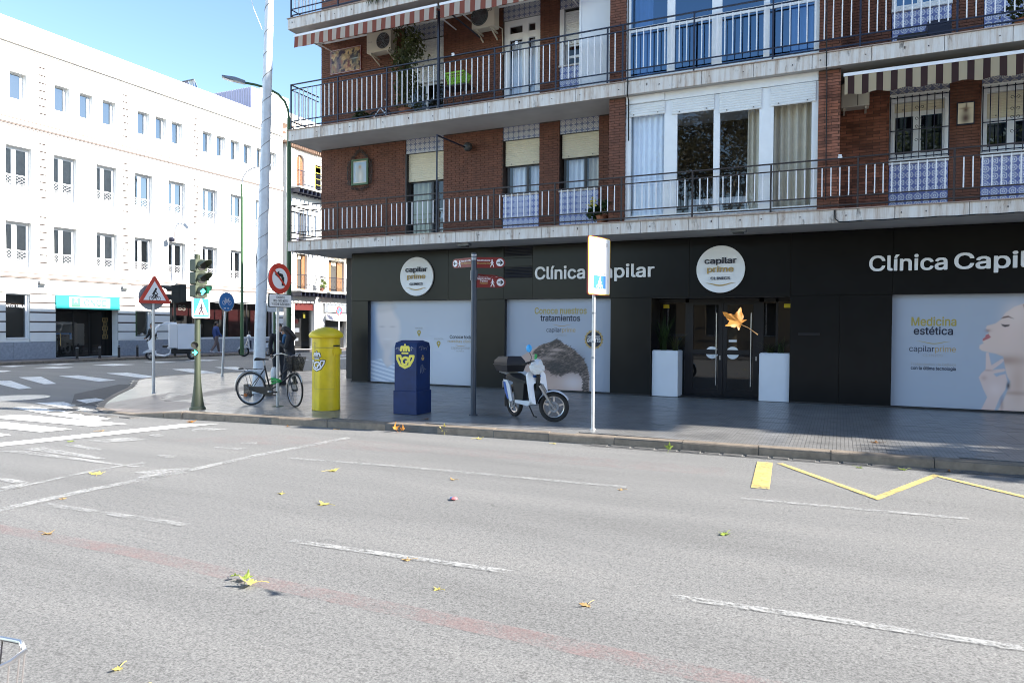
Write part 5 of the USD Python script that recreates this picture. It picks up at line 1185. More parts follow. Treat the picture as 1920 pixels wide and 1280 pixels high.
for z in (4.2, 4.45, 4.72, 4.98): part(t, 'shelf', MB().box(-10.08, 16.8, z, -9.72, 17.1, z + .03), 'frame_white' if z > 4.4 else 'wood_brown', smooth=False)
for x in (-10.08, -9.74): part(t, 'upright', MB().box(x, 16.82, 4.1, x + .02, 17.08, 5.0), 'wood_brown', smooth=False)
part(t, 'box', MB().box(-10.03, 16.84, 4.75, -9.8, 17.0, 4.92), 'sign_white', smooth=False); part(t, 'box', MB().box(-10.0, 16.84, 4.23, -9.85, 17.0, 4.42), 'curtain_beige', smooth=False)
for x, z, lb in ((-8.75, 8.47, 'white clothes-line pulley on the rail above the lime basket'), (-7.02, 8.47, 'white pulley on the rail by the white door'), (-.02, 5.12, 'white pulley on the rail under the brown awning')):
    t = thing('line_pulley', lb, 'pulley', (x, YR, z)); part(t, 'wheel', MB().cyl((x - .03, YR - .02, z + .02), (x + .03, YR - .02, z + .02), .022), 'sign_white'); part(t, 'clamp', MB().cbox(x - .04, YR - .024, z - .03, x + .04, YR + .024, z + .004, .004), 'sign_white', smooth=False)

# ------------------------------------------------------------------ posts and signs on the corner
AZX = PI / 2                     # a board whose front faces +X (towards the traffic)
def board(m, o, ang): return MB().add(m, frame_T(o, ang))
def rr_poly(w, h, r): return Polygon([(-w / 2 + r, -h / 2 + r), (w / 2 - r, -h / 2 + r), (w / 2 - r, h / 2 - r), (-w / 2 + r, h / 2 - r)]).buffer(r)
def bike_glyph(s):
    out = [Point(-.3, 0).buffer(.2).difference(Point(-.3, 0).buffer(.155)), Point(.3, 0).buffer(.2).difference(Point(.3, 0).buffer(.155))]
    for q in ([(-.3, 0), (-.12, .26), (.18, .26), (.0, .02), (-.12, .26)], [(-.3, 0), (0, .02)], [(.3, 0), (.16, .36), (.26, .38)], [(-.12, .26), (-.16, .36)], [(-.23, .36), (-.09, .36)]): out.append(LineString(q).buffer(.026))
    from shapely import affinity
    return affinity.scale(unary_union(out), s, s, origin=(0, 0))
def rider_glyph(s):
    from shapely import affinity
    g = [bike_glyph(1.), Point(.1, .82).buffer(.09), LineString([(.05, .7), (-.12, .40)]).buffer(.085), LineString([(.05, .66), (.22, .42)]).buffer(.035), LineString([(-.12, .40), (.1, .3), (.02, .02)]).buffer(.05)]
    return affinity.scale(unary_union(g), s, s, origin=(0, 0))
def walker_glyph(s):
    from shapely import affinity
    g = [Point(0, .86).buffer(.085), LineString([(0, .72), (0, .42)]).buffer(.085), LineString([(0, .42), (-.2, .02)]).buffer(.055), LineString([(0, .42), (.16, .2), (.2, .0)]).buffer(.055), LineString([(0, .7), (-.2, .45)]).buffer(.035), LineString([(0, .7), (.2, .5)]).buffer(.035)]
    return affinity.scale(unary_union(g), s, s, origin=(0, 0))
def pole_thing(name, label, cat, x, y, r, h, mat, base=True, top=None, lean=(0, 0)):
    t = thing(name, label, cat, (x, y, .13))
    part(t, 'pole', MB().cyl((x, y, .13), (x + lean[0], y + lean[1], h), r, n=20), mat)
    if base: part(t, 'collar', MB().cyl((x, y, .131), (x, y, .15), r * 1.7, n=20), mat)
    return t
# no-left-turn sign with plate
t = pole_thing('no_left_turn_sign', 'round no left turn sign over a bus and taxi plate, behind the bicycle', 'road sign', -10.113, 10.683, .03, 2.95, 'galvanised', False)
x, y = -10.113, 10.683; sxp = x + .035; ang = AZX - .02
part(t, 'moss_ring', MB().lathe([(.03, 0), (.07, .004), (.1, .002), (.12, 0)], (x, y, .131), 20), 'moss')
part(t, 'disc', board(MB().poly(Point(0, 0).buffer(.3, 32), .02).mesh(), (sxp, y, 2.67), ang), 'steel_grey', smooth=40)
part(t, 'red_ring', board(MB().poly(Point(0, 0).buffer(.3, 32).difference(Point(0, 0).buffer(.205, 32)), .003).mesh(), (sxp + .0202, y, 2.67), ang), 'traffic_red', smooth=False)
part(t, 'white_field', board(MB().poly(Point(0, 0).buffer(.204, 32), .002).mesh(), (sxp + .0202, y, 2.67), ang), 'sign_white', smooth=False)
arrow = unary_union([LineString([(.08, -.14), (.08, .03)]).buffer(.032, cap_style=2), LineString([(.08, .0), (.05, .065), (-.02, .075)]).buffer(.032, cap_style=2), Polygon([(-.02, .15), (-.02, .0), (-.14, .075)])])
part(t, 'arrow', board(MB().poly(arrow, .003).mesh(), (sxp + .0225, y, 2.67), ang), 'letter_black', smooth=False)
part(t, 'red_bar', board(MB().poly(LineString([(-.145, .145), (.145, -.145)]).buffer(.02), .003).mesh(), (sxp + .026, y, 2.67), ang), 'traffic_red', smooth=False)
part(t, 'plate', board(MB().poly(rr_poly(.62, .27, .03), .018).mesh(), (sxp, y + .02, 2.23), ang), 'letter_black', smooth=False)
part(t, 'plate_face', board(MB().poly(rr_poly(.59, .24, .025), .003).mesh(), (sxp + .0185, y + .02, 2.23), ang), 'sign_white', smooth=False)
for s, w_, dz in (('EXCEPTO', .22, .045), ('BUS-TAXI-MOTO', .38, -.022), ('Y COCHE ELÉCTRICO', .48, -.09)): part(t, 'lettering', board(text(s, .045, True, .002, w_), (sxp + .022, y + .02, 2.23 + dz), ang), 'letter_navy', smooth=False)
part(t, 'clamp', MB().box(x - .04, y - .035, 2.6, x + .034, y + .035, 2.63).box(x - .04, y - .035, 2.22, x + .034, y + .035, 2.25), 'galvanised', smooth=False)
# second plate sign further back
t = pole_thing('plate_sign', 'white rectangular plate sign half hidden behind the no left turn plate', 'road sign', -14.75, 15.45, .035, 2.55, 'pole_green', False)
part(t, 'plate', board(MB().poly(rr_poly(.62, .42, .03), .015).mesh(), (-14.71, 15.45, 2.34), AZX), 'sign_white', smooth=False)
part(t, 'lettering', board(text('SALIDA', .06, False, .002, .34), (-14.694, 15.5, 2.36), AZX), 'letter_grey', smooth=False)
# triangle with round back sign
x, y = -14.493, 11.307
t = pole_thing('cyclist_warning_sign', 'red triangle cyclist warning sign at the kerb corner', 'road sign', x, y, .032, 2.85, 'galvanised')
tri = Polygon([(-.36, -.21), (.36, -.21), (0, .415)]).buffer(-.02).buffer(.035)
ang = AZX - .25; o = np.array([x + .04, y, 2.46]); nr = np.array([math.sin(ang), -math.cos(ang), 0])
part(t, 'plate', board(MB().poly(tri, .018).mesh(), o, ang), 'traffic_red', smooth=False)
part(t, 'white_field', board(MB().poly(tri.buffer(-.075), .002).mesh(), o + nr * .0182, ang), 'sign_white', smooth=False)
from shapely import affinity
part(t, 'cyclist', board(MB().poly(affinity.translate(rider_glyph(.27), 0, -.11), .002).mesh(), o + nr * .0206, ang), 'letter_black', smooth=False)
part(t, 'rear_disc', board(MB().poly(Point(0, 0).buffer(.3, 32), .015).mesh(), (x - .055, y, 2.38), ang), 'steel_grey', smooth=False)
# blue cycle lane disc, leaning post
x, y = -17.724, 16.291
t = pole_thing('cycle_lane_sign', 'round blue cycle lane sign on a leaning post', 'road sign', x, y, .035, 2.75, 'galvanised', True, lean=(.06, .1))
o = np.array([x + .095, y + .085, 2.48]); ang = AZX - .0
part(t, 'disc', board(MB().poly(Point(0, 0).buffer(.305, 32), .018).mesh(), o, ang), 'galvanised', smooth=False)
part(t, 'blue_field', board(MB().poly(Point(0, 0).buffer(.285, 32), .002).mesh(), o + [.0182, 0, 0], ang), 'traffic_blue', smooth=False)
part(t, 'cycle', board(MB().poly(affinity.translate(bike_glyph(.36), 0, -.02), .002).mesh(), o + [.0206, 0, 0], ang), 'sign_white', smooth=False)
part(t, 'sticker', board(MB().poly(unary_union([rr_poly(.09, .04, .01).buffer(0), affinity.translate(rr_poly(.07, .04, .015), .13, 0)]), .002).mesh(), o + [.0206, -.08, -.2], ang), 'sign_white', smooth=False)
# resident-zone parking sign with the lit face
x, y = -3.493, 10.543
t = pole_thing('parking_zone_sign', 'tall white ZONA parking sign with a red edge before the lettering', 'road sign', x, y, .027, 3.1, 'galvanised')
ang = AZX - .28; nr = np.array([math.sin(ang), -math.cos(ang), 0]); tg = np.array([math.cos(ang), math.sin(ang), 0]); o = np.array([x, y, 2.70]) + nr * .05 + tg * .04
part(t, 'plate', board(MB().poly(rr_poly(.62, .91, .04), .022).mesh(), o, ang), 'red_sign', smooth=False)
part(t, 'yellow_rim', board(MB().poly(rr_poly(.60, .89, .035), .002).mesh(), o + nr * .0222, ang), 'yellow_bright', smooth=False)
part(t, 'white_field', board(MB().poly(rr_poly(.578, .868, .03), .002).mesh(), o + nr * .0246, ang), 'sign_white', smooth=False)
part(t, 'lettering', board(text('ZONA', .065, False, .002, .2), o + nr * .027 + [0, 0, .22], ang), 'letter_grey', smooth=False)
part(t, 'lettering', board(text('B', .05, True, .002), o + nr * .027 + tg * .2 + [0, 0, .32], ang), 'letter_grey', smooth=False)
part(t, 'slash', board(MB().poly(LineString([(-.12, -.05), (.12, .16)]).buffer(.008), .002).mesh(), o + nr * .027, ang), 'letter_grey', smooth=False)
part(t, 'blue_field', board(MB().poly(rr_poly(.34, .2, .01), .002).mesh(), o + nr * .027 + [0, 0, -.25], ang), 'traffic_blue', smooth=False)
part(t, 'cyclist', board(MB().poly(affinity.translate(rider_glyph(.17), 0, -.07), .002).mesh(), o + nr * .0295 + [0, 0, -.25], ang), 'sign_white', smooth=False)
part(t, 'stripe', board(MB().poly(rr_poly(.32, .02, .004), .002).mesh(), o + nr * .027 + [0, 0, -.12], ang), 'letter_grey', smooth=False)
for z in (1.25, 1.5, 1.95): part(t, 'sleeve', MB().cyl((x, y, z), (x, y, z + .03), .030, n=16), 'steel_grey')
# tourist finger post
x, y = -6.006, 11.256
t = pole_thing('finger_post', 'slate grey tourist finger post with dark red direction blades', 'signpost', x, y, .05, 2.9, 'slate_post')
part(t, 'cap', MB().cyl((x, y, 2.9), (x, y, 3.07), .048, n=20), 'slate_post'); part(t, 'collar', MB().cyl((x, y, 2.58), (x, y, 2.76), .068, n=20), 'slate_post')
for z, h in ((3.035, .01), (2.985, .008), (2.95, .014), (3.01, .006)): part(t, 'cap_ring', MB().cyl((x, y, z), (x, y, z + h), .0495, n=20), 'sign_white')
def finger(z, az, L, h, rows, sgn):
    """A blade that runs from the post along azimuth az; its printed side towards the camera."""
    d = np.array([math.cos(az), math.sin(az), 0]); ang = az if sgn > 0 else az + PI
    o = np.array([x, y, z]) + d * (.05 + L / 2)
    s = 1 if sgn > 0 else -1
    shape = LineString([(-L / 2 + h * .0, 0), (L / 2, 0)]).buffer(h / 2, cap_style=2).union(Point(s * L / 2, 0).buffer(h / 2))
    fb = part(t, 'finger', board(MB().poly(shape, .03).mesh(), o, ang), 'red_sign', smooth=False)
    n_ = np.array([math.sin(ang), -math.cos(ang), 0]); f = o + n_ * .0305
    tg_ = np.array([math.cos(ang), math.sin(ang), 0])
    part(fb, 'roundel', board(MB().poly(Point(0, 0).buffer(h * .36), .002).mesh(), f + tg_ * s * (L / 2 - .0), ang), 'sign_white', smooth=False)
    ar = unary_union([LineString([(-.03, 0), (.03, 0)]).buffer(.007), LineString([(.008, .022), (.032, 0), (.008, -.022)]).buffer(.007)])
    part(fb, 'arrow', board(MB().poly(affinity.scale(ar, s * h / .14, h / .14, origin=(0, 0)), .002).mesh(), f + n_ * .0025 + tg_ * s * L / 2, ang), 'letter_black', smooth=False)
    part(fb, 'walker', board(MB().poly(affinity.translate(walker_glyph(h * .75), 0, -h * .4), .002).mesh(), f + tg_ * s * (L / 2 - h * .75), ang), 'sign_white', smooth=False)
    for i, (s_, mt, w_) in enumerate(rows):
        part(fb, 'lettering', board(text(s_, h * .17, True, .0015, min(w_, L - h * .95)), f - tg_ * s * (h * .45) + [0, 0, h * (.12 - .27 * i if len(rows) == 2 else .26 - .21 * i)], ang), mt, smooth=False)
finger(2.90, .42, .42, .19, [('Zona Monumental', 'sign_white', .30), ('Monumental Area', 'letter_gold', .30)], 1)
finger(2.545, .42, .43, .19, [('Palacio de San', 'sign_white', .26), ('Telmo', 'sign_white', .14), ('Palace', 'letter_gold', .14)], 1)
finger(2.62, 1.25, .50, .16, [('Estación', 'sign_white', .28), ('Station', 'letter_gold', .26)], 1)
finger(2.91, PI - .35, .44, .17, [('Paseo de la Orilla', 'sign_white', .27), ('The Riverside', 'letter_gold', .27)], -1)
# ------------------------------------------------------------------ traffic light
x, y = -11.107, 9.615
t = thing('traffic_light', 'green traffic light post with a crossing sign, at the front kerb', 'traffic light', (x, y, .13))
part(t, 'post', MB().lathe([(.15, 0), (.145, .03), (.12, .06), (.085, .3), (.062, .55), (.055, .8), (.05, 2.1), (.05, 2.95)], (x, y, .13), 24), 'signal_green')
def signal_head(t, o, az, n, r_, green=None, hood=.24, mat='signal_green', boxd=.16, glyph=True):
    d = np.array([math.cos(az), math.sin(az), 0]); s_ = np.array([-d[1], d[0], 0]); pitch = r_ * 2.3
    for k in range(n):
        c = np.array(o) + [0, 0, -k * pitch]
        b = board(MB().poly(rr_poly(r_ * 2.5, pitch * .97, .03), boxd).mesh(), c - d * boxd / 2, az + PI / 2)
        hd = part(t, 'lamp_housing', b, mat, smooth=30)
        lens = MB().add(trimesh.creation.cylinder(r_ * .92, .01, sections=32), frame_T(c + d * (boxd / 2 + .004), az + PI / 2))
        part(hd, 'lens', lens, 'lamp_green' if green == k and not glyph else 'lens_dark')
        if green == k and glyph:
            ar = unary_union([LineString([(-.055, 0), (.05, 0)]).buffer(.016), LineString([(.0, .055), (.058, 0), (.0, -.055)]).buffer(.016)])
            part(hd, 'green_arrow', board(MB().poly(affinity.scale(ar, r_ / .1, r_ / .1, origin=(0, 0)), .003).mesh(), c + d * (boxd / 2 + .0095), az + PI / 2), 'lamp_green', smooth=False)
        m = MB(); A = np.radians(np.linspace(-25, 205, 26)); V = []
        for rad, e in ((r_, 0), (r_, 1), (r_ * .94, 1), (r_ * .94, 0)):
            for a in A:
                L = hood * (.35 + .65 * max(0, math.sin(a)) ** .7) if e else .0
                p = c + d * (boxd / 2 + L) + s_ * rad * math.cos(a) + np.array([0, 0, rad * math.sin(a)]); V.append(p)
        q = len(A); F = []
        for i in range(3):
            for k2 in range(q - 1): a_ = i * q + k2; F += [(a_, a_ + 1, a_ + q + 1), (a_, a_ + q + 1, a_ + q)]
        m.add((np.array(V), np.array(F))); part(hd, 'hood', m, mat, smooth=40)
HA = -.05
signal_head(t, (x + .06, y - .02, 2.865), HA, 3, .105, green=2)
ang = AZX + HA; o = np.array([x + .075, y + .01, 2.065]); nr = np.array([math.sin(ang), -math.cos(ang), 0])
cs = part(t, 'crossing_sign', board(MB().poly(rr_poly(.40, .40, .05), .015).mesh(), o, ang), 'galvanised', smooth=False)
part(cs, 'white_border', board(MB().poly(rr_poly(.395, .395, .05), .002).mesh(), o + nr * .0152, ang), 'sign_white', smooth=False)
part(cs, 'cyan_field', board(MB().poly(rr_poly(.34, .34, .02).difference(Polygon([(-.155, -.135), (.155, -.135), (.0, .2)])), .002).mesh(), o + nr * .0176, ang), 'traffic_cyan', smooth=False)
part(cs, 'walker', board(MB().poly(affinity.translate(walker_glyph(.22), 0, -.125), .002).mesh(), o + nr * .0176, ang), 'letter_navy', smooth=False)
part(cs, 'stripes', board(MB().poly(unary_union([LineString([(k * .04 - .1, -.13), (k * .03 - .075, -.085)]).buffer(.004) for k in range(6)]), .002).mesh(), o + nr * .0176, ang), 'traffic_red', smooth=False)
rp = np.array([x + .02, y - .075, 1.22]); 
for k in (0, 1):
    c = rp + [0, 0, .14 - k * .145]; az = -.75; d = np.array([math.cos(az), math.sin(az), 0])
    rp_ = part(t, 'repeater', MB().cyl(c - d * .06, c + d * .05, .067, n=28), 'signal_green')
    part(rp_, 'lens', MB().cyl(c + d * .05, c + d * .054, .058, n=28), 'lens_dark')
    if k:
        ar = unary_union([LineString([(-.035, 0), (.03, 0)]).buffer(.011), LineString([(.0, .035), (.036, 0), (.0, -.035)]).buffer(.011)])
        part(rp_, 'green_arrow', board(MB().poly(ar, .003).mesh(), c + d * .0545, az + PI / 2), 'lamp_green', smooth=False)
    part(rp_, 'hood', MB().add(trimesh.creation.annulus(.06, .067, .035, sections=28), frame_T(c + d * .067, az + PI / 2)), 'signal_green')
# the signal seen from behind, past the cargo trike
x, y = -31.2, 25.6
t = thing('traffic_light', 'dark traffic signal seen from behind, above the white cargo trike', 'traffic light', (x, y, .13))
part(t, 'post', MB().cyl((x, y, .13), (x, y, 3.0), .06), 'signal_black')
signal_head(t, (x + .05, y - .02, 3.58), -PI / 2 - .6, 2, .2, hood=.55, mat='signal_black', boxd=.35, glyph=False)
part(t, 'back_box', MB().cbox(x - .1, y + .02, 2.95, x + .35, y + .45, 3.85, .03), 'signal_black')
# ------------------------------------------------------------------ lamp posts
t = thing('lamp_post', 'tall white lamp column wound with wire, behind the bicycle', 'lamp post', (-12.5, 12.6, .13))
A, Bq = np.array([-12.55, 12.62, .13]), np.array([-12.30, 12.75, 9.9])
part(t, 'column', MB().tube([A, A + (Bq - A) * .08, Bq], [.155, .135, .095], 28), 'white_paint_pole')
hx = MB(); tt = np.linspace(.22, 1, 260)
ctr = A + (Bq - A) * tt[:, None]; rad = .133 - .036 * tt; w_ = tt * 2 * PI * 18
hx.tube(np.stack([ctr[:, 0] + rad * np.cos(w_), ctr[:, 1] + rad * np.sin(w_), ctr[:, 2] + .03 * np.sin(w_ * .37)], 1), .008, 5)
part(t, 'wound_wire', hx, 'wire')
part(t, 'loose_wire', MB().tube([(-12.42, 12.62, 8.7), (-12.62, 12.55, 9.2), (-12.75, 12.5, 9.75), (-12.9, 12.4, 10.1)], .009, 5).tube([(-12.38, 12.6, 9.4), (-12.55, 12.55, 9.5), (-12.68, 12.5, 9.9)], .009, 5), 'bar_white')
for q, lb in (((-12.32, 12.05), 'short brown stub at the foot of the white column, left one'), ((-11.85, 12.25), 'short brown stub at the foot of the white column, right one')):
    s = thing('ground_stub', lb, 'stub', (*q, .13))
    part(s, 'block', MB().cbox(q[0] - .065, q[1] - .06, .13, q[0] + .065, q[1] + .06, .39, .012), 'stub_brown'); part(s, 'plate', MB().cbox(q[0] - .11, q[1] - .1, .13, q[0] + .11, q[1] + .1, .15, .004), 'stub_brown', smooth=False)
x, y = -18.989, 20.649
t = thing('lamp_post', 'tall green street lamp with a curved arm, behind the corner slab', 'lamp post', (x, y, .13))
lt = np.array([-math.cos(math.radians(47.4)), -math.sin(math.radians(47.4)), 0]) * 1.0
lt = np.array([-y, x, 0]) / math.hypot(x, y) * -1; lt = -np.array([y, -x, 0]) / math.hypot(x, y)
part(t, 'column', MB().tube([(x, y, .13), (x, y, 4.5), (x, y, 9.6)], [.1, .085, .07], 20), 'pole_green')
P0 = np.array([x, y, 0]); arm = [P0 + lt * a + [0, 0, b] for a, b in ((0, 9.55), (.03, 9.9), (.15, 10.2), (.38, 10.45), (.75, 10.63), (1.2, 10.72), (1.65, 10.76))]
part(t, 'arm', MB().tube(arm, .045, 12), 'pole_green')
hd = part(t, 'lamp_head', MB().add(hull([P0 + lt * a + np.cross(lt, [0, 0, 1]) * s + [0, 0, z] for a, s, z in ((1.55, -.07, 10.70), (1.55, .07, 10.70), (1.55, -.07, 10.82), (1.55, .07, 10.82), (1.9, -.14, 10.76), (1.9, .14, 10.76), (1.9, -.12, 10.9), (1.9, .12, 10.9), (2.35, -.12, 10.86), (2.35, .12, 10.86), (2.35, -.08, 10.93), (2.35, .08, 10.93))])), 'steel_grey')
part(hd, 'lens', MB().add(hull([P0 + lt * a + np.cross(lt, [0, 0, 1]) * s + [0, 0, z] for a in (1.95, 2.3) for s in (-.09, .09) for z in (10.745 + (a - 1.95) * .22, 10.76 + (a - 1.95) * .22)])), 'sign_white', smooth=False)
x, y = -29.84, 28.8
t = thing('lamp_post', 'slender green lamp post across the side street, behind the parked scooter', 'lamp post', (x, y, .13))
part(t, 'column', MB().tube([(x, y, .13), (x, y, 1.2), (x, y, 9.5)], [.11, .09, .05], 16), 'pole_green')
lt = np.array([y, -x, 0]) / math.hypot(x, y); P0 = np.array([x, y, 0])
part(t, 'arm', MB().tube([P0 + lt * a + [0, 0, b] for a, b in ((0, 9.4), (.05, 9.85), (.25, 10.2), (.55, 10.42), (1.05, 10.6), (1.2, 10.63))], .035, 10), 'steel_grey')
part(t, 'lamp_head', MB().add(hull([P0 + lt * a + np.cross(lt, [0, 0, 1]) * s + [0, 0, z] for a, s, z in ((1.1, -.1, 10.6), (1.1, .1, 10.6), (1.1, 0, 10.76), (1.4, -.12, 10.62), (1.4, .12, 10.62), (1.35, 0, 10.8), (1.75, 0, 10.66))])), 'steel_grey')
# no-parking disc before the far shops
x, y = -33.0, 41.0
t = pole_thing('no_parking_sign', 'pink rimmed blue no parking disc before the far shop', 'road sign', x, y, .04, 2.9, 'bar_white', False)
for r_, mt, dz in ((.33, 'traffic_red', .03), (.24, 'traffic_blue', .0335)): part(t, 'disc', board(MB().poly(Point(0, 0).buffer(r_, 24), .003).mesh(), (x + dz, y, 2.85), AZX), mt, smooth=False)
part(t, 'slash', board(MB().poly(LineString([(-.16, .16), (.16, -.16)]).buffer(.03), .003).mesh(), (x + .037, y, 2.85), AZX), 'traffic_red', smooth=False)
part(t, 'plate', board(MB().poly(rr_poly(.6, .3, .02), .01).mesh(), (x + .03, y, 2.35), AZX), 'sign_white', smooth=False)
# bollards
for k, (yy_, lb) in enumerate(((21.1, 'black bollard furthest left before the dark teal-signed entrance'), (22.2, 'black bollard before the middle of the teal-signed entrance'), (23.2, 'black bollard at the right edge of the teal-signed entrance'), (24.2, 'black bollard left of the cyclist warning sign post'))):
    if k == 0:
        b0 = thing('bollard', lb, 'bollard', (-32.2, yy_, .125), 0, 'bollards along the far kerb')
        part(b0, 'shaft', MB().lathe([(.07, 0), (.07, .02), (.055, .04), (.055, .44), (.062, .45), (.062, .48), (.055, .49), (.055, .55), (.03, .585), (0, .59)], (0, 0, 0), 18), 'black_matt', local=True)
        part(b0, 'band', MB().lathe([(.0575, .505), (.0575, .535), (.055, .54)], (0, 0, 0), 18), 'steel_grey', local=True)
    else: copy_of(b0, (-32.2, yy_, .125), 0, lb)
# ------------------------------------------------------------------ post boxes
x, y = -8.93, 10.72
t = thing('pillar_post_box', 'yellow cylindrical post box with a domed cap on the pavement', 'post box', (x, y, .13))
part(t, 'body', MB().lathe([(0, 0), (.258, 0), (.265, .01), (.265, .012), (.262, .3), (.262, 1.38), (.262, 1.385)], (x, y, .13), 56), 'yellow_paint')
part(t, 'cap', MB().lathe([(.262, 1.375), (.31, 1.385), (.322, 1.41), (.322, 1.44), (.31, 1.465), (.26, 1.51), (.17, 1.555), (.08, 1.578), (0, 1.585)], (x, y, .13), 56), 'yellow_paint')
def on_cyl(poly, az0, r_, depth, z0):
    """Wraps a flat shape round the upright cylinder; x of the shape runs along the curve."""
    m = MB().poly(poly, depth).mesh().subdivide_to_size(.03); v = np.array(m.vertices)
    a = az0 + v[:, 0] / r_; R_ = r_ + v[:, 2]
    return (np.stack([x + R_ * np.cos(a), y + R_ * np.sin(a), z0 + v[:, 1]], 1), np.array(m.faces))
VA = math.atan2(-y, -x)          # towards the camera
def frame_lines(w, h, t_): return Polygon([(-w / 2, -h / 2), (w / 2, -h / 2), (w / 2, h / 2), (-w / 2, h / 2)]).difference(Polygon([(-w / 2 + t_, -h / 2 + t_), (w / 2 - t_, -h / 2 + t_), (w / 2 - t_, h / 2 - t_), (-w / 2 + t_, h / 2 - t_)]))
part(t, 'door_seam', on_cyl(frame_lines(.42, .78, .006), VA - .12, .262, .0015, .93), 'letter_olive', smooth=30)
part(t, 'waist_seam', MB().torus((x, y, 1.33), .2625, .004, (0, 0, 1), 56, 5), 'letter_olive')
part(t, 'slot', on_cyl(rr_poly(.2, .03, .01), VA + .9, .262, .004, 1.36), 'letter_black', smooth=30); part(t, 'slot_hood', on_cyl(rr_poly(.24, .1, .02), VA + .95, .263, .03, 1.25), 'yellow_paint', smooth=30)
def horn(s, out):
    """Crown over a coiled horn, as line work."""
    tt = np.linspace(0, 2.2 * PI, 40); rad = .035 + .085 * tt / tt[-1]
    sp = [(rad[i] * math.cos(-tt[i] + .3), rad[i] * math.sin(-tt[i] + .3) - .05) for i in range(40)]
    g = [LineString(sp).buffer(.022 + out), LineString([(-.20, .08), (-.19, .0), (-.12, -.12), (0, -.17), (.12, -.12), (.2, .0), (.22, .08), (.13, .08), (.11, .02), (.06, -.04)]).buffer(.022 + out)]
    g += [LineString([(-.20, .08), (-.12, .08), (-.1, .02)]).buffer(.022 + out)]
    g += [LineString([(-.07, .14), (.07, .14)]).buffer(.014 + out), LineString([(-.105, .20), (-.085, .27), (.085, .27), (.105, .20)]).buffer(.022 + out)]
    g += [LineString([(k, .195), (k, .25)]).buffer(.014 + out) for k in (-.04, 0, .04)] + [Point(0, .32).buffer(.018 + out)]
    return affinity.scale(unary_union(g), s, s, origin=(0, 0))
part(t, 'emblem_outline', on_cyl(horn(.72, .014), VA + .52 - 1.25, .2622, .001, 1.02), 'letter_black', smooth=30)
part(t, 'emblem', on_cyl(horn(.72, -.004), VA + .52 - 1.25, .2634, .001, 1.02), 'sign_white', smooth=30)
part(t, 'graffiti', on_cyl(unary_union([LineString([(-.05, .06), (.03, .05), (-.02, -.02)]).buffer(.005), LineString([(0, .08), (.0, -.05)]).buffer(.005), LineString([(-.03, .01), (.04, .0), (.02, -.07)]).buffer(.004)]), VA - .95, .262, .001, 1.36), 'letter_olive', smooth=30)
# blue letter box on a plinth
t = thing('blue_post_box', 'dark blue angular post box on a plinth with a gold horn emblem', 'post box', (-7.0, 11.05, .13))
def prism4(c, hx, hy, z0, z1, k=1.): return hull([(c[0] + sx_ * hx * (1 if z == z0 else k), c[1] + sy_ * hy * (1 if z == z0 else k), z) for sx_ in (-1, 1) for sy_ in (-1, 1) for z in (z0, z1)])
CX, CY = -7.17, 11.03
part(t, 'plinth', MB().cbox(CX - .255, CY - .255, .131, CX + .255, CY + .255, .56, .008), 'blue_paint', smooth=False)
part(t, 'body', MB().add(hull([(CX + a * .235, CY + b * .235, z) for a in (-1, 1) for b in (-1, 1) for z in (.56, 1.36)] + [(CX + a * .235, CY + b * .2, 1.44) for a in (-1, 1) for b in (-1, 1)] + [(CX + a * .2, CY + b * .05, 1.48) for a in (-1, 1) for b in (-1, 1)])), 'blue_paint', smooth=False)
yf = CY - .2352
part(t, 'emblem', board(MB().poly(horn(.85, .004), .002).mesh(), (CX - .01, yf, 1.13), 0), 'yellow_bright', smooth=False)
part(t, 'emblem', board(MB().poly(horn(.2, .004), .002).mesh(), (CX + .2352, CY - .02, 1.15), AZX), 'letter_gold', label='small gold horn emblem on the right side', smooth=False)
def scrawl(w, h, n, seed):
    r = random.Random(seed); g = []
    for k in range(n): x0 = -w / 2 + w * k / n; g.append(LineString([(x0, r.uniform(-h, h)), (x0 + w / n * .4, r.uniform(-h, h)), (x0 + w / n * .2, r.uniform(-h, h)), (x0 + w / n * .9, r.uniform(-h, h))]).buffer(.004))
    return unary_union(g)
part(t, 'graffiti', board(MB().poly(scrawl(.38, .045, 7, 3), .001).mesh(), (CX - .02, yf, 1.34), 0), 'steel_grey', smooth=False)
part(t, 'graffiti', board(MB().poly(scrawl(.3, .04, 5, 5), .001).mesh(), (CX + .2352, CY, 1.34), AZX), 'steel_grey', smooth=False); part(t, 'graffiti', board(MB().poly(scrawl(.2, .09, 3, 8), .001).mesh(), (CX + .2352, CY, .95), AZX), 'steel_grey', smooth=False)

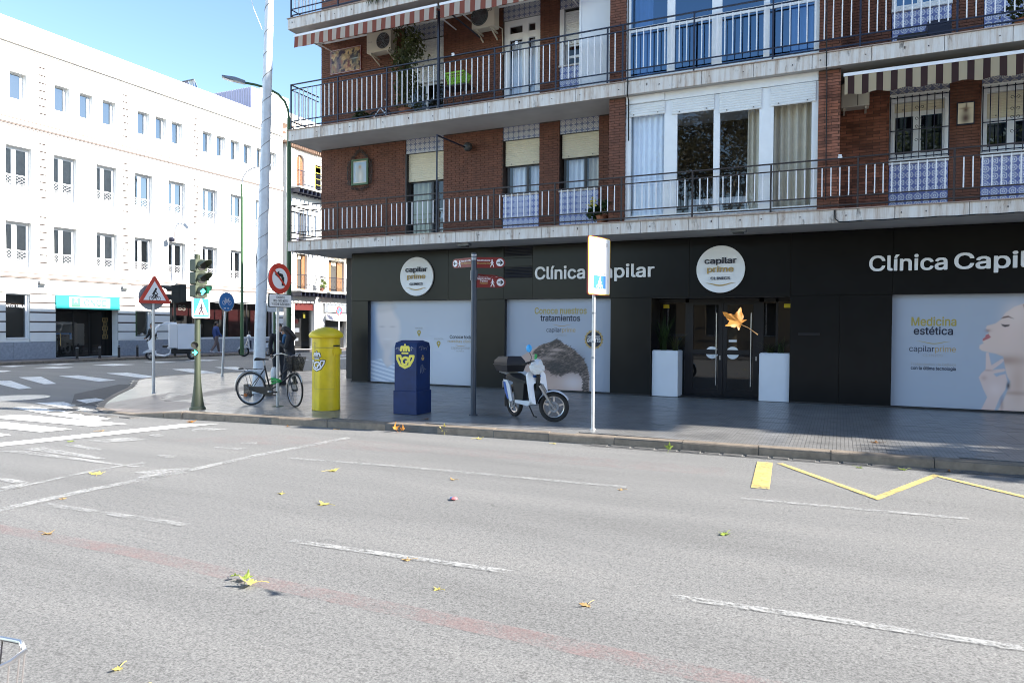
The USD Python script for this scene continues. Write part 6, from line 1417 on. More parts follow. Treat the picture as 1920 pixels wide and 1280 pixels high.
# ------------------------------------------------------------------ bicycles (local: rear hub at x 0, front hub at x 1.06, y left)
def wheel(t, c, R_, steer=0., spokes=28, guard=None):
    cs_, sn = math.cos(steer), math.sin(steer); ax = np.array([-sn, cs_, 0]); f = np.array([cs_, sn, 0]); c = np.array(c)
    w = part(t, 'wheel', MB().torus(c, R_ - .016, .018, ax, 48, 8), 'rubber', local=True)
    part(w, 'rim', MB().torus(c, R_ - .04, .011, ax, 48, 6), 'chrome', local=True)
    m = MB()
    for k in range(spokes):
        a = k * 2 * PI / spokes; e = (1 if k % 2 else -1) * .028; b = a + (.5 if k % 4 < 2 else -.5)
        m.cyl(c + ax * e + (f * math.cos(b) + np.array([0, 0, 1]) * math.sin(b)) * .022, c + (f * math.cos(a) + np.array([0, 0, 1]) * math.sin(a)) * (R_ - .04), .0016, n=4)
    part(w, 'spokes', m, 'chrome', local=True, kind='stuff')
    part(w, 'hub', MB().cyl(c - ax * .045, c + ax * .045, .022), 'bike_black', local=True)
    if guard:
        a = np.radians(np.linspace(*guard, 24)); part(t, 'mudguard', MB().tube([c + (f * math.cos(q) + np.array([0, 0, 1]) * math.sin(q)) * (R_ + .022) for q in a], .014, 6), 'chrome', local=True)
    return w
def make_bicycle(loc, rz, label, steer, wire=False):
    t = thing('bicycle', label, 'bicycle', loc, rz)
    R_ = .335; rh, fh = np.array([0, 0, R_]), np.array([1.06, 0, R_])
    bb = np.array([.43, 0, .29]); st0, st1 = bb, np.array([.30, 0, .80]); hd0, hd1 = np.array([.90, 0, .62]), np.array([.86, 0, .86])
    wheel(t, rh, R_, 0, guard=(20, 190)); 
    fr = MB().tube([bb, st1], .017, 8).tube([bb + [.02, 0, .05], [.62, 0, .42], hd0 + [0, 0, .03]], .019, 8).tube([st0 + (st1 - st0) * .45, [.6, 0, .56], hd1 - [0, 0, .06]], .014, 8).tube([hd0, hd1], .021, 10)
    for s in (-1, 1): fr.tube([bb + [0, s * .03, 0], rh + [0, s * .06, 0]], .010, 6).tube([st0 + (st1 - st0) * .9, rh + [0, s * .06, 0]], .008, 6)
    part(t, 'frame', fr, 'bike_black', local=True)
    c, s_ = math.cos(steer), math.sin(steer); piv = np.array([.88, 0, 0])
    def turn(p): d = np.array(p) - piv; return piv + [d[0] * c - d[1] * s_, d[0] * s_ + d[1] * c, d[2]]
    fc = turn(fh); wheel(t, fc, R_, steer, guard=(30, 120))
    fk = MB()
    for s in (-1, 1): fk.tube([turn((.905, s * .05, .62)), turn((.96, s * .05, .5)), turn((1.06, s * .055, R_))], .011, 6)
    fk.tube([turn((.905, -.05, .63)), turn((.905, .05, .63))], .014, 6).tube([hd1, turn((.85, 0, 1.0))], .013, 8)
    part(t, 'fork', fk, 'bike_black', local=True)
    hb = part(t, 'handlebar', MB().tube([turn(p) for p in ((.62, .30, 1.0), (.74, .27, 1.03), (.88, .2, 1.06), (.9, .08, 1.02), (.86, 0, 1.0), (.9, -.08, 1.02), (.88, -.2, 1.06), (.74, -.27, 1.03), (.62, -.30, 1.0))], .011, 8), 'chrome', local=True)
    for s in (-1, 1): part(hb, 'grip', MB().tube([turn((.60, s * .30, .998)), turn((.70, s * .28, 1.02))], .017, 8), 'rubber', local=True)
    part(hb, 'brake_lever', MB().tube([turn((.76, -.27, 1.02)), turn((.7, -.30, .96)), turn((.64, -.32, .94))], .006, 5).tube([turn((.76, .27, 1.02)), turn((.7, .30, .96)), turn((.64, .32, .94))], .006, 5), 'chrome', local=True)
    part(t, 'brake_cable', MB().tube([turn((.78, -.26, 1.02)), turn((1.02, -.1, 1.08)), turn((.95, 0, .8))], .004, 5).tube([turn((.78, .26, 1.02)), turn((1.05, .1, 1.05)), (.7, .02, .5)], .004, 5), 'rubber', local=True)
    sd = part(t, 'saddle', MB().add(hull([(x_, y_, z_) for x_, y_, z_ in ((.12, -.09, .90), (.12, .09, .90), (.13, -.08, .95), (.13, .08, .95), (.25, -.06, .945), (.25, .06, .945), (.40, -.015, .92), (.40, .015, .92), (.39, 0, .94), (.12, 0, .965))])), 'rubber', local=True)
    part(sd, 'post', MB().cyl(st1, (.27, 0, .91), .013), 'chrome', local=True)
    rk = MB()
    for s in (-1, 1): rk.tube([(.28, s * .06, .74), (-.2, s * .06, .72)], .006, 5).tube([(-.12, s * .06, .72), (0, s * .07, R_)], .005, 5)
    for xx in (-.2, -.05, .1): rk.tube([(xx, -.06, .722), (xx, .06, .722)], .005, 5)
    rk.cbox(-.26, -.05, .71, -.19, .05, .75, .01); part(t, 'luggage_rack', rk, 'bike_black', local=True)
    part(t, 'chainring', MB().add(trimesh.creation.annulus(.06, .09, .006, sections=32), frame_T(bb + [0, -.05, 0], 0)), 'bike_black', local=True)
    part(t, 'crank', MB().tube([bb + [0, -.07, 0], bb + [.16, -.075, .0]], .009, 6).tube([bb + [0, .07, 0], bb + [-.16, .075, .0]], .009, 6).cyl(bb + [0, -.075, 0], bb + [0, .075, 0], .02), 'chrome', local=True)
    for s in (-1, 1): part(t, 'pedal', MB().cbox(bb[0] - s * .16 - .045, s * .075 - (.0 if s > 0 else .09), bb[2] - .012, bb[0] - s * .16 + .045, s * .075 + (.09 if s > 0 else 0), bb[2] + .012, .004), 'rubber', local=True)
    part(t, 'chain_guard', MB().add(hull([(x_, -.058 + d, z_) for x_, z_ in ((.0, R_ + .045), (.0, R_ - .03), (.43, .20), (.52, .25), (.52, .34), (.43, .385)) for d in (0, .012)])), 'bike_black', local=True)
    part(t, 'derailleur', MB().cbox(.0, -.07, .17, .05, -.04, .25, .006).cbox(.02, -.07, .23, .05, -.045, .33, .005), 'bike_black', local=True)
    part(t, 'reflector', MB().cyl((-.12, -.012, .2), (-.12, .012, .2), .035, n=12), 'reflector', local=True)
    bk = MB(); mt = 'bike_black' if not wire else 'chrome'
    if not wire:
        basket_local = [(1.0, .70), (1.30, .98)]
        for k in range(11):
            for zz, hw, x0, x1 in ((.72 + k * .027, .11 + k * .004, .97 - k * .001, 1.16 + k * .007),):
                bk.tube([turn(p) for p in ((x0, -hw, zz), (x1, -hw, zz), (x1, hw, zz), (x0, hw, zz))], .0055, 4, True)
        for k in range(9):
            u = k / 8; bk.cyl(turn((.97 + .19 * u, -.11, .72)), turn((.96 + .27 * u, -.15, .99)), .005, n=4).cyl(turn((.97 + .19 * u, .11, .72)), turn((.96 + .27 * u, .15, .99)), .005, n=4)
            bk.cyl(turn((1.16, -.11 + .22 * u, .72)), turn((1.23, -.15 + .3 * u, .99)), .005, n=4).cyl(turn((.97, -.11 + .22 * u, .72)), turn((.96, -.15 + .3 * u, .99)), .005, n=4)
        bk.add(hull([turn(p) for p in ((.97, -.11, .715), (1.16, -.11, .715), (1.16, .11, .715), (.97, .11, .715), (.97, -.11, .72), (1.16, -.11, .72), (1.16, .11, .72), (.97, .11, .72))]))
    part(t, 'basket', bk, mt, local=True) if bk.n else None
    return t
dirx = math.atan2(10.802 - 10.557, -9.701 + 10.738)
bt = make_bicycle((-10.738, 10.60, .13), dirx, 'black bicycle with a basket locked to the no left turn post', -.62)
t = thing('bicycle_lock', 'green cable lock round the bicycle frame and post', 'lock', (-10.15, 10.72, .5))
lk = MB(); tt = np.linspace(0, 2 * PI, 24)
for k in range(3): lk.tube(np.stack([-10.17 + .11 * np.cos(tt) , 10.70 + .06 * np.sin(tt), .60 + .03 * k + .03 * np.cos(tt + k)], 1), .016, 6, True)
part(t, 'cable', lk, 'lock_green')
t = thing('carrier_bag', 'white plastic bag hanging on the bicycle frame', 'bag', (-10.3, 10.72, .6))
v, f = arr(trimesh.creation.icosphere(3, 1.)); v = v * [.075, .06, .16] * (1 + .18 * (meshkit.noise(v * 3.1) - .5))[:, None]; v[:, 2] += .05 * np.abs(v[:, 0]) / .07
part(t, 'bag', (v + [-10.28, 10.76, .74], f), 'bag_plastic', smooth=60)
# ------------------------------------------------------------------ parked delivery-share moped before the hair poster
def make_moped(loc, rz):
    t = thing('electric_moped', 'white and blue electric moped with a black top box, before the hair poster', 'moped', loc, rz)
    R_ = .255; rh = np.array([0, 0, R_]); st_ = .80; piv = np.array([.80, 0, 0]); c, s_ = math.cos(st_), math.sin(st_)
    def turn(p): d = np.array(p) - piv; return piv + [d[0] * c - d[1] * s_, d[0] * s_ + d[1] * c, d[2]]
    def wh(c0, ste):
        cs_, sn = math.cos(ste), math.sin(ste); ax = np.array([-sn, cs_, 0]); f = np.array([cs_, sn, 0]); c0 = np.array(c0)
        w = part(t, 'wheel', MB().torus(c0, R_ - .035, .04, ax, 48, 10), 'rubber', local=True)
        m = MB().torus(c0, R_ - .075, .016, ax, 48, 8)
        for k in range(5):
            a = k * 2 * PI / 5 + .3; u = f * math.cos(a) + np.array([0, 0, 1]) * math.sin(a); v = np.cross(u, ax)
            m.add(hull([c0 + u * rr2 + v * q + ax * e for rr2, qq in ((.03, .022), (R_ - .07, .013)) for q in (-qq, qq) for e in (-.012, .012)]))
        part(w, 'rim', m, 'chrome', local=True); part(w, 'hub', MB().cyl(c0 - ax * .05, c0 + ax * .05, .035), 'steel_grey', local=True)
        part(w, 'brake_disc', MB().add(trimesh.creation.annulus(.05, .09, .004, sections=32), frame_T(c0 - ax * .035, ste)), 'steel_grey', local=True)
        return ax, f
    wh(rh, 0); fc = turn((1.06, 0, R_)); ax, f = wh(fc, st_)
    part(t, 'rear_mudguard', MB().tube([rh + [math.cos(a) * (R_ + .03), 0, math.sin(a) * (R_ + .03)] for a in np.radians(np.linspace(60, 200, 16))], .045, 8), 'black_matt', local=True)
    a = np.radians(np.linspace(28, 172, 22)); g = MB()
    V = np.vstack([[fc + (f * math.cos(q) + np.array([0, 0, 1]) * math.sin(q)) * (R_ + .03) + ax * e for q in a] for e in (-.06, -.035, .035, .06)]); V[:22, 2] -= .02; V[-22:, 2] -= .02
    F = []
    for i in range(3):
        for k in range(21): b = i * 22 + k; F += [(b, b + 1, b + 23), (b, b + 23, b + 22)]
    part(t, 'front_mudguard', (V, np.array(F)), 'scooter_white', local=True, smooth=60)
    fk = MB()
    for e in (-.075, .075): fk.tube([turn((.83, e, .62)), turn((.95, e, .42)), fc + ax * e], [.03, .026, .02], 8)
    part(t, 'fork', fk, 'chrome', local=True)
    # frame beam, leg shield (open arch), footboard, battery column, seat, side panel
    arch = unary_union([rr_poly(.37, .58, .09)]).difference(affinity.translate(rr_poly(.19, .42, .06), 0, -.13))
    T = np.eye(4); T[:3, 0] = (0, 1, 0); T[:3, 1] = (-.26, 0, .966); T[:3, 2] = (.966, 0, .26); T[:3, 3] = (.72, 0, .56)
    ls = part(t, 'leg_shield', MB().poly(arch, .06, T), 'scooter_white', local=True)
    part(ls, 'badge', MB().poly(rr_poly(.17, .05, .024), .004, np.vstack([np.c_[T[:3, :3], (np.array([.72, 0, .56]) + T[:3, :3] @ [0, .2, .0605])], [0, 0, 0, 1]])), 'scooter_blue', local=True, smooth=False)
    part(ls, 'inner_panel', MB().poly(rr_poly(.2, .42, .05), .02, np.vstack([np.c_[T[:3, :3], (np.array([.72, 0, .56]) + T[:3, :3] @ [0, -.06, -.02])], [0, 0, 0, 1]])), 'black_matt', local=True, smooth=False)
    for e in (-.152, .152): part(ls, 'marker_light', MB().cbox(.70, e - .004, .60, .73, e + .004, .72, .002), 'reflector', local=True, smooth=False)
    part(t, 'floor_beam', MB().add(hull([(x_, y_, z_) for x_, z_ in ((.22, .27), (.22, .32), (.62, .25), (.70, .28), (.70, .34), (.60, .30)) for y_ in (-.13, .13)])), 'scooter_white', local=True)
    part(t, 'frame_tube', MB().tube([(.70, 0, .50), (.78, 0, .72), (.76, 0, .92)], .035, 10), 'black_matt', local=True)
    part(t, 'battery_column', MB().add(hull([(x_, y_, z_) for x_, z_ in ((.18, .30), (.45, .30), (.48, .62), (.10, .66)) for y_ in (-.11, .11)])), 'black_matt', local=True)
    part(t, 'seat', MB().add(hull([(x_, y_, z_) for x_, y_, z_ in ((-.12, -.13, .66), (-.12, .13, .66), (-.10, -.11, .76), (-.10, .11, .76), (.2, -.14, .72), (.2, .14, .72), (.5, -.08, .66), (.5, .08, .66), (.53, 0, .62), (.45, -.1, .60), (.45, .1, .60), (0, -.13, .78), (0, .13, .78))])), 'black_matt', local=True)
    for e in (-1, 1):
        sp = part(t, 'side_panel', MB().add(hull([(x_, e * y_, z_) for x_, z_ in ((-.16, .66), (-.02, .66), (.06, .58), (.16, .30), (.08, .28), (-.08, .45)) for y_ in (.12, .15)])), 'scooter_white', local=True)
        part(sp, 'blue_stripe', MB().add(hull([(x_, e * y_, z_) for x_, z_ in ((-.15, .62), (-.08, .62), (.04, .32), (.0, .32), (-.10, .46)) for y_ in (.149, .154)])), 'scooter_blue', local=True, smooth=False)
    tb = part(t, 'top_box', MB().add(hull([(x_, y_, z_) for x_, y_, z_ in ((-.42, -.14, .80), (-.42, .14, .80), (.02, -.17, .80), (.02, .17, .80), (-.46, -.18, .92), (-.46, .18, .92), (.06, -.2, .92), (.06, .2, .92), (-.44, -.17, 1.0), (-.44, .17, 1.0), (.04, -.19, 1.0), (.04, .19, 1.0), (-.36, -.13, 1.07), (-.36, .13, 1.07), (-.02, -.14, 1.08), (-.02, .14, 1.08)) for k in (0,)])), 'top_box_black', local=True)
    part(tb, 'lid_seam', MB().tube([(-.465, -.185, .925), (.065, -.205, .925), (.065, .205, .925), (-.465, .185, .925)], .008, 6, True), 'black_matt', local=True)
    part(tb, 'reflector', MB().cbox(-.472, -.06, .84, -.44, .06, .88, .004), 'chrome', local=True)
    part(t, 'rack', MB().tube([(.0, -.08, .74), (-.35, -.09, .78)], .012, 6).tube([(.0, .08, .74), (-.35, .09, .78)], .012, 6).cbox(-.4, -.1, .77, -.05, .1, .80, .005), 'steel_grey', local=True)
    part(t, 'number_plate', MB().cbox(-.32, -.07, .5, -.31, .07, .62, .003), 'sign_white', local=True, smooth=False)
    part(t, 'steering_head', MB().tube([turn((.76, 0, .80)), turn((.73, 0, 1.0))], [.055, .04], 12), 'scooter_white', local=True)
    hb = part(t, 'handlebar', MB().tube([turn(p) for p in ((.60, .32, .99), (.70, .18, 1.03), (.75, 0, 1.02), (.70, -.18, 1.03), (.60, -.32, .99))], .014, 8), 'bike_black', local=True)
    for e in (-1, 1):
        part(hb, 'grip', MB().tube([turn((.59, e * .33, .985)), turn((.66, e * .24, 1.01))], .02, 8), 'rubber', local=True)
        part(hb, 'brake_lever', MB().tube([turn((.70, e * .2, 1.02)), turn((.68, e * .32, .99))], .008, 5), 'bike_black', local=True)
    mi = turn((.66, -.2, 1.25))
    m = part(t, 'mirror', MB().add(trimesh.creation.icosphere(3, 1.), np.array([[.05 * c, -.035 * s_, 0, mi[0]], [.05 * s_, .02 * c, 0, mi[1]], [0, 0, .065, mi[2]], [0, 0, 0, 1.]])), 'mirror_blue', local=True)
    part(m, 'stem', MB().tube([turn((.68, -.18, 1.03)), turn((.70, -.16, 1.1)), turn((.66, -.2, 1.2))], .006, 6), 'bike_black', local=True)
    part(t, 'green_tag', MB().add(hull([turn(p) for p in ((.70, .06, 1.05), (.74, .10, 1.05), (.74, .12, 1.14), (.70, .09, 1.15), (.72, .05, 1.06))])), 'lock_green', local=True, smooth=False)
    part(t, 'kick_stand', MB().tube([(.28, .1, .27), (.30, .22, .02), (.36, .24, .008)], .012, 6), 'bike_black', local=True)
    return t
make_moped((-5.30, 11.52, .13), math.atan2(10.93 - 11.5, -4.44 + 5.29), )
mp = np.array([-4.72, 11.14])
t = thing('carrier_bag', 'crumpled pale plastic bag wrapped over the moped headlamp', 'bag', (-4.66, 11.03, 1.08))
v, f = arr(trimesh.creation.icosphere(4, 1.)); nz_ = meshkit.fbm(v * 2.6, 3)[:, None]; v = v * [.12, .11, .12] * (.65 + .75 * nz_)
part(t, 'bag', (v + [-4.66, 11.03, 1.06], f), 'bag_plastic', smooth=25)
# ------------------------------------------------------------------ bicycle at the camera's side of the road: only its wire basket shows
bt2 = make_bicycle((-2.765, .625, 0.0), .14, 'silver wire basket bicycle at the bottom left corner', 0., True)
b2 = MB(); bx0, bx1, hw = .93, 1.22, .165
def rim2(z, k):
    return [(bx0, -hw * k, z), (bx1 - .07, -hw * k, z), (bx1 - .02, -hw * k + .03, z), (bx1, -hw * k + .08, z), (bx1, hw * k - .08, z), (bx1 - .02, hw * k - .03, z), (bx1 - .07, hw * k, z), (bx0, hw * k, z)]
b2.tube(rim2(1.02, 1), .0055, 8, True)
part(bt2, 'basket', b2, 'chrome', local=True)
b3 = MB().tube(rim2(.9, .93), .0022, 5, True).tube(rim2(.78, .85), .0022, 5, True).tube(rim2(.73, .8), .003, 5, True)
R1, R0 = np.array(rim2(1.02, 1) + [rim2(1.02, 1)[0]]), np.array(rim2(.73, .8) + [rim2(.73, .8)[0]])
for k in range(len(R1) - 1):
    n = max(1, int(np.linalg.norm(R1[k + 1] - R1[k]) / .045))
    for j in range(n): u = j / n; b3.cyl(R1[k] + (R1[k + 1] - R1[k]) * u, R0[k] + (R0[k + 1] - R0[k]) * u, .0018, n=5)
for k in range(6): b3.cyl((bx0 + k * .05, -hw * .8, .73), (bx0 + k * .05, hw * .8, .73), .0018, n=5)
part(bt2, 'basket_wires', b3, 'wire', local=True)

# ------------------------------------------------------------------ the white building on the left
XL = -34.0
LB = thing('white_office_building', 'long white three storey office building with a teal sign over its entrance', 'building', (XL, 19, .13))
def yz_poly(poly, x0, depth): return MB().poly(poly, depth, np.array([[0, 0, 1, x0], [1, 0, 0, 0], [0, 1, 0, 0], [0, 0, 0, 1.]]))
TOP = [(15.1, .7), (16.2, .7), (17.1, .7), (18.2, .68), (19.27, .70), (21.25, .70), (22.46, .68), (23.65, .72), (25.64, .68), (26.70, .68), (27.75, .68), (29.83, .68), (30.87, .67), (31.93, .66), (32.98, .66), (34.03, .66), (35.1, .66)]
MID = [(12.8, 1.1), (14.9, 1.1), (17.0, 1.1), (19.06, 1.11), (21.19, 1.11), (23.31, 1.10), (25.41, 1.09), (27.52, 1.09), (29.83, 1.07), (31.91, 1.06), (33.99, 1.06)]
SHOPW = [(19.0, 20.04, 1.07, 3.13), (25.42, 26.39, 1.07, 2.5), (27.54, 35.5, .95, 3.2), (15.2, 16.3, 1.07, 3.13), (21.22, 24.43, .13, 2.5)]
holes = [Polygon([(y, 11.95), (y + w, 11.95), (y + w, 13.15), (y, 13.15)]) for y, w in TOP]
holes += [Polygon([(y, z), (y + w, z), (y + w, z + 2.22), (y, z + 2.22)]) for y, w in MID for z in (7.6, 4.18)]
holes += [Polygon([(a, c), (b, c), (b, d), (a, d)]) for a, b, c, d in SHOPW]
face = Polygon([(6, 0), (36.4, 0), (36.4, 15.53), (6, 15.53)]).difference(unary_union(holes))
part(LB, 'wall', yz_poly(face, XL - .45, .45), 'facade_white', smooth=False)
part(LB, 'core', MB().box(-52, 6.02, 0, XL - 1.2, 36.38, 15.4).box(XL - 1.2, 6.01, 0, XL - .45, 6.05, 15.4).box(XL - 1.2, 36.3, 0, XL - .45, 36.38, 15.4).box(XL - 1.2, 6.05, 15.1, XL - .45, 36.3, 15.4), 'interior', smooth=False)
part(LB, 'cornice', MB().cbox(XL, 6, 14.42, XL + .10, 36.4, 14.5, .01).box(XL, 6, 14.2, XL + .04, 36.4, 14.24), 'facade_white', smooth=False)
part(LB, 'cornice_line', MB().box(XL, 6, 14.505, XL + .07, 36.4, 14.56).box(XL, 6, 14.32, XL + .03, 36.4, 14.345), 'facade_trim', smooth=False)
part(LB, 'belt_course', MB().cbox(XL, 6, 10.83, XL + .09, 36.4, 11.02, .01), 'facade_white', smooth=False)
part(LB, 'belt_line', MB().box(XL, 6, 11.025, XL + .11, 36.4, 11.065).box(XL, 6, 10.78, XL + .05, 36.4, 10.815).box(XL, 6, 10.70, XL + .03, 36.4, 10.72), 'facade_trim', smooth=False)
part(LB, 'lower_belt', MB().cbox(XL, 6, 3.92, XL + .10, 36.4, 4.06, .01).cbox(XL, 6, 3.5, XL + .04, 36.4, 3.62, .01), 'facade_white', smooth=False)
part(LB, 'lower_belt_line', MB().box(XL, 6, 4.065, XL + .12, 36.4, 4.13).box(XL, 6, 3.86, XL + .06, 36.4, 3.905).box(XL, 6, 3.63, XL + .05, 36.4, 3.655), 'facade_trim', smooth=False)
for y0 in (20.53, 24.75, 29.2):
    for z0, n in ((11.25, 8), (7.35, 9), (4.3, 8)):
        for k in range(n): part(LB, 'quoin', MB().box(XL + .001, y0, z0 + k * .355, XL + .045, y0 + .33, z0 + k * .355 + .29), 'facade_white', smooth=False)
        part(LB, 'quoin_joint', MB().box(XL + .0005, y0 + .01, z0, XL + .012, y0 + .32, z0 + n * .355 - .03), 'groove_dark', smooth=False)
for y, w in TOP:
    f = part(LB, 'window', MB().box(XL - .3, y, 11.95, XL - .24, y + .05, 13.15).box(XL - .3, y + w - .14, 11.95, XL - .24, y + w, 13.15).box(XL - .3, y + .05, 11.95, XL - .24, y + w - .14, 12.0).box(XL - .3, y + .05, 13.1, XL - .24, y + w - .14, 13.15), 'frame_white', smooth=False)
    part(f, 'pane', ([(XL - .27, y + .05, 12.0), (XL - .27, y + w - .14, 12.0), (XL - .27, y + w - .14, 13.1), (XL - .27, y + .05, 13.1)], [[0, 1, 2], [0, 2, 3]]), 'pane_far', smooth=False)
    part(f, 'blind', MB().box(XL - .345, y + .05, 12.0, XL - .335, y + w - .14, 13.1), 'interior', smooth=False)
for z in (7.6, 4.18):
    for y, w in MID:
        x0 = XL - .22
        f = part(LB, 'french_window', MB().box(x0 - .06, y, z, x0, y + .06, z + 2.22).box(x0 - .06, y + w - .12, z, x0, y + w, z + 2.22).box(x0 - .06, y + .06, z + 2.08, x0, y + w - .12, z + 2.22).box(x0 - .06, y + .36, z + .5, x0, y + .56, z + 2.08).box(x0 - .06, y + .06, z, x0, y + w - .12, z + .5), 'frame_white', smooth=False)
        for a, b in ((y + .06, y + .36), (y + .56, y + w - .12)):
            part(f, 'pane', ([(x0 - .03, a, z + .5), (x0 - .03, b, z + .5), (x0 - .03, b, z + 2.08), (x0 - .03, a, z + 2.08)], [[0, 1, 2], [0, 2, 3]]), 'pane_far', smooth=False)
            m = MB(); c, d = z + .52, z + .95
            m.box(x0 + .04, a, d - .02, x0 + .06, b, d).box(x0 + .04, a, c, x0 + .06, b, c + .015)
            for k in range(2):
                u, v_ = a + (b - a) * k / 2, a + (b - a) * (k + 1) / 2
                for j in range(3):
                    p, q = c + (d - c) * j / 3, c + (d - c) * (j + 1) / 3
                    m.cyl((x0 + .05, u, p), (x0 + .05, v_, q), .007, n=4).cyl((x0 + .05, v_, p), (x0 + .05, u, q), .007, n=4)
            part(f, 'guard_lattice', m, 'bar_white', smooth=False)
        part(f, 'guard_rail', MB().box(x0 + .02, y, z + .9, x0 + .035, y + w, z + .93), 'bar_white', smooth=False)
        part(f, 'shadow_board', MB().box(x0 - .15, y + .06, z + .5, x0 - .13, y + w - .12, z + 2.08), 'interior', smooth=False)
# ground floor stone courses between dark joints, granite base
segs = [(6, 15.2), (16.3, 19.0), (20.04, 21.22), (24.43, 25.42), (26.39, 27.54), (35.5, 36.4)]
for a, b in segs:
    for z0, z1 in ((.93, 1.35), (1.41, 1.81), (1.88, 2.25), (2.32, 2.7), (2.77, 3.12), (3.18, 3.48)):
        n = max(1, round((b - a) / 1.6))
        for k in range(n):
            part(LB, 'stone_block', MB().cbox(XL + .001, a + (b - a) * k / n + .004, z0, XL + .06, a + (b - a) * (k + 1) / n - .004, z1, .012), 'facade_white', smooth=False)
    part(LB, 'joint_band', MB().box(XL + .0005, a, .93, XL + .008, b, 3.15), 'groove_dark', smooth=False)
for a, b in [(6, 21.2), (24.45, 36.4)]:
    n = round((b - a) / 1.9)
    for k in range(n): part(LB, 'granite_slab', MB().cbox(XL + .001, a + (b - a) * k / n + .004, .1, XL + .09, a + (b - a) * (k + 1) / n - .004, .92, .008), 'granite_base', smooth=False)
for a, b, c, d in SHOPW[:2] + SHOPW[3:4]:
    f = part(LB, 'shop_window', MB().box(XL - .2, a, c, XL - .12, a + .05, d).box(XL - .2, b - .1, c, XL - .12, b, d).box(XL - .2, a + .05, d - .05, XL - .12, b - .1, d).box(XL - .2, a + .05, c, XL + .03, b - .1, c + .06), 'frame_white', smooth=False)
    part(f, 'pane', ([(XL - .16, a + .05, c + .06), (XL - .16, b - .1, c + .06), (XL - .16, b - .1, d - .05), (XL - .16, a + .05, d - .05)], [[0, 1, 2], [0, 2, 3]]), 'pane_far', smooth=False)
    part(f, 'display', MB().box(XL - .6, a, c, XL - .58, b, d), 'black_matt' if a < 22 else 'shop_warm', smooth=False)
part(LB, 'window_lettering', MB().add(text('CAFÉ DE TABLAS', .13, False, .003, .95), frame_T((XL - .15, 19.5, 2.5), AZX)), 'sign_white', smooth=False)
part(LB, 'window_shelf', MB().box(XL - .5, 19.0, 2.62, XL - .4, 20.04, 2.7), 'wood_brown', smooth=False)
# the big shop windows at the right: red and ochre displays behind glass
f = part(LB, 'shop_window', MB().box(XL - .2, 27.54, 3.12, XL - .1, 35.5, 3.2).box(XL - .2, 27.54, .95, XL + .04, 35.5, 1.03), 'frame_white', smooth=False)
for y in (27.54, 29.5, 31.4, 33.3, 35.44): part(f, 'mullion', MB().box(XL - .2, y, 1.03, XL - .12, y + .06, 3.12), 'frame_dark', smooth=False)
for a, b in ((27.6, 29.5), (29.56, 31.4), (31.46, 33.3), (33.36, 35.44)): part(f, 'pane', ([(XL - .16, a, 1.03), (XL - .16, b, 1.03), (XL - .16, b, 3.12), (XL - .16, a, 3.12)], [[0, 1, 2], [0, 2, 3]]), 'pane_dark', smooth=False)
for a, b, c, d, mt in ((27.6, 28.3, 1.0, 3.1, 'frame_dark'), (28.3, 29.6, 2.3, 3.1, 'shop_red'), (29.8, 30.2, 1.0, 3.0, 'shop_ochre'), (30.6, 32.2, 2.1, 2.7, 'shop_red'), (30.5, 31.2, 1.0, 1.9, 'shop_warm'), (32.4, 33.3, 1.0, 3.1, 'shop_red'), (33.4, 34.1, 2.3, 3.1, 'shop_warm'), (33.5, 34.0, 1.0, 2.2, 'letter_black'), (34.2, 35.4, 1.0, 3.1, 'shop_red')):
    part(f, 'display', MB().box(XL - .75, a, c, XL - .70, b, d), mt, smooth=False)
part(f, 'lettering', MB().add(text('BS', .3, True, .004), frame_T((XL - .69, 28.95, 2.6), AZX)), 'curtain_beige', smooth=False)
for y in (32.15, 32.5): part(f, 'spot_lamp', MB().cbox(XL - .66, y, 2.55 + (y - 32) * .3, XL - .62, y + .12, 2.62 + (y - 32) * .3, .01), 'sign_white', smooth=False)
# entrance under the teal fascia
e = part(LB, 'entrance', MB().box(XL - .9, 21.24, .13, XL - .85, 24.4, 2.5).box(XL - .85, 21.23, .1, XL - .3, 21.26, 2.5), 'black_matt', smooth=False)
for y in (21.5, 22.4, 23.2, 23.9): part(e, 'door_post', MB().box(XL - .55, y, .13, XL - .5, y + .07, 2.4), 'black_gloss', smooth=False)
for a, b in ((21.57, 22.4), (22.47, 23.2), (23.27, 23.9)): part(e, 'door_pane', ([(XL - .52, a, .2), (XL - .52, b, .2), (XL - .52, b, 2.35), (XL - .52, a, 2.35)], [[0, 1, 2], [0, 2, 3]]), 'pane_dark', smooth=False)
part(e, 'door_handle', MB().cyl((XL - .45, 21.48, .7), (XL - .45, 21.48, 1.3), .02), 'letter_gold'); part(e, 'door_handle', MB().cyl((XL - .45, 21.75, .7), (XL - .45, 21.75, 1.3), .02), 'letter_gold')
part(e, 'counter_edge', MB().box(XL - .8, 21.75, 1.25, XL - .75, 22.5, 1.31).box(XL - .8, 22.42, 1.0, XL - .75, 22.5, 1.25), 'traffic_blue', smooth=False)
lt_ = MB()
for k in range(5):
    for j in range(5):
        if (k + j) % 2 == 0: lt_.cyl((XL - .48, 23.92 + k * .06, 1.0 + j * .22), (XL - .48, 23.98 + k * .06, 1.22 + j * .22), .008, n=4).cyl((XL - .48, 23.98 + k * .06, 1.0 + j * .22), (XL - .48, 23.92 + k * .06, 1.22 + j * .22), .008, n=4)
part(e, 'gate_lattice', lt_, 'letter_gold', smooth=False)
part(LB, 'fascia_sign', MB().cbox(XL + .02, 21.2, 2.49, XL + .16, 24.45, 3.16, .01), 'fascia_teal', smooth=False)
sp = part(LB, 'sign_panel', MB().box(XL + .161, 21.8, 2.56, XL + .168, 23.9, 3.08), 'panel_mint', smooth=False)
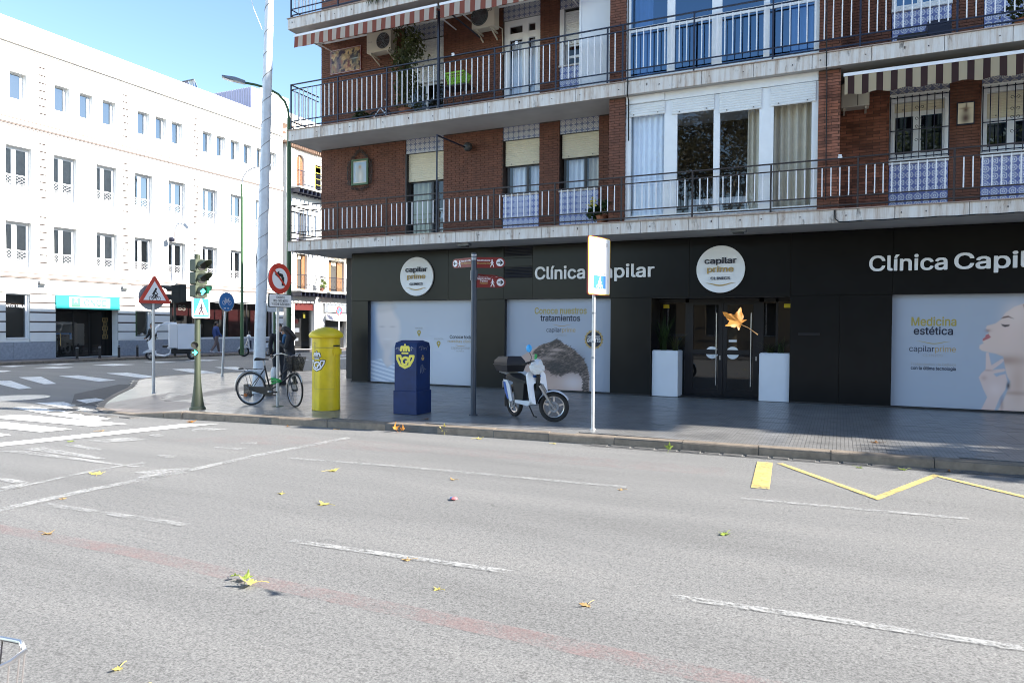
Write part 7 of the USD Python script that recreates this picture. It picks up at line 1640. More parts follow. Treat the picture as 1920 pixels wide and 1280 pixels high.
part(sp, 'lettering', MB().add(text('ONCE', .30, True, .004, 1.15), frame_T((XL + .169, 23.1, 2.67), AZX)), 'letter_pale_green', smooth=False)
part(sp, 'emblem', MB().add(MB().poly(rr_poly(.42, .42, .04).difference(walker_glyph(.36).buffer(.01)), .004).mesh(), frame_T((XL + .169, 22.12, 2.82), AZX)), 'letter_pale_green', smooth=False)
part(LB, 'raised_lettering', MB().add(text('TERRITORIAL', .2, True, .02, 2.8), frame_T((XL + .001, 22.8, 6.46), AZX)), 'facade_white', smooth=False)
part(LB, 'raised_lettering', MB().add(text('DE ANDALUCÍA', .2, True, .02, 3.0), frame_T((XL + .001, 27.05, 6.46), AZX)), 'facade_white', smooth=False)
for y in (20.45, 24.65): part(LB, 'floodlight', MB().cbox(XL + .1, y, 3.62, XL + .35, y + .3, 3.84, .02), 'facade_white', smooth=False)
cmr = part(LB, 'wall_camera', MB().lathe([(0, 0), (.12, .02), (.16, .1), (.16, .18), (.1, .26), (0, .28)], (XL + .35, 27.4, 6.35), 20), 'letter_navy')
part(cmr, 'arm', MB().cyl((XL, 27.4, 6.6), (XL + .35, 27.4, 6.62), .03), 'bar_white'); part(cmr, 'aerial', MB().cyl((XL + .2, 27.75, 6.35), (XL + .2, 27.7, 7.1), .012), 'facade_trim')
# on its roof
t = thing('roof_lantern', 'small gabled glass roof lantern on the white building', 'skylight', (-36.2, 31.2, 15.5))
gx, gy = -36.0, 30.5
part(t, 'frame', MB().tube([(gx, 30.55, 15.5), (gx, 30.95, 16.78), (gx, 31.75, 15.5)], .035, 6).tube([(gx, 30.95, 16.78), (gx - 3, 30.95, 16.78)], .035, 6).tube([(gx, 30.95, 16.78), (gx, 30.98, 15.5)], .025, 6).tube([(gx, 31.75, 15.55), (gx - 3, 31.75, 15.55)], .03, 6), 'steel_grey')
part(t, 'gable_pane', ([(gx, 30.57, 15.5), (gx, 31.73, 15.5), (gx, 30.95, 16.75)], [[0, 1, 2]]), 'pane_blue', smooth=False)
for k in range(6): part(t, 'roof_pane', MB().add(hull([(gx - k * .5 - d, y, z + q) for d in (.03, .47) for y, z in ((30.97, 16.75), (31.72, 15.58)) for q in (0, .02)])), 'metal_lilac' if k % 2 else 'sign_white', smooth=False)
t = thing('roof_block', 'lilac corrugated plant room block on the white building roof', 'roof structure', (-37.5, 36, 15.5))
part(t, 'block', MB().box(-41, 35.13, 15.41, -35.5, 38.6, 17.58), 'facade_white', smooth=False)
rb_ = MB()
for k in range(36): rb_.box(-41 + k * .153, 35.10, 15.42, -41 + k * .153 + .1, 35.129, 17.57)
part(t, 'corrugated_face', rb_, 'metal_lilac', smooth=False)
t = thing('roof_unit', 'small pale plant unit at the roof edge beside the lilac block', 'roof structure', (-35.2, 34, 15.5))
part(t, 'case', MB().cbox(-35.6, 35.9, 15.54, -34.4, 38.0, 15.95, .02), 'facade_white', smooth=False); part(t, 'stand', MB().box(-34.5, 35.4, 15.54, -34.42, 35.5, 15.8), 'steel_grey', smooth=False)
t = thing('white_rear_building', 'tall white building rising behind the roof of the corner house', 'building', (-46, 46, 0))
part(t, 'wall', MB().box(-56, 42.5, 0, -42, 45.6, 20.7).box(-56, 45.6, 0, -42, 62, 19.6), 'facade_white', smooth=False)
part(t, 'ledge', MB().box(-42, 42.4, 20.3, -41.9, 45.6, 20.5).box(-42, 45.7, 18.9, -41.92, 62, 19.05), 'facade_trim', smooth=False)
for k in range(4): part(t, 'window', MB().box(-42.0, 46.5 + k * 2.6, 16.4, -41.97, 47.5 + k * 2.6, 18.2), 'interior', smooth=False)
# ------------------------------------------------------------------ balconied corner house at the end
FB = thing('balconied_house', 'cream corner house with tiled eaves, iron balconies and shops below', 'building', (XL, 41, .13))
FO = [(37.72, 38.52, 11.3, 13.2), (41.3, 42.1, 11.3, 13.2), (37.75, 38.76, 4.3, 6.75), (41.1, 42.87, 4.3, 6.6), (37.7, 38.7, 7.6, 9.6), (41.4, 42.4, 7.6, 9.6), (37.0, 39.5, .13, 3.35), (40.7, 43.1, .13, 2.75), (45.5, 46.5, 4.3, 6.7)]
def arch_hole(a, b, c, d): return Polygon([(a, c), (b, c), (b, d)] + [((a + b) / 2 + (b - a) / 2 * math.cos(q), d + (b - a) / 2 * math.sin(q)) for q in np.linspace(0, PI, 14)] + [(a, d)])
hol = [arch_hole(*q) if q[2] > 11 else Polygon([(q[0], q[2]), (q[1], q[2]), (q[1], q[3]), (q[0], q[3])]) for q in FO]
part(FB, 'wall', yz_poly(Polygon([(36.75, 0), (49, 0), (49, 14.1), (36.75, 14.1)]).difference(unary_union(hol)), XL - .4, .4), 'facade_white', smooth=False)
part(FB, 'core', MB().box(-41.9, 36.77, 0, XL - 1., 42.3, 14.0).box(-41.9, 42.3, 0, XL - 1., 49, 14.0), 'interior', smooth=False)
part(FB, 'eave', MB().box(XL - .4, 36.5, 14.1, XL + .45, 49, 14.22), 'roof_tile', smooth=False)
ev = MB()
for k in range(60): ev.box(XL + .02, 36.7 + k * .2, 13.9, XL + .38, 36.76 + k * .2, 14.099)
part(FB, 'eave_brackets', ev, 'roof_tile', smooth=False, kind='stuff')
part(FB, 'roof', MB().add(hull([(XL + .45, 36.5, 14.22), (XL + .45, 49, 14.22), (-41.8, 36.5, 15.2), (-41.8, 49, 15.2), (-41.8, 36.5, 14.22), (-41.8, 49, 14.22)])), 'roof_tile', smooth=False)
for y0 in (36.8, 39.6): 
    for z0 in (11.0, 4.3, .4):
        for k in range(7): part(FB, 'quoin', MB().box(XL + .001, y0 + .02, z0 + k * .42, XL + .05, y0 + .7, z0 + k * .42 + .38), 'facade_white', smooth=False)
for a, b, c, d in FO[:2]:
    sh = part(FB, 'arched_shutter', MB().add(yz_poly(arch_hole(a + .03, b - .03, c, d), XL - .2, .04).mesh()), 'wood_brown', smooth=False)
    for k in range(16): part(sh, 'slat', MB().box(XL - .16, a + .08, c + .2 + k * .11, XL - .14, b - .08, c + .25 + k * .11), 'terracotta', smooth=False)
    part(sh, 'centre_post', MB().box(XL - .15, (a + b) / 2 - .03, c, XL - .13, (a + b) / 2 + .03, d + .3), 'facade_trim', smooth=False)
for a, b, c, d in FO[2:6] + FO[8:]:
    w = part(FB, 'balcony_door', MB().box(XL - .3, a, c, XL - .26, b, d), 'interior', smooth=False)
    if c < 5:
        part(w, 'shutter', MB().box(XL - .25, a, c, XL - .21, a + (b - a) * .28, d - .1).box(XL - .21, a + .02, c, XL - .19, a + (b - a) * .26, d - .2), 'wood_brown', smooth=False)
        part(w, 'shutter', MB().box(XL - .22, b - (b - a) * .36, c, XL - .18, b, d - .05), 'wood_brown', smooth=False)
        part(w, 'blind', MB().box(XL - .24, a + (b - a) * .3, d - .35, XL - .22, b - (b - a) * .4, d), 'curtain_beige', smooth=False)
    else: part(w, 'shutter', MB().box(XL - .25, a, c, XL - .2, a + .45, d), 'metal_lilac', smooth=False)
def far_balcony(y0, y1, zt, slats=True):
    b = part(FB, 'balcony_floor', MB().box(XL + .001, y0, zt - .12, XL + .95, y1, zt), 'concrete', smooth=False)
    n = int((y1 - y0) / .42)
    for k in range(n + 1): part(b, 'joist', MB().box(XL + .02, y0 + .05 + k * .42, zt - .4, XL + .9, y0 + .12 + k * .42, zt - .121), 'iron_dark', smooth=False)
    part(b, 'underside', MB().box(XL + .01, y0 + .02, zt - .16, XL + .9, y1 - .02, zt - .121), 'black_matt', smooth=False)
    r_ = part(FB, 'balcony_rail', MB().box(XL + .9, y0, zt + 1.0, XL + .94, y1, zt + 1.04).box(XL + .9, y0, zt + .1, XL + .93, y1, zt + .13).box(XL, y0, zt + 1.0, XL + .9, y0 + .03, zt + 1.04).box(XL, y1 - .03, zt + 1.0, XL + .9, y1, zt + 1.04), 'iron_dark', smooth=False)
    m = MB(); k = 0; y = y0
    while y < y1:
        m.box(XL + .91, y, zt + .13, XL + .925, y + .014, zt + 1.0)
        if k % 3 == 1: m.torus((XL + .917, y + .05, zt + .75), .05, .009, (1, 0, 0), 10, 4).torus((XL + .917, y + .05, zt + .35), .05, .009, (1, 0, 0), 10, 4)
        y += .115; k += 1
    part(r_, 'balusters', m, 'iron_dark', smooth=False, kind='stuff')
far_balcony(36.9, 43.6, 11.2); far_balcony(37.1, 39.75, 4.2); far_balcony(40.1, 43.9, 4.2); far_balcony(36.9, 43.4, 7.5)
t = thing('yellow_banner', 'yellow cloth banner hung by the arched window of the far house', 'banner', (XL + .1, 40.1, 11.2)); part(t, 'cloth', MB().box(XL + .02, 39.6, 11.4, XL + .05, 40.15, 13.2), 'yellow_bright', smooth=False); part(t, 'rod', MB().cyl((XL + .035, 39.55, 13.21), (XL + .035, 40.2, 13.21), .02), 'wood_brown')
t = thing('balcony_flower_pot', 'yellow-green potted plant at the end of a far iron balcony', 'plant', (XL + .7, 39.6, 4.2)); part(t, 'pot', MB().lathe([(0, 0), (.12, 0), (.16, .25), (0, .24)], (XL + .7, 39.5, 4.2), 14), 'terracotta'); part(t, 'foliage', MB().add(clumps((XL + .7, 39.5, 4.75), (.28, .25, .3), 260, .14, 6)), 'leaf_lime', smooth=False, kind='stuff')
t = thing('dry_creeper', 'tangle of dry creeper stems hanging over the far house front', 'plant', (XL, 42, 6.6))
r = random.Random(5); m = MB()
for k in range(46):
    y0 = r.uniform(40.2, 43.5); z0 = 7.3 - r.random() * .3; pts = [(XL + .05 + r.random() * .15, y0, z0)]
    for j in range(5): pts.append((XL + .05 + r.random() * .25, pts[-1][1] + r.uniform(-.1, .5), pts[-1][2] - r.uniform(-.02, .22)))
    m.tube(pts, .014, 4)
part(t, 'stems', m, 'curtain_beige', smooth=False, kind='stuff')
part(FB, 'shop_front', MB().box(XL - .2, 37.0, 2.85, XL - .1, 39.5, 3.35), 'shop_red', smooth=False)
s1 = part(FB, 'shop_glass', ([(XL - .25, 37.0, .3), (XL - .25, 39.5, .3), (XL - .25, 39.5, 2.85), (XL - .25, 37.0, 2.85)], [[0, 1, 2], [0, 2, 3]]), 'pane_dark', smooth=False)
for a, b, c, d, mt in ((37.1, 37.7, 1.0, 2.0, 'shop_ochre'), (38.0, 38.6, 1.3, 1.6, 'sign_white'), (38.2, 38.5, 1.9, 2.2, 'shop_red'), (39.0, 39.2, 2.3, 2.7, 'yellow_bright'), (38.0, 38.5, .7, .9, 'sign_white')): part(s1, 'display', MB().box(XL - .6, a, c, XL - .55, b, d), mt, smooth=False)
part(FB, 'shop_fascia', MB().cbox(XL + .02, 40.5, 2.75, XL + .14, 43.3, 3.4, .01), 'steel_grey', smooth=False)
part(FB, 'fascia_lettering', MB().add(text('MONTBLANCT', .3, True, .01, 1.8), frame_T((XL + .141, 41.75, 2.95), AZX)), 'sign_white', smooth=False)
part(FB, 'shop_blind', MB().add(hull([(XL + .02, y, z) for y in (40.7, 43.1) for z in (2.2, 2.7)] + [(XL + .5, y, 2.15) for y in (40.7, 43.1)])), 'sign_white', smooth=False)
part(FB, 'shop_door', MB().box(XL - .3, 40.7, .13, XL - .25, 43.1, 2.75), 'black_matt', smooth=False)

# ------------------------------------------------------------------ people
def person(name, label, loc, rz, pose, mats, long_coat=False, hair='short', scarf=None, h=1.65):
    """Local frame: x forward, y left, z up from the soles."""
    t = thing(name, label, 'person', loc, rz); k = h / 1.70; P = {a: np.array(b) * k for a, b in pose.items()}
    def C(*pr): return chain(*[(P[a] if isinstance(a, str) else np.array(a) * k, r_ * k) for a, r_ in pr])
    hc = P['head']
    fwd = np.array([math.cos(pose['nod'][0]), 0, -math.sin(pose['nod'][0])]); up = np.array([math.sin(pose['nod'][0]), 0, math.cos(pose['nod'][0])])
    def H(a, b, c): return hc + (fwd * a + np.array([0, 1, 0]) * b + up * c) * k
    body = [C(('neck', .052), ('chest', .10)), C(('chest', .115), ('waist', .10), ('hip', .12))]
    S = m3.Manifold.sphere
    head = m3.Manifold.batch_hull([S(.085 * k, 18).translate(tuple(H(-.02, 0, .035))), S(.07 * k, 18).translate(tuple(H(.03, 0, .04))), S(.045 * k, 18).translate(tuple(H(.045, 0, -.075))), S(.05 * k, 18).translate(tuple(H(-.01, 0, -.05)))])
    body += [head, chain((H(-.02, 0, -.05), .05 * k), (P['neck'], .052 * k)), chain((H(.085, 0, .015), .013 * k), (H(.105, 0, -.02), .016 * k)), chain((H(.08, -.02, -.055), .010 * k), (H(.08, .02, -.055), .010 * k))]
    for s in ('l', 'r'):
        sg = 1 if s == 'l' else -1
        body += [m3.Manifold.batch_hull([S(.014 * k, 10).translate(tuple(H(-.01, sg * .085, .0))), S(.012 * k, 10).translate(tuple(H(-.02, sg * .088, .03)))])]
        body += [C(('chest', .09), ('sh_' + s, .062)), C(('sh_' + s, .055), ('el_' + s, .042), ('wr_' + s, .029)), C(('hip', .11), ('th_' + s, .085)), C(('th_' + s, .085), ('kn_' + s, .056), ('an_' + s, .038))]
        w_, f_ = P['wr_' + s], P['ha_' + s]; d = (f_ - w_) / np.linalg.norm(f_ - w_); side = np.cross(d, [0, 1, 0]); side /= max(np.linalg.norm(side), 1e-6)
        pal = w_ + d * .06 * k; body.append(m3.Manifold.batch_hull([S(.022 * k, 10).translate(tuple(w_ + d * .02 * k)), S(.016 * k, 10).translate(tuple(pal + side * .028 * k)), S(.016 * k, 10).translate(tuple(pal - side * .028 * k))]))
        for q, L in ((-.03, .062), (-.01, .075), (.01, .08), (.03, .07)):
            b0 = pal + side * q * k; b1 = b0 + d * L * .55 * k; b2_ = b0 + d * L * .9 * k + np.array([0, -sg * .018, -.01]) * k
            body.append(chain((b0, .0095 * k), (b1, .009 * k), (b2_, .008 * k)))
        body.append(chain((w_ + d * .03 * k + side * .02 * k, .012 * k), (w_ + d * .06 * k + side * .05 * k + np.array([0, -sg * .01, 0]) * k, .010 * k), (w_ + d * .085 * k + side * .055 * k + np.array([0, -sg * .02, 0]) * k, .009 * k)))
        an = P['an_' + s]; td = P.get('toe_' + s, an + np.array([.16, 0, -.06]) * k)
        body.append(chain((an + np.array([-.03, 0, -.04]) * k, .034 * k), (td, .027 * k)))
    part(t, 'body', blob(body, .03, 4), 'skin', smooth=True, local=True)
    tr = []
    for s in ('l', 'r'): tr += [C(('hip', .128), ('th_' + s, .10)), C(('th_' + s, .10), ('kn_' + s, .074), ('an_' + s, .060))]
    part(t, 'trousers', blob(tr, .035, 5), mats['legs'], smooth=True, local=True)
    ct = [C(('neck', .068), ('chest', .128)), C(('chest', .140), ('waist', .13), ('hip', .145))]
    for s in ('l', 'r'): ct += [C(('chest', .115), ('sh_' + s, .080)), C(('sh_' + s, .077), ('el_' + s, .062), ('wr_' + s, .048))]
    if long_coat:
        kl, kr = P['kn_l'], P['kn_r']; hp = P['hip']
        ct.append(m3.Manifold.batch_hull([S(.145 * k, 16).translate(tuple(hp)), S(.10 * k, 14).translate(tuple((hp + kl * 1.4) / 2.4 + [0, .05, 0])), S(.10 * k, 14).translate(tuple((hp + kr * 1.4) / 2.4 - [0, .05, 0]))]))
    part(t, 'coat', blob(ct, .035, 5), mats['top'], smooth=True, local=True)
    for s in ('l', 'r'):
        an = P['an_' + s]; td = P.get('toe_' + s, an + np.array([.16, 0, -.06]) * k)
        part(t, 'shoe', blob([chain((an + np.array([-.04, 0, -.035]) * k, .046 * k), (td, .036 * k)), chain((an, .048 * k), (an + np.array([0, 0, -.03]) * k, .05 * k))], .025, 4), mats['shoe'], smooth=True, local=True)
    hr = [m3.Manifold.batch_hull([S(.098 * k, 18).translate(tuple(H(-.03, 0, .05))), S(.078 * k, 18).translate(tuple(H(.02, 0, .075))), S(.07 * k, 14).translate(tuple(H(-.055, 0, -.02)))])]
    if hair == 'long':
        for sg in (-1, 1): hr += [chain((H(-.01, sg * .075, .05), .04 * k), (H(-.02, sg * .09, -.08), .045 * k), (H(-.05, sg * .10, -.22), .04 * k), (H(-.07, sg * .09, -.33), .02 * k))]
        hr += [chain((H(-.07, 0, .03), .08 * k), (H(-.10, 0, -.12), .085 * k), (H(-.13, 0, -.28), .06 * k))]
    part(t, 'hair', blob(hr, .025, 4), 'hair_dark', smooth=True, local=True)
    for sg in (-1, 1): part(t, 'eye', MB().add(trimesh.creation.icosphere(2, .011 * k), np.array([[1, 0, 0, H(.092, sg * .032, .018)[0]], [0, 1, 0, H(.092, sg * .032, .018)[1]], [0, 0, 1, H(.092, sg * .032, .018)[2]], [0, 0, 0, 1]])), 'letter_black', local=True)
    if scarf: part(t, 'scarf', blob([chain((P['neck'] + [.03, .05, 0], .06 * k), (P['neck'] + [.08, 0, -.02], .065 * k), (P['neck'] + [.03, -.05, 0], .06 * k)), chain((P['neck'] + [.09, .02, -.03], .055 * k), (P['chest'] + [.15, .03, -.08], .05 * k))], .03, 4), scarf, smooth=True, local=True)
    return t, P
STAND = {'nod': (.0, 0, 0), 'head': (.03, 0, 1.60), 'neck': (0, 0, 1.46), 'chest': (0, 0, 1.28), 'waist': (0, 0, 1.08), 'hip': (0, 0, .93), 'sh_l': (0, .185, 1.38), 'sh_r': (0, -.185, 1.38), 'el_l': (-.03, .24, 1.10), 'el_r': (-.03, -.24, 1.10),
         'wr_l': (.05, .25, .86), 'wr_r': (.05, -.25, .86), 'ha_l': (.08, .25, .76), 'ha_r': (.08, -.25, .76), 'th_l': (0, .10, .85), 'th_r': (0, -.10, .85), 'kn_l': (.02, .11, .49), 'kn_r': (.02, -.11, .49), 'an_l': (0, .11, .09), 'an_r': (0, -.11, .09), 'toe_l': (.17, .12, .036), 'toe_r': (.17, -.12, .036)}
def pose(**k): d = dict(STAND); d.update(k); return d
W1 = pose(nod=(.55, 0, 0), head=(.13, 0, 1.545), neck=(.05, 0, 1.44), chest=(.02, 0, 1.27), el_l=(.06, .24, 1.09), el_r=(.06, -.24, 1.09), wr_l=(.26, .09, 1.20), wr_r=(.26, -.09, 1.20), ha_l=(.33, .03, 1.25), ha_r=(.33, -.03, 1.25), kn_l=(.10, .10, .50), an_l=(.16, .11, .09), toe_l=(.33, .12, .036), kn_r=(-.02, -.1, .49), an_r=(-.12, -.11, .10), toe_r=(.04, -.12, .036))
t, P = person('person', 'woman in a long black coat and blue scarf looking down at her hands', (-13.48, 14.70, .13), PI + .55, W1, {'legs': 'trousers_dark', 'top': 'coat_black', 'shoe': 'black_matt'}, True, 'long', 'scarf_blue', 1.60)
ph = thing('mobile_phone', 'small dark phone held by the woman in the black coat', 'phone', (-13.78, 14.52, 1.3), PI + .55)
part(ph, 'case', MB().add(hull([(a * .004 + c * .02, b * .036, c * .07 + .02) for a in (-1, 1) for b in (-1, 1) for c in (-1, 1)])), 'black_gloss', local=True, smooth=False)
part(ph, 'screen', MB().add(hull([(-.006 + c * .018, b * .032, c * .062 + .02) for b in (-1, 1) for c in (-1, 1)] + [(-.005 + c * .018, b * .032, c * .062 + .02) for b in (-1, 1) for c in (-1, 1)])), 'lens_dark', local=True, smooth=False)
person('person', 'dark clothed person standing behind the no left turn post, mostly hidden', (-14.35, 15.2, .13), -.5, pose(), {'legs': 'trousers_dark', 'top': 'coat_black', 'shoe': 'black_matt'}, False, 'short', None, 1.63)
WALK = pose(kn_l=(.16, .10, .50), an_l=(.22, .11, .10), toe_l=(.38, .12, .05), kn_r=(-.06, -.1, .49), an_r=(-.30, -.11, .16), toe_r=(-.16, -.12, .06), el_r=(.05, -.24, 1.1), wr_r=(.2, -.24, .95), ha_r=(.28, -.24, .92))
person('person', 'man in a blue jacket and brown trousers walking past the shop windows', (-32.7, 29.6, .125), PI / 2 - .3, WALK, {'legs': 'trousers_brown', 'top': 'jacket_blue', 'shoe': 'shoe_pale'}, False, 'short', None, 1.80)
person('person', 'person in black walking on the far pavement left of the cargo trike', (-32.9, 25.6, .125), -PI / 2, WALK, {'legs': 'trousers_dark', 'top': 'coat_black', 'shoe': 'black_matt'}, True, 'short', None, 1.66)

# ------------------------------------------------------------------ vehicles across the side street
def small_wheel(t, x, y, r_, w_=.05, local=True):
    q = part(t, 'wheel', MB().torus((x, y, r_), r_ - w_, w_, (0, 1, 0), 36, 8), 'rubber', local=local)
    m = MB().cyl((x, y - .03, r_), (x, y + .03, r_), r_ * .2, n=14)
    for k in range(5): a = k * 2 * PI / 5; m.cyl((x, y - .01, r_), (x + math.cos(a) * (r_ - w_), y - .01, r_ + math.sin(a) * (r_ - w_)), .022, n=6)
    m.torus((x, y, r_), r_ - w_ * 1.7, .02, (0, 1, 0), 30, 6); part(q, 'rim', m, 'chrome', local=local)
t = thing('cargo_trike', 'white covered cargo trike with a big box, by the far kerb', 'cargo trike', (-30.5, 24.55, 0), math.radians(50) - PI)
# local x runs towards its front (photo left), y to its left
small_wheel(t, .72, 0, .24); small_wheel(t, -1.18, .42, .26, .065); small_wheel(t, -1.18, -.42, .26, .065)
part(t, 'cargo_box', MB().cbox(-1.55, -.52, .55, -.5, .52, 1.80, .02), 'scooter_white', local=True)
part(t, 'box_front', MB().cbox(-.495, -.5, .6, -.1, .5, 1.82, .03), 'panel_white', local=True)
part(t, 'chassis', MB().cbox(-1.5, -.45, .32, -.2, .45, .545, .03), 'black_matt', local=True)
part(t, 'roof', MB().tube([(-.45, 0, 1.83), (.05, 0, 1.84), (.38, 0, 1.68), (.62, 0, 1.3)], .05, 8).add(hull([(x_, y_, z_) for x_, z_ in ((-.45, 1.80), (-.45, 1.86), (.05, 1.87), (.05, 1.82), (.3, 1.72), (.3, 1.77)) for y_ in (-.42, .42)])), 'scooter_white', local=True)
part(t, 'windscreen', ([(.30, -.38, 1.72), (.30, .38, 1.72), (.66, .34, 1.05), (.66, -.34, 1.05)], [[0, 1, 2], [0, 2, 3]]), 'screen_clear', local=True, smooth=False)
for e in (-1, 1): part(t, 'screen_pillar', MB().tube([(.30, e * .39, 1.72), (.68, e * .35, 1.03)], .022, 6).tube([(-.1, e * .45, 1.8), (-.1, e * .45, .6)], .02, 6), 'scooter_white', local=True)
part(t, 'front_apron', MB().add(hull([(x_, y_, z_) for x_, y_, z_ in ((.66, -.26, 1.05), (.66, .26, 1.05), (.86, -.1, .9), (.86, .1, .9), (.62, -.3, .5), (.62, .3, .5), (.55, -.28, .5), (.55, .28, .5), (.58, -.28, 1.05), (.58, .28, 1.05), (.78, -.12, .48), (.78, .12, .48))])), 'scooter_white', local=True)
part(t, 'front_mudguard', MB().add(hull([(.72 + a, y_, z_) for a, z_ in ((-.3, .42), (-.15, .52), (.1, .53), (.3, .42), (.36, .34), (.0, .46)) for y_ in (-.1, .1)])), 'scooter_white', local=True)
part(t, 'floor', MB().tube([(.58, -.2, .5), (.45, -.2, .25), (.1, -.2, .2), (-.15, -.2, .3), (-.2, -.2, .55), (-.02, -.2, .62)], .05, 8).tube([(.58, .2, .5), (.45, .2, .25), (.1, .2, .2), (-.15, .2, .3), (-.2, .2, .55), (-.02, .2, .62)], .05, 8).cbox(-.1, -.2, .2, .5, .2, .25, .01), 'scooter_white', local=True)
part(t, 'seat', MB().cbox(-.15, -.2, .62, .2, .2, .72, .03).cbox(-.2, -.18, .72, -.12, .18, 1.1, .03), 'black_matt', local=True)
part(t, 'handlebar', MB().tube([(.42, .36, 1.1), (.5, .2, 1.12), (.56, 0, 1.08), (.5, -.2, 1.12), (.42, -.36, 1.1)], .018, 6).cyl((.56, 0, 1.08), (.64, 0, .8), .03), 'bike_black', local=True)
part(t, 'headlamp', MB().add(trimesh.creation.icosphere(2, .09), np.array([[.5, 0, 0, .86], [0, 1, 0, 0], [0, 0, 1, .95], [0, 0, 0, 1.]])), 'lens_dark', local=True)
for e in (-1, 1): part(t, 'mirror', MB().cbox(.48, e * .42 - .05, 1.2, .5, e * .42 + .05, 1.3, .006), 'bike_black', local=True)
part(t, 'tail_light', MB().cbox(-1.56, -.48, .42, -1.54, -.38, .5, .004).cbox(-1.56, .38, .42, -1.54, .48, .5, .004), 'traffic_red', local=True, smooth=False)
t = thing('parked_scooter', 'white parked motor scooter behind the slender lamp post', 'scooter', (-29.55, 29.6, .02), math.radians(52) - PI)
small_wheel(t, .68, 0, .29, .05); small_wheel(t, -.60, 0, .29, .06)
part(t, 'front_shield', MB().add(hull([(x_, y_, z_) for x_, y_, z_ in ((.46, -.2, 1.0), (.46, .2, 1.0), (.40, -.22, .45), (.40, .22, .45), (.52, -.08, 1.02), (.52, .08, 1.02), (.36, -.2, .4), (.36, .2, .4))])), 'scooter_white', local=True)
part(t, 'inner_shield', MB().cbox(.30, -.18, .42, .37, .18, .9, .02), 'letter_navy', local=True)
part(t, 'front_mudguard', MB().add(hull([(.68 + a, y_, z_) for a, z_ in ((-.26, .5), (-.1, .62), (.15, .6), (.34, .42), (.0, .56)) for y_ in (-.07, .07)])), 'scooter_white', local=True)
part(t, 'fork', MB().cyl((.48, 0, .9), (.68, 0, .29), .04), 'chrome', local=True)
part(t, 'floor', MB().cbox(-.1, -.15, .28, .42, .15, .36, .02), 'scooter_white', local=True)
part(t, 'rear_body', MB().add(hull([(x_, y_, z_) for x_, y_, z_ in ((.0, -.14, .36), (.0, .14, .36), (-.05, -.15, .68), (-.05, .15, .68), (-.75, -.14, .72), (-.75, .14, .72), (-.85, -.06, .78), (-.85, .06, .78), (-.6, -.13, .5), (-.6, .13, .5))])), 'scooter_white', local=True)
part(t, 'seat', MB().add(hull([(x_, y_, z_) for x_, y_, z_ in ((.05, -.1, .72), (.05, .1, .72), (-.75, -.13, .8), (-.75, .13, .8), (-.2, -.14, .82), (-.2, .14, .82), (-.7, -.1, .88), (-.7, .1, .88))])), 'black_matt', local=True)
part(t, 'headset', MB().add(trimesh.creation.icosphere(2, 1.), np.array([[.12, 0, 0, .42], [0, .13, 0, 0], [0, 0, .12, 1.1], [0, 0, 0, 1.]])).tube([(.34, .34, 1.1), (.42, 0, 1.14), (.34, -.34, 1.1)], .018, 6), 'scooter_white', local=True)
for e in (-1, 1): m = part(t, 'mirror', MB().add(trimesh.creation.icosphere(2, 1.), np.array([[.02, 0, 0, .40], [0, .06, 0, e * .3], [0, 0, .05, 1.36], [0, 0, 0, 1.]])), 'bike_black', local=True); part(m, 'stem', MB().cyl((.38, e * .22, 1.13), (.40, e * .3, 1.34), .008), 'chrome', local=True)
part(t, 'stand', MB().tube([(-.2, .12, .3), (-.25, .18, .02)], .015, 6).tube([(-.2, -.12, .3), (-.25, -.18, .02)], .015, 6), 'bike_black', local=True)
# manhole cover in the shaded road
t = thing('manhole_cover', 'pale round manhole cover near the corner crossing', 'manhole cover', (-17.5, 9.95, 0), kind=None)
part(t, 'ring', MB().add(trimesh.creation.annulus(.62, .72, .012, sections=48), np.array([[1, 0, 0, -17.5], [0, 1, 0, 9.95], [0, 0, 1, .004], [0, 0, 0, 1.]])), 'iron_cover'); part(t, 'cover', MB().cyl((-17.5, 9.95, -.01), (-17.5, 9.95, .008), .61, n=48), 'iron_cover')

# ------------------------------------------------------------------ across the road, behind the camera: what the glass reflects
def plane_tree(x, y, h, label, seed):
    t = thing('plane_tree', label, 'tree', (x, y, .1)); r = random.Random(seed); tr = MB(); tips = []
    tr.tube([(x, y, .1), (x + .1, y, 2), (x, y + .1, h * .45)], [.26, .2, .15], 12)
    for k in range(9):
        a = k * 2.4 + r.random(); z0 = h * r.uniform(.36, .48); L = r.uniform(1.8, 3.2)
        e = (x + L * math.cos(a), y + L * math.sin(a), z0 + h * r.uniform(.2, .42)); tr.tube([(x, y, z0), ((x + e[0]) / 2, (y + e[1]) / 2, (z0 + e[2]) / 2 + .3), e], [.1, .06, .02], 6); tips.append(e)
    part(t, 'trunk', tr, 'bark')
    cr = MB()
    for i, e in enumerate(tips + [(x, y, h * .85)]): cr.add(clumps(e, (1.8, 1.8, 1.7), 900, .24, seed * 20 + i))
    part(t, 'crown', cr, 'plane_leaf', smooth=False, kind='stuff')
plane_tree(-5.6, -8.2, 15.0, 'plane tree across the road, reflected in the bay window', 3)
plane_tree(4.2, -7.4, 12.4, 'plane tree across the road, to the right of the viewer', 4)
plane_tree(12.5, -8.6, 14.2, 'plane tree across the road, far right of the viewer', 5)
t = thing('opposite_building', 'sandstone building across the road behind the viewer', 'building', (-4, -17, 0))
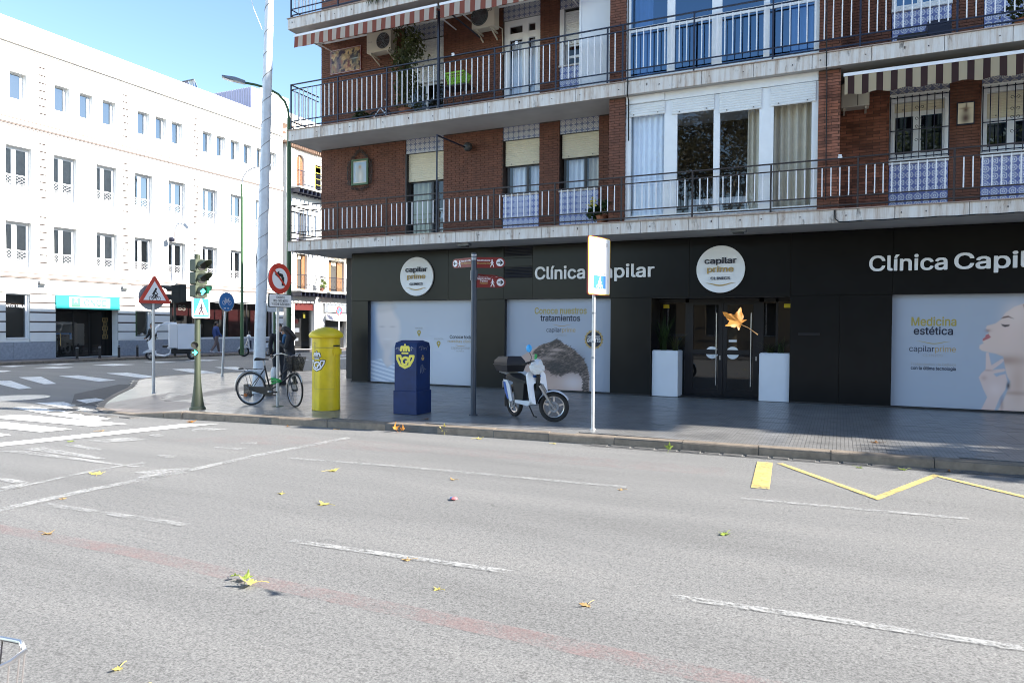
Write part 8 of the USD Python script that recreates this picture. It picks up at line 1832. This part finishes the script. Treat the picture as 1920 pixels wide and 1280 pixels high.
oh = [(x_, x_ + 1.3, z_, z_ + 2.3) for x_ in np.arange(-12, 40, 3.4) for z_ in (1.2, 5.2, 8.9, 12.4) if x_ > -4 or z_ < 5.5]
ow = Polygon([(-14, 0), (42, 0), (42, 18.5), (-4.5, 18.5), (-4.5, 8.4), (-14, 8.4)]).difference(unary_union([Polygon([(a, c), (b, c), (b, d), (a, d)]) for a, b, c, d in oh]))
part(t, 'wall', MB().poly(ow, .4, np.array([[1, 0, 0, 0], [0, 0, -1, -17], [0, 1, 0, 0], [0, 0, 0, 1.]])), 'stone_brown', smooth=False)
part(t, 'core', MB().box(-4.5, -24, 0, 42, -17.8, 18.4).box(-14, -24, 0, -4.51, -17.8, 8.3), 'interior', smooth=False)
for a, b, c, d in oh:
    if -13 < a < 10 and c < 8:
        w = part(t, 'window', MB().box(a, -17.36, c, b, -17.3, c + .08).box((a + b) / 2 - .04, -17.36, c + .08, (a + b) / 2 + .04, -17.3, d), 'frame_white', smooth=False)
        part(w, 'railing', MB().box(a - .1, -16.9, c + .9, b + .1, -16.86, c + .94).add(MB().box(a - .1, -16.9, c, b + .1, -16.86, c + .04).mesh()), 'iron_dark', smooth=False)

# street trees on the pavement, past the right edge: their crowns shade the kerb
def street_tree(x, y, label, seed):
    t = thing('street_tree', label, 'tree', (x, y, .13))
    part(t, 'trunk', MB().tube([(x, y, .13), (x + .05, y, 3), (x, y, 6.2)], [.17, .14, .09], 10), 'bark')
    cr = MB()
    for i, (dx, dy, dz) in enumerate(((-.6, -.2, .1), (0, -.3, .4), (1.5, -.2, .2), (-.3, .3, .6), (.8, .3, .7), (.6, .0, 1.1))): cr.add(clumps((x + dx, y + dy, 6.1 + dz), (1.2, .55, .7), 900, .2, seed * 10 + i))
    part(t, 'crown', cr, 'plane_leaf', smooth=False, kind='stuff')
street_tree(12.9, 12.85, 'street tree on the pavement past the right edge, nearer one', 6)
street_tree(15.9, 13.0, 'street tree on the pavement past the right edge, further one', 7)
street_tree(18.9, 13.2, 'street tree on the pavement past the right edge, furthest one', 8)
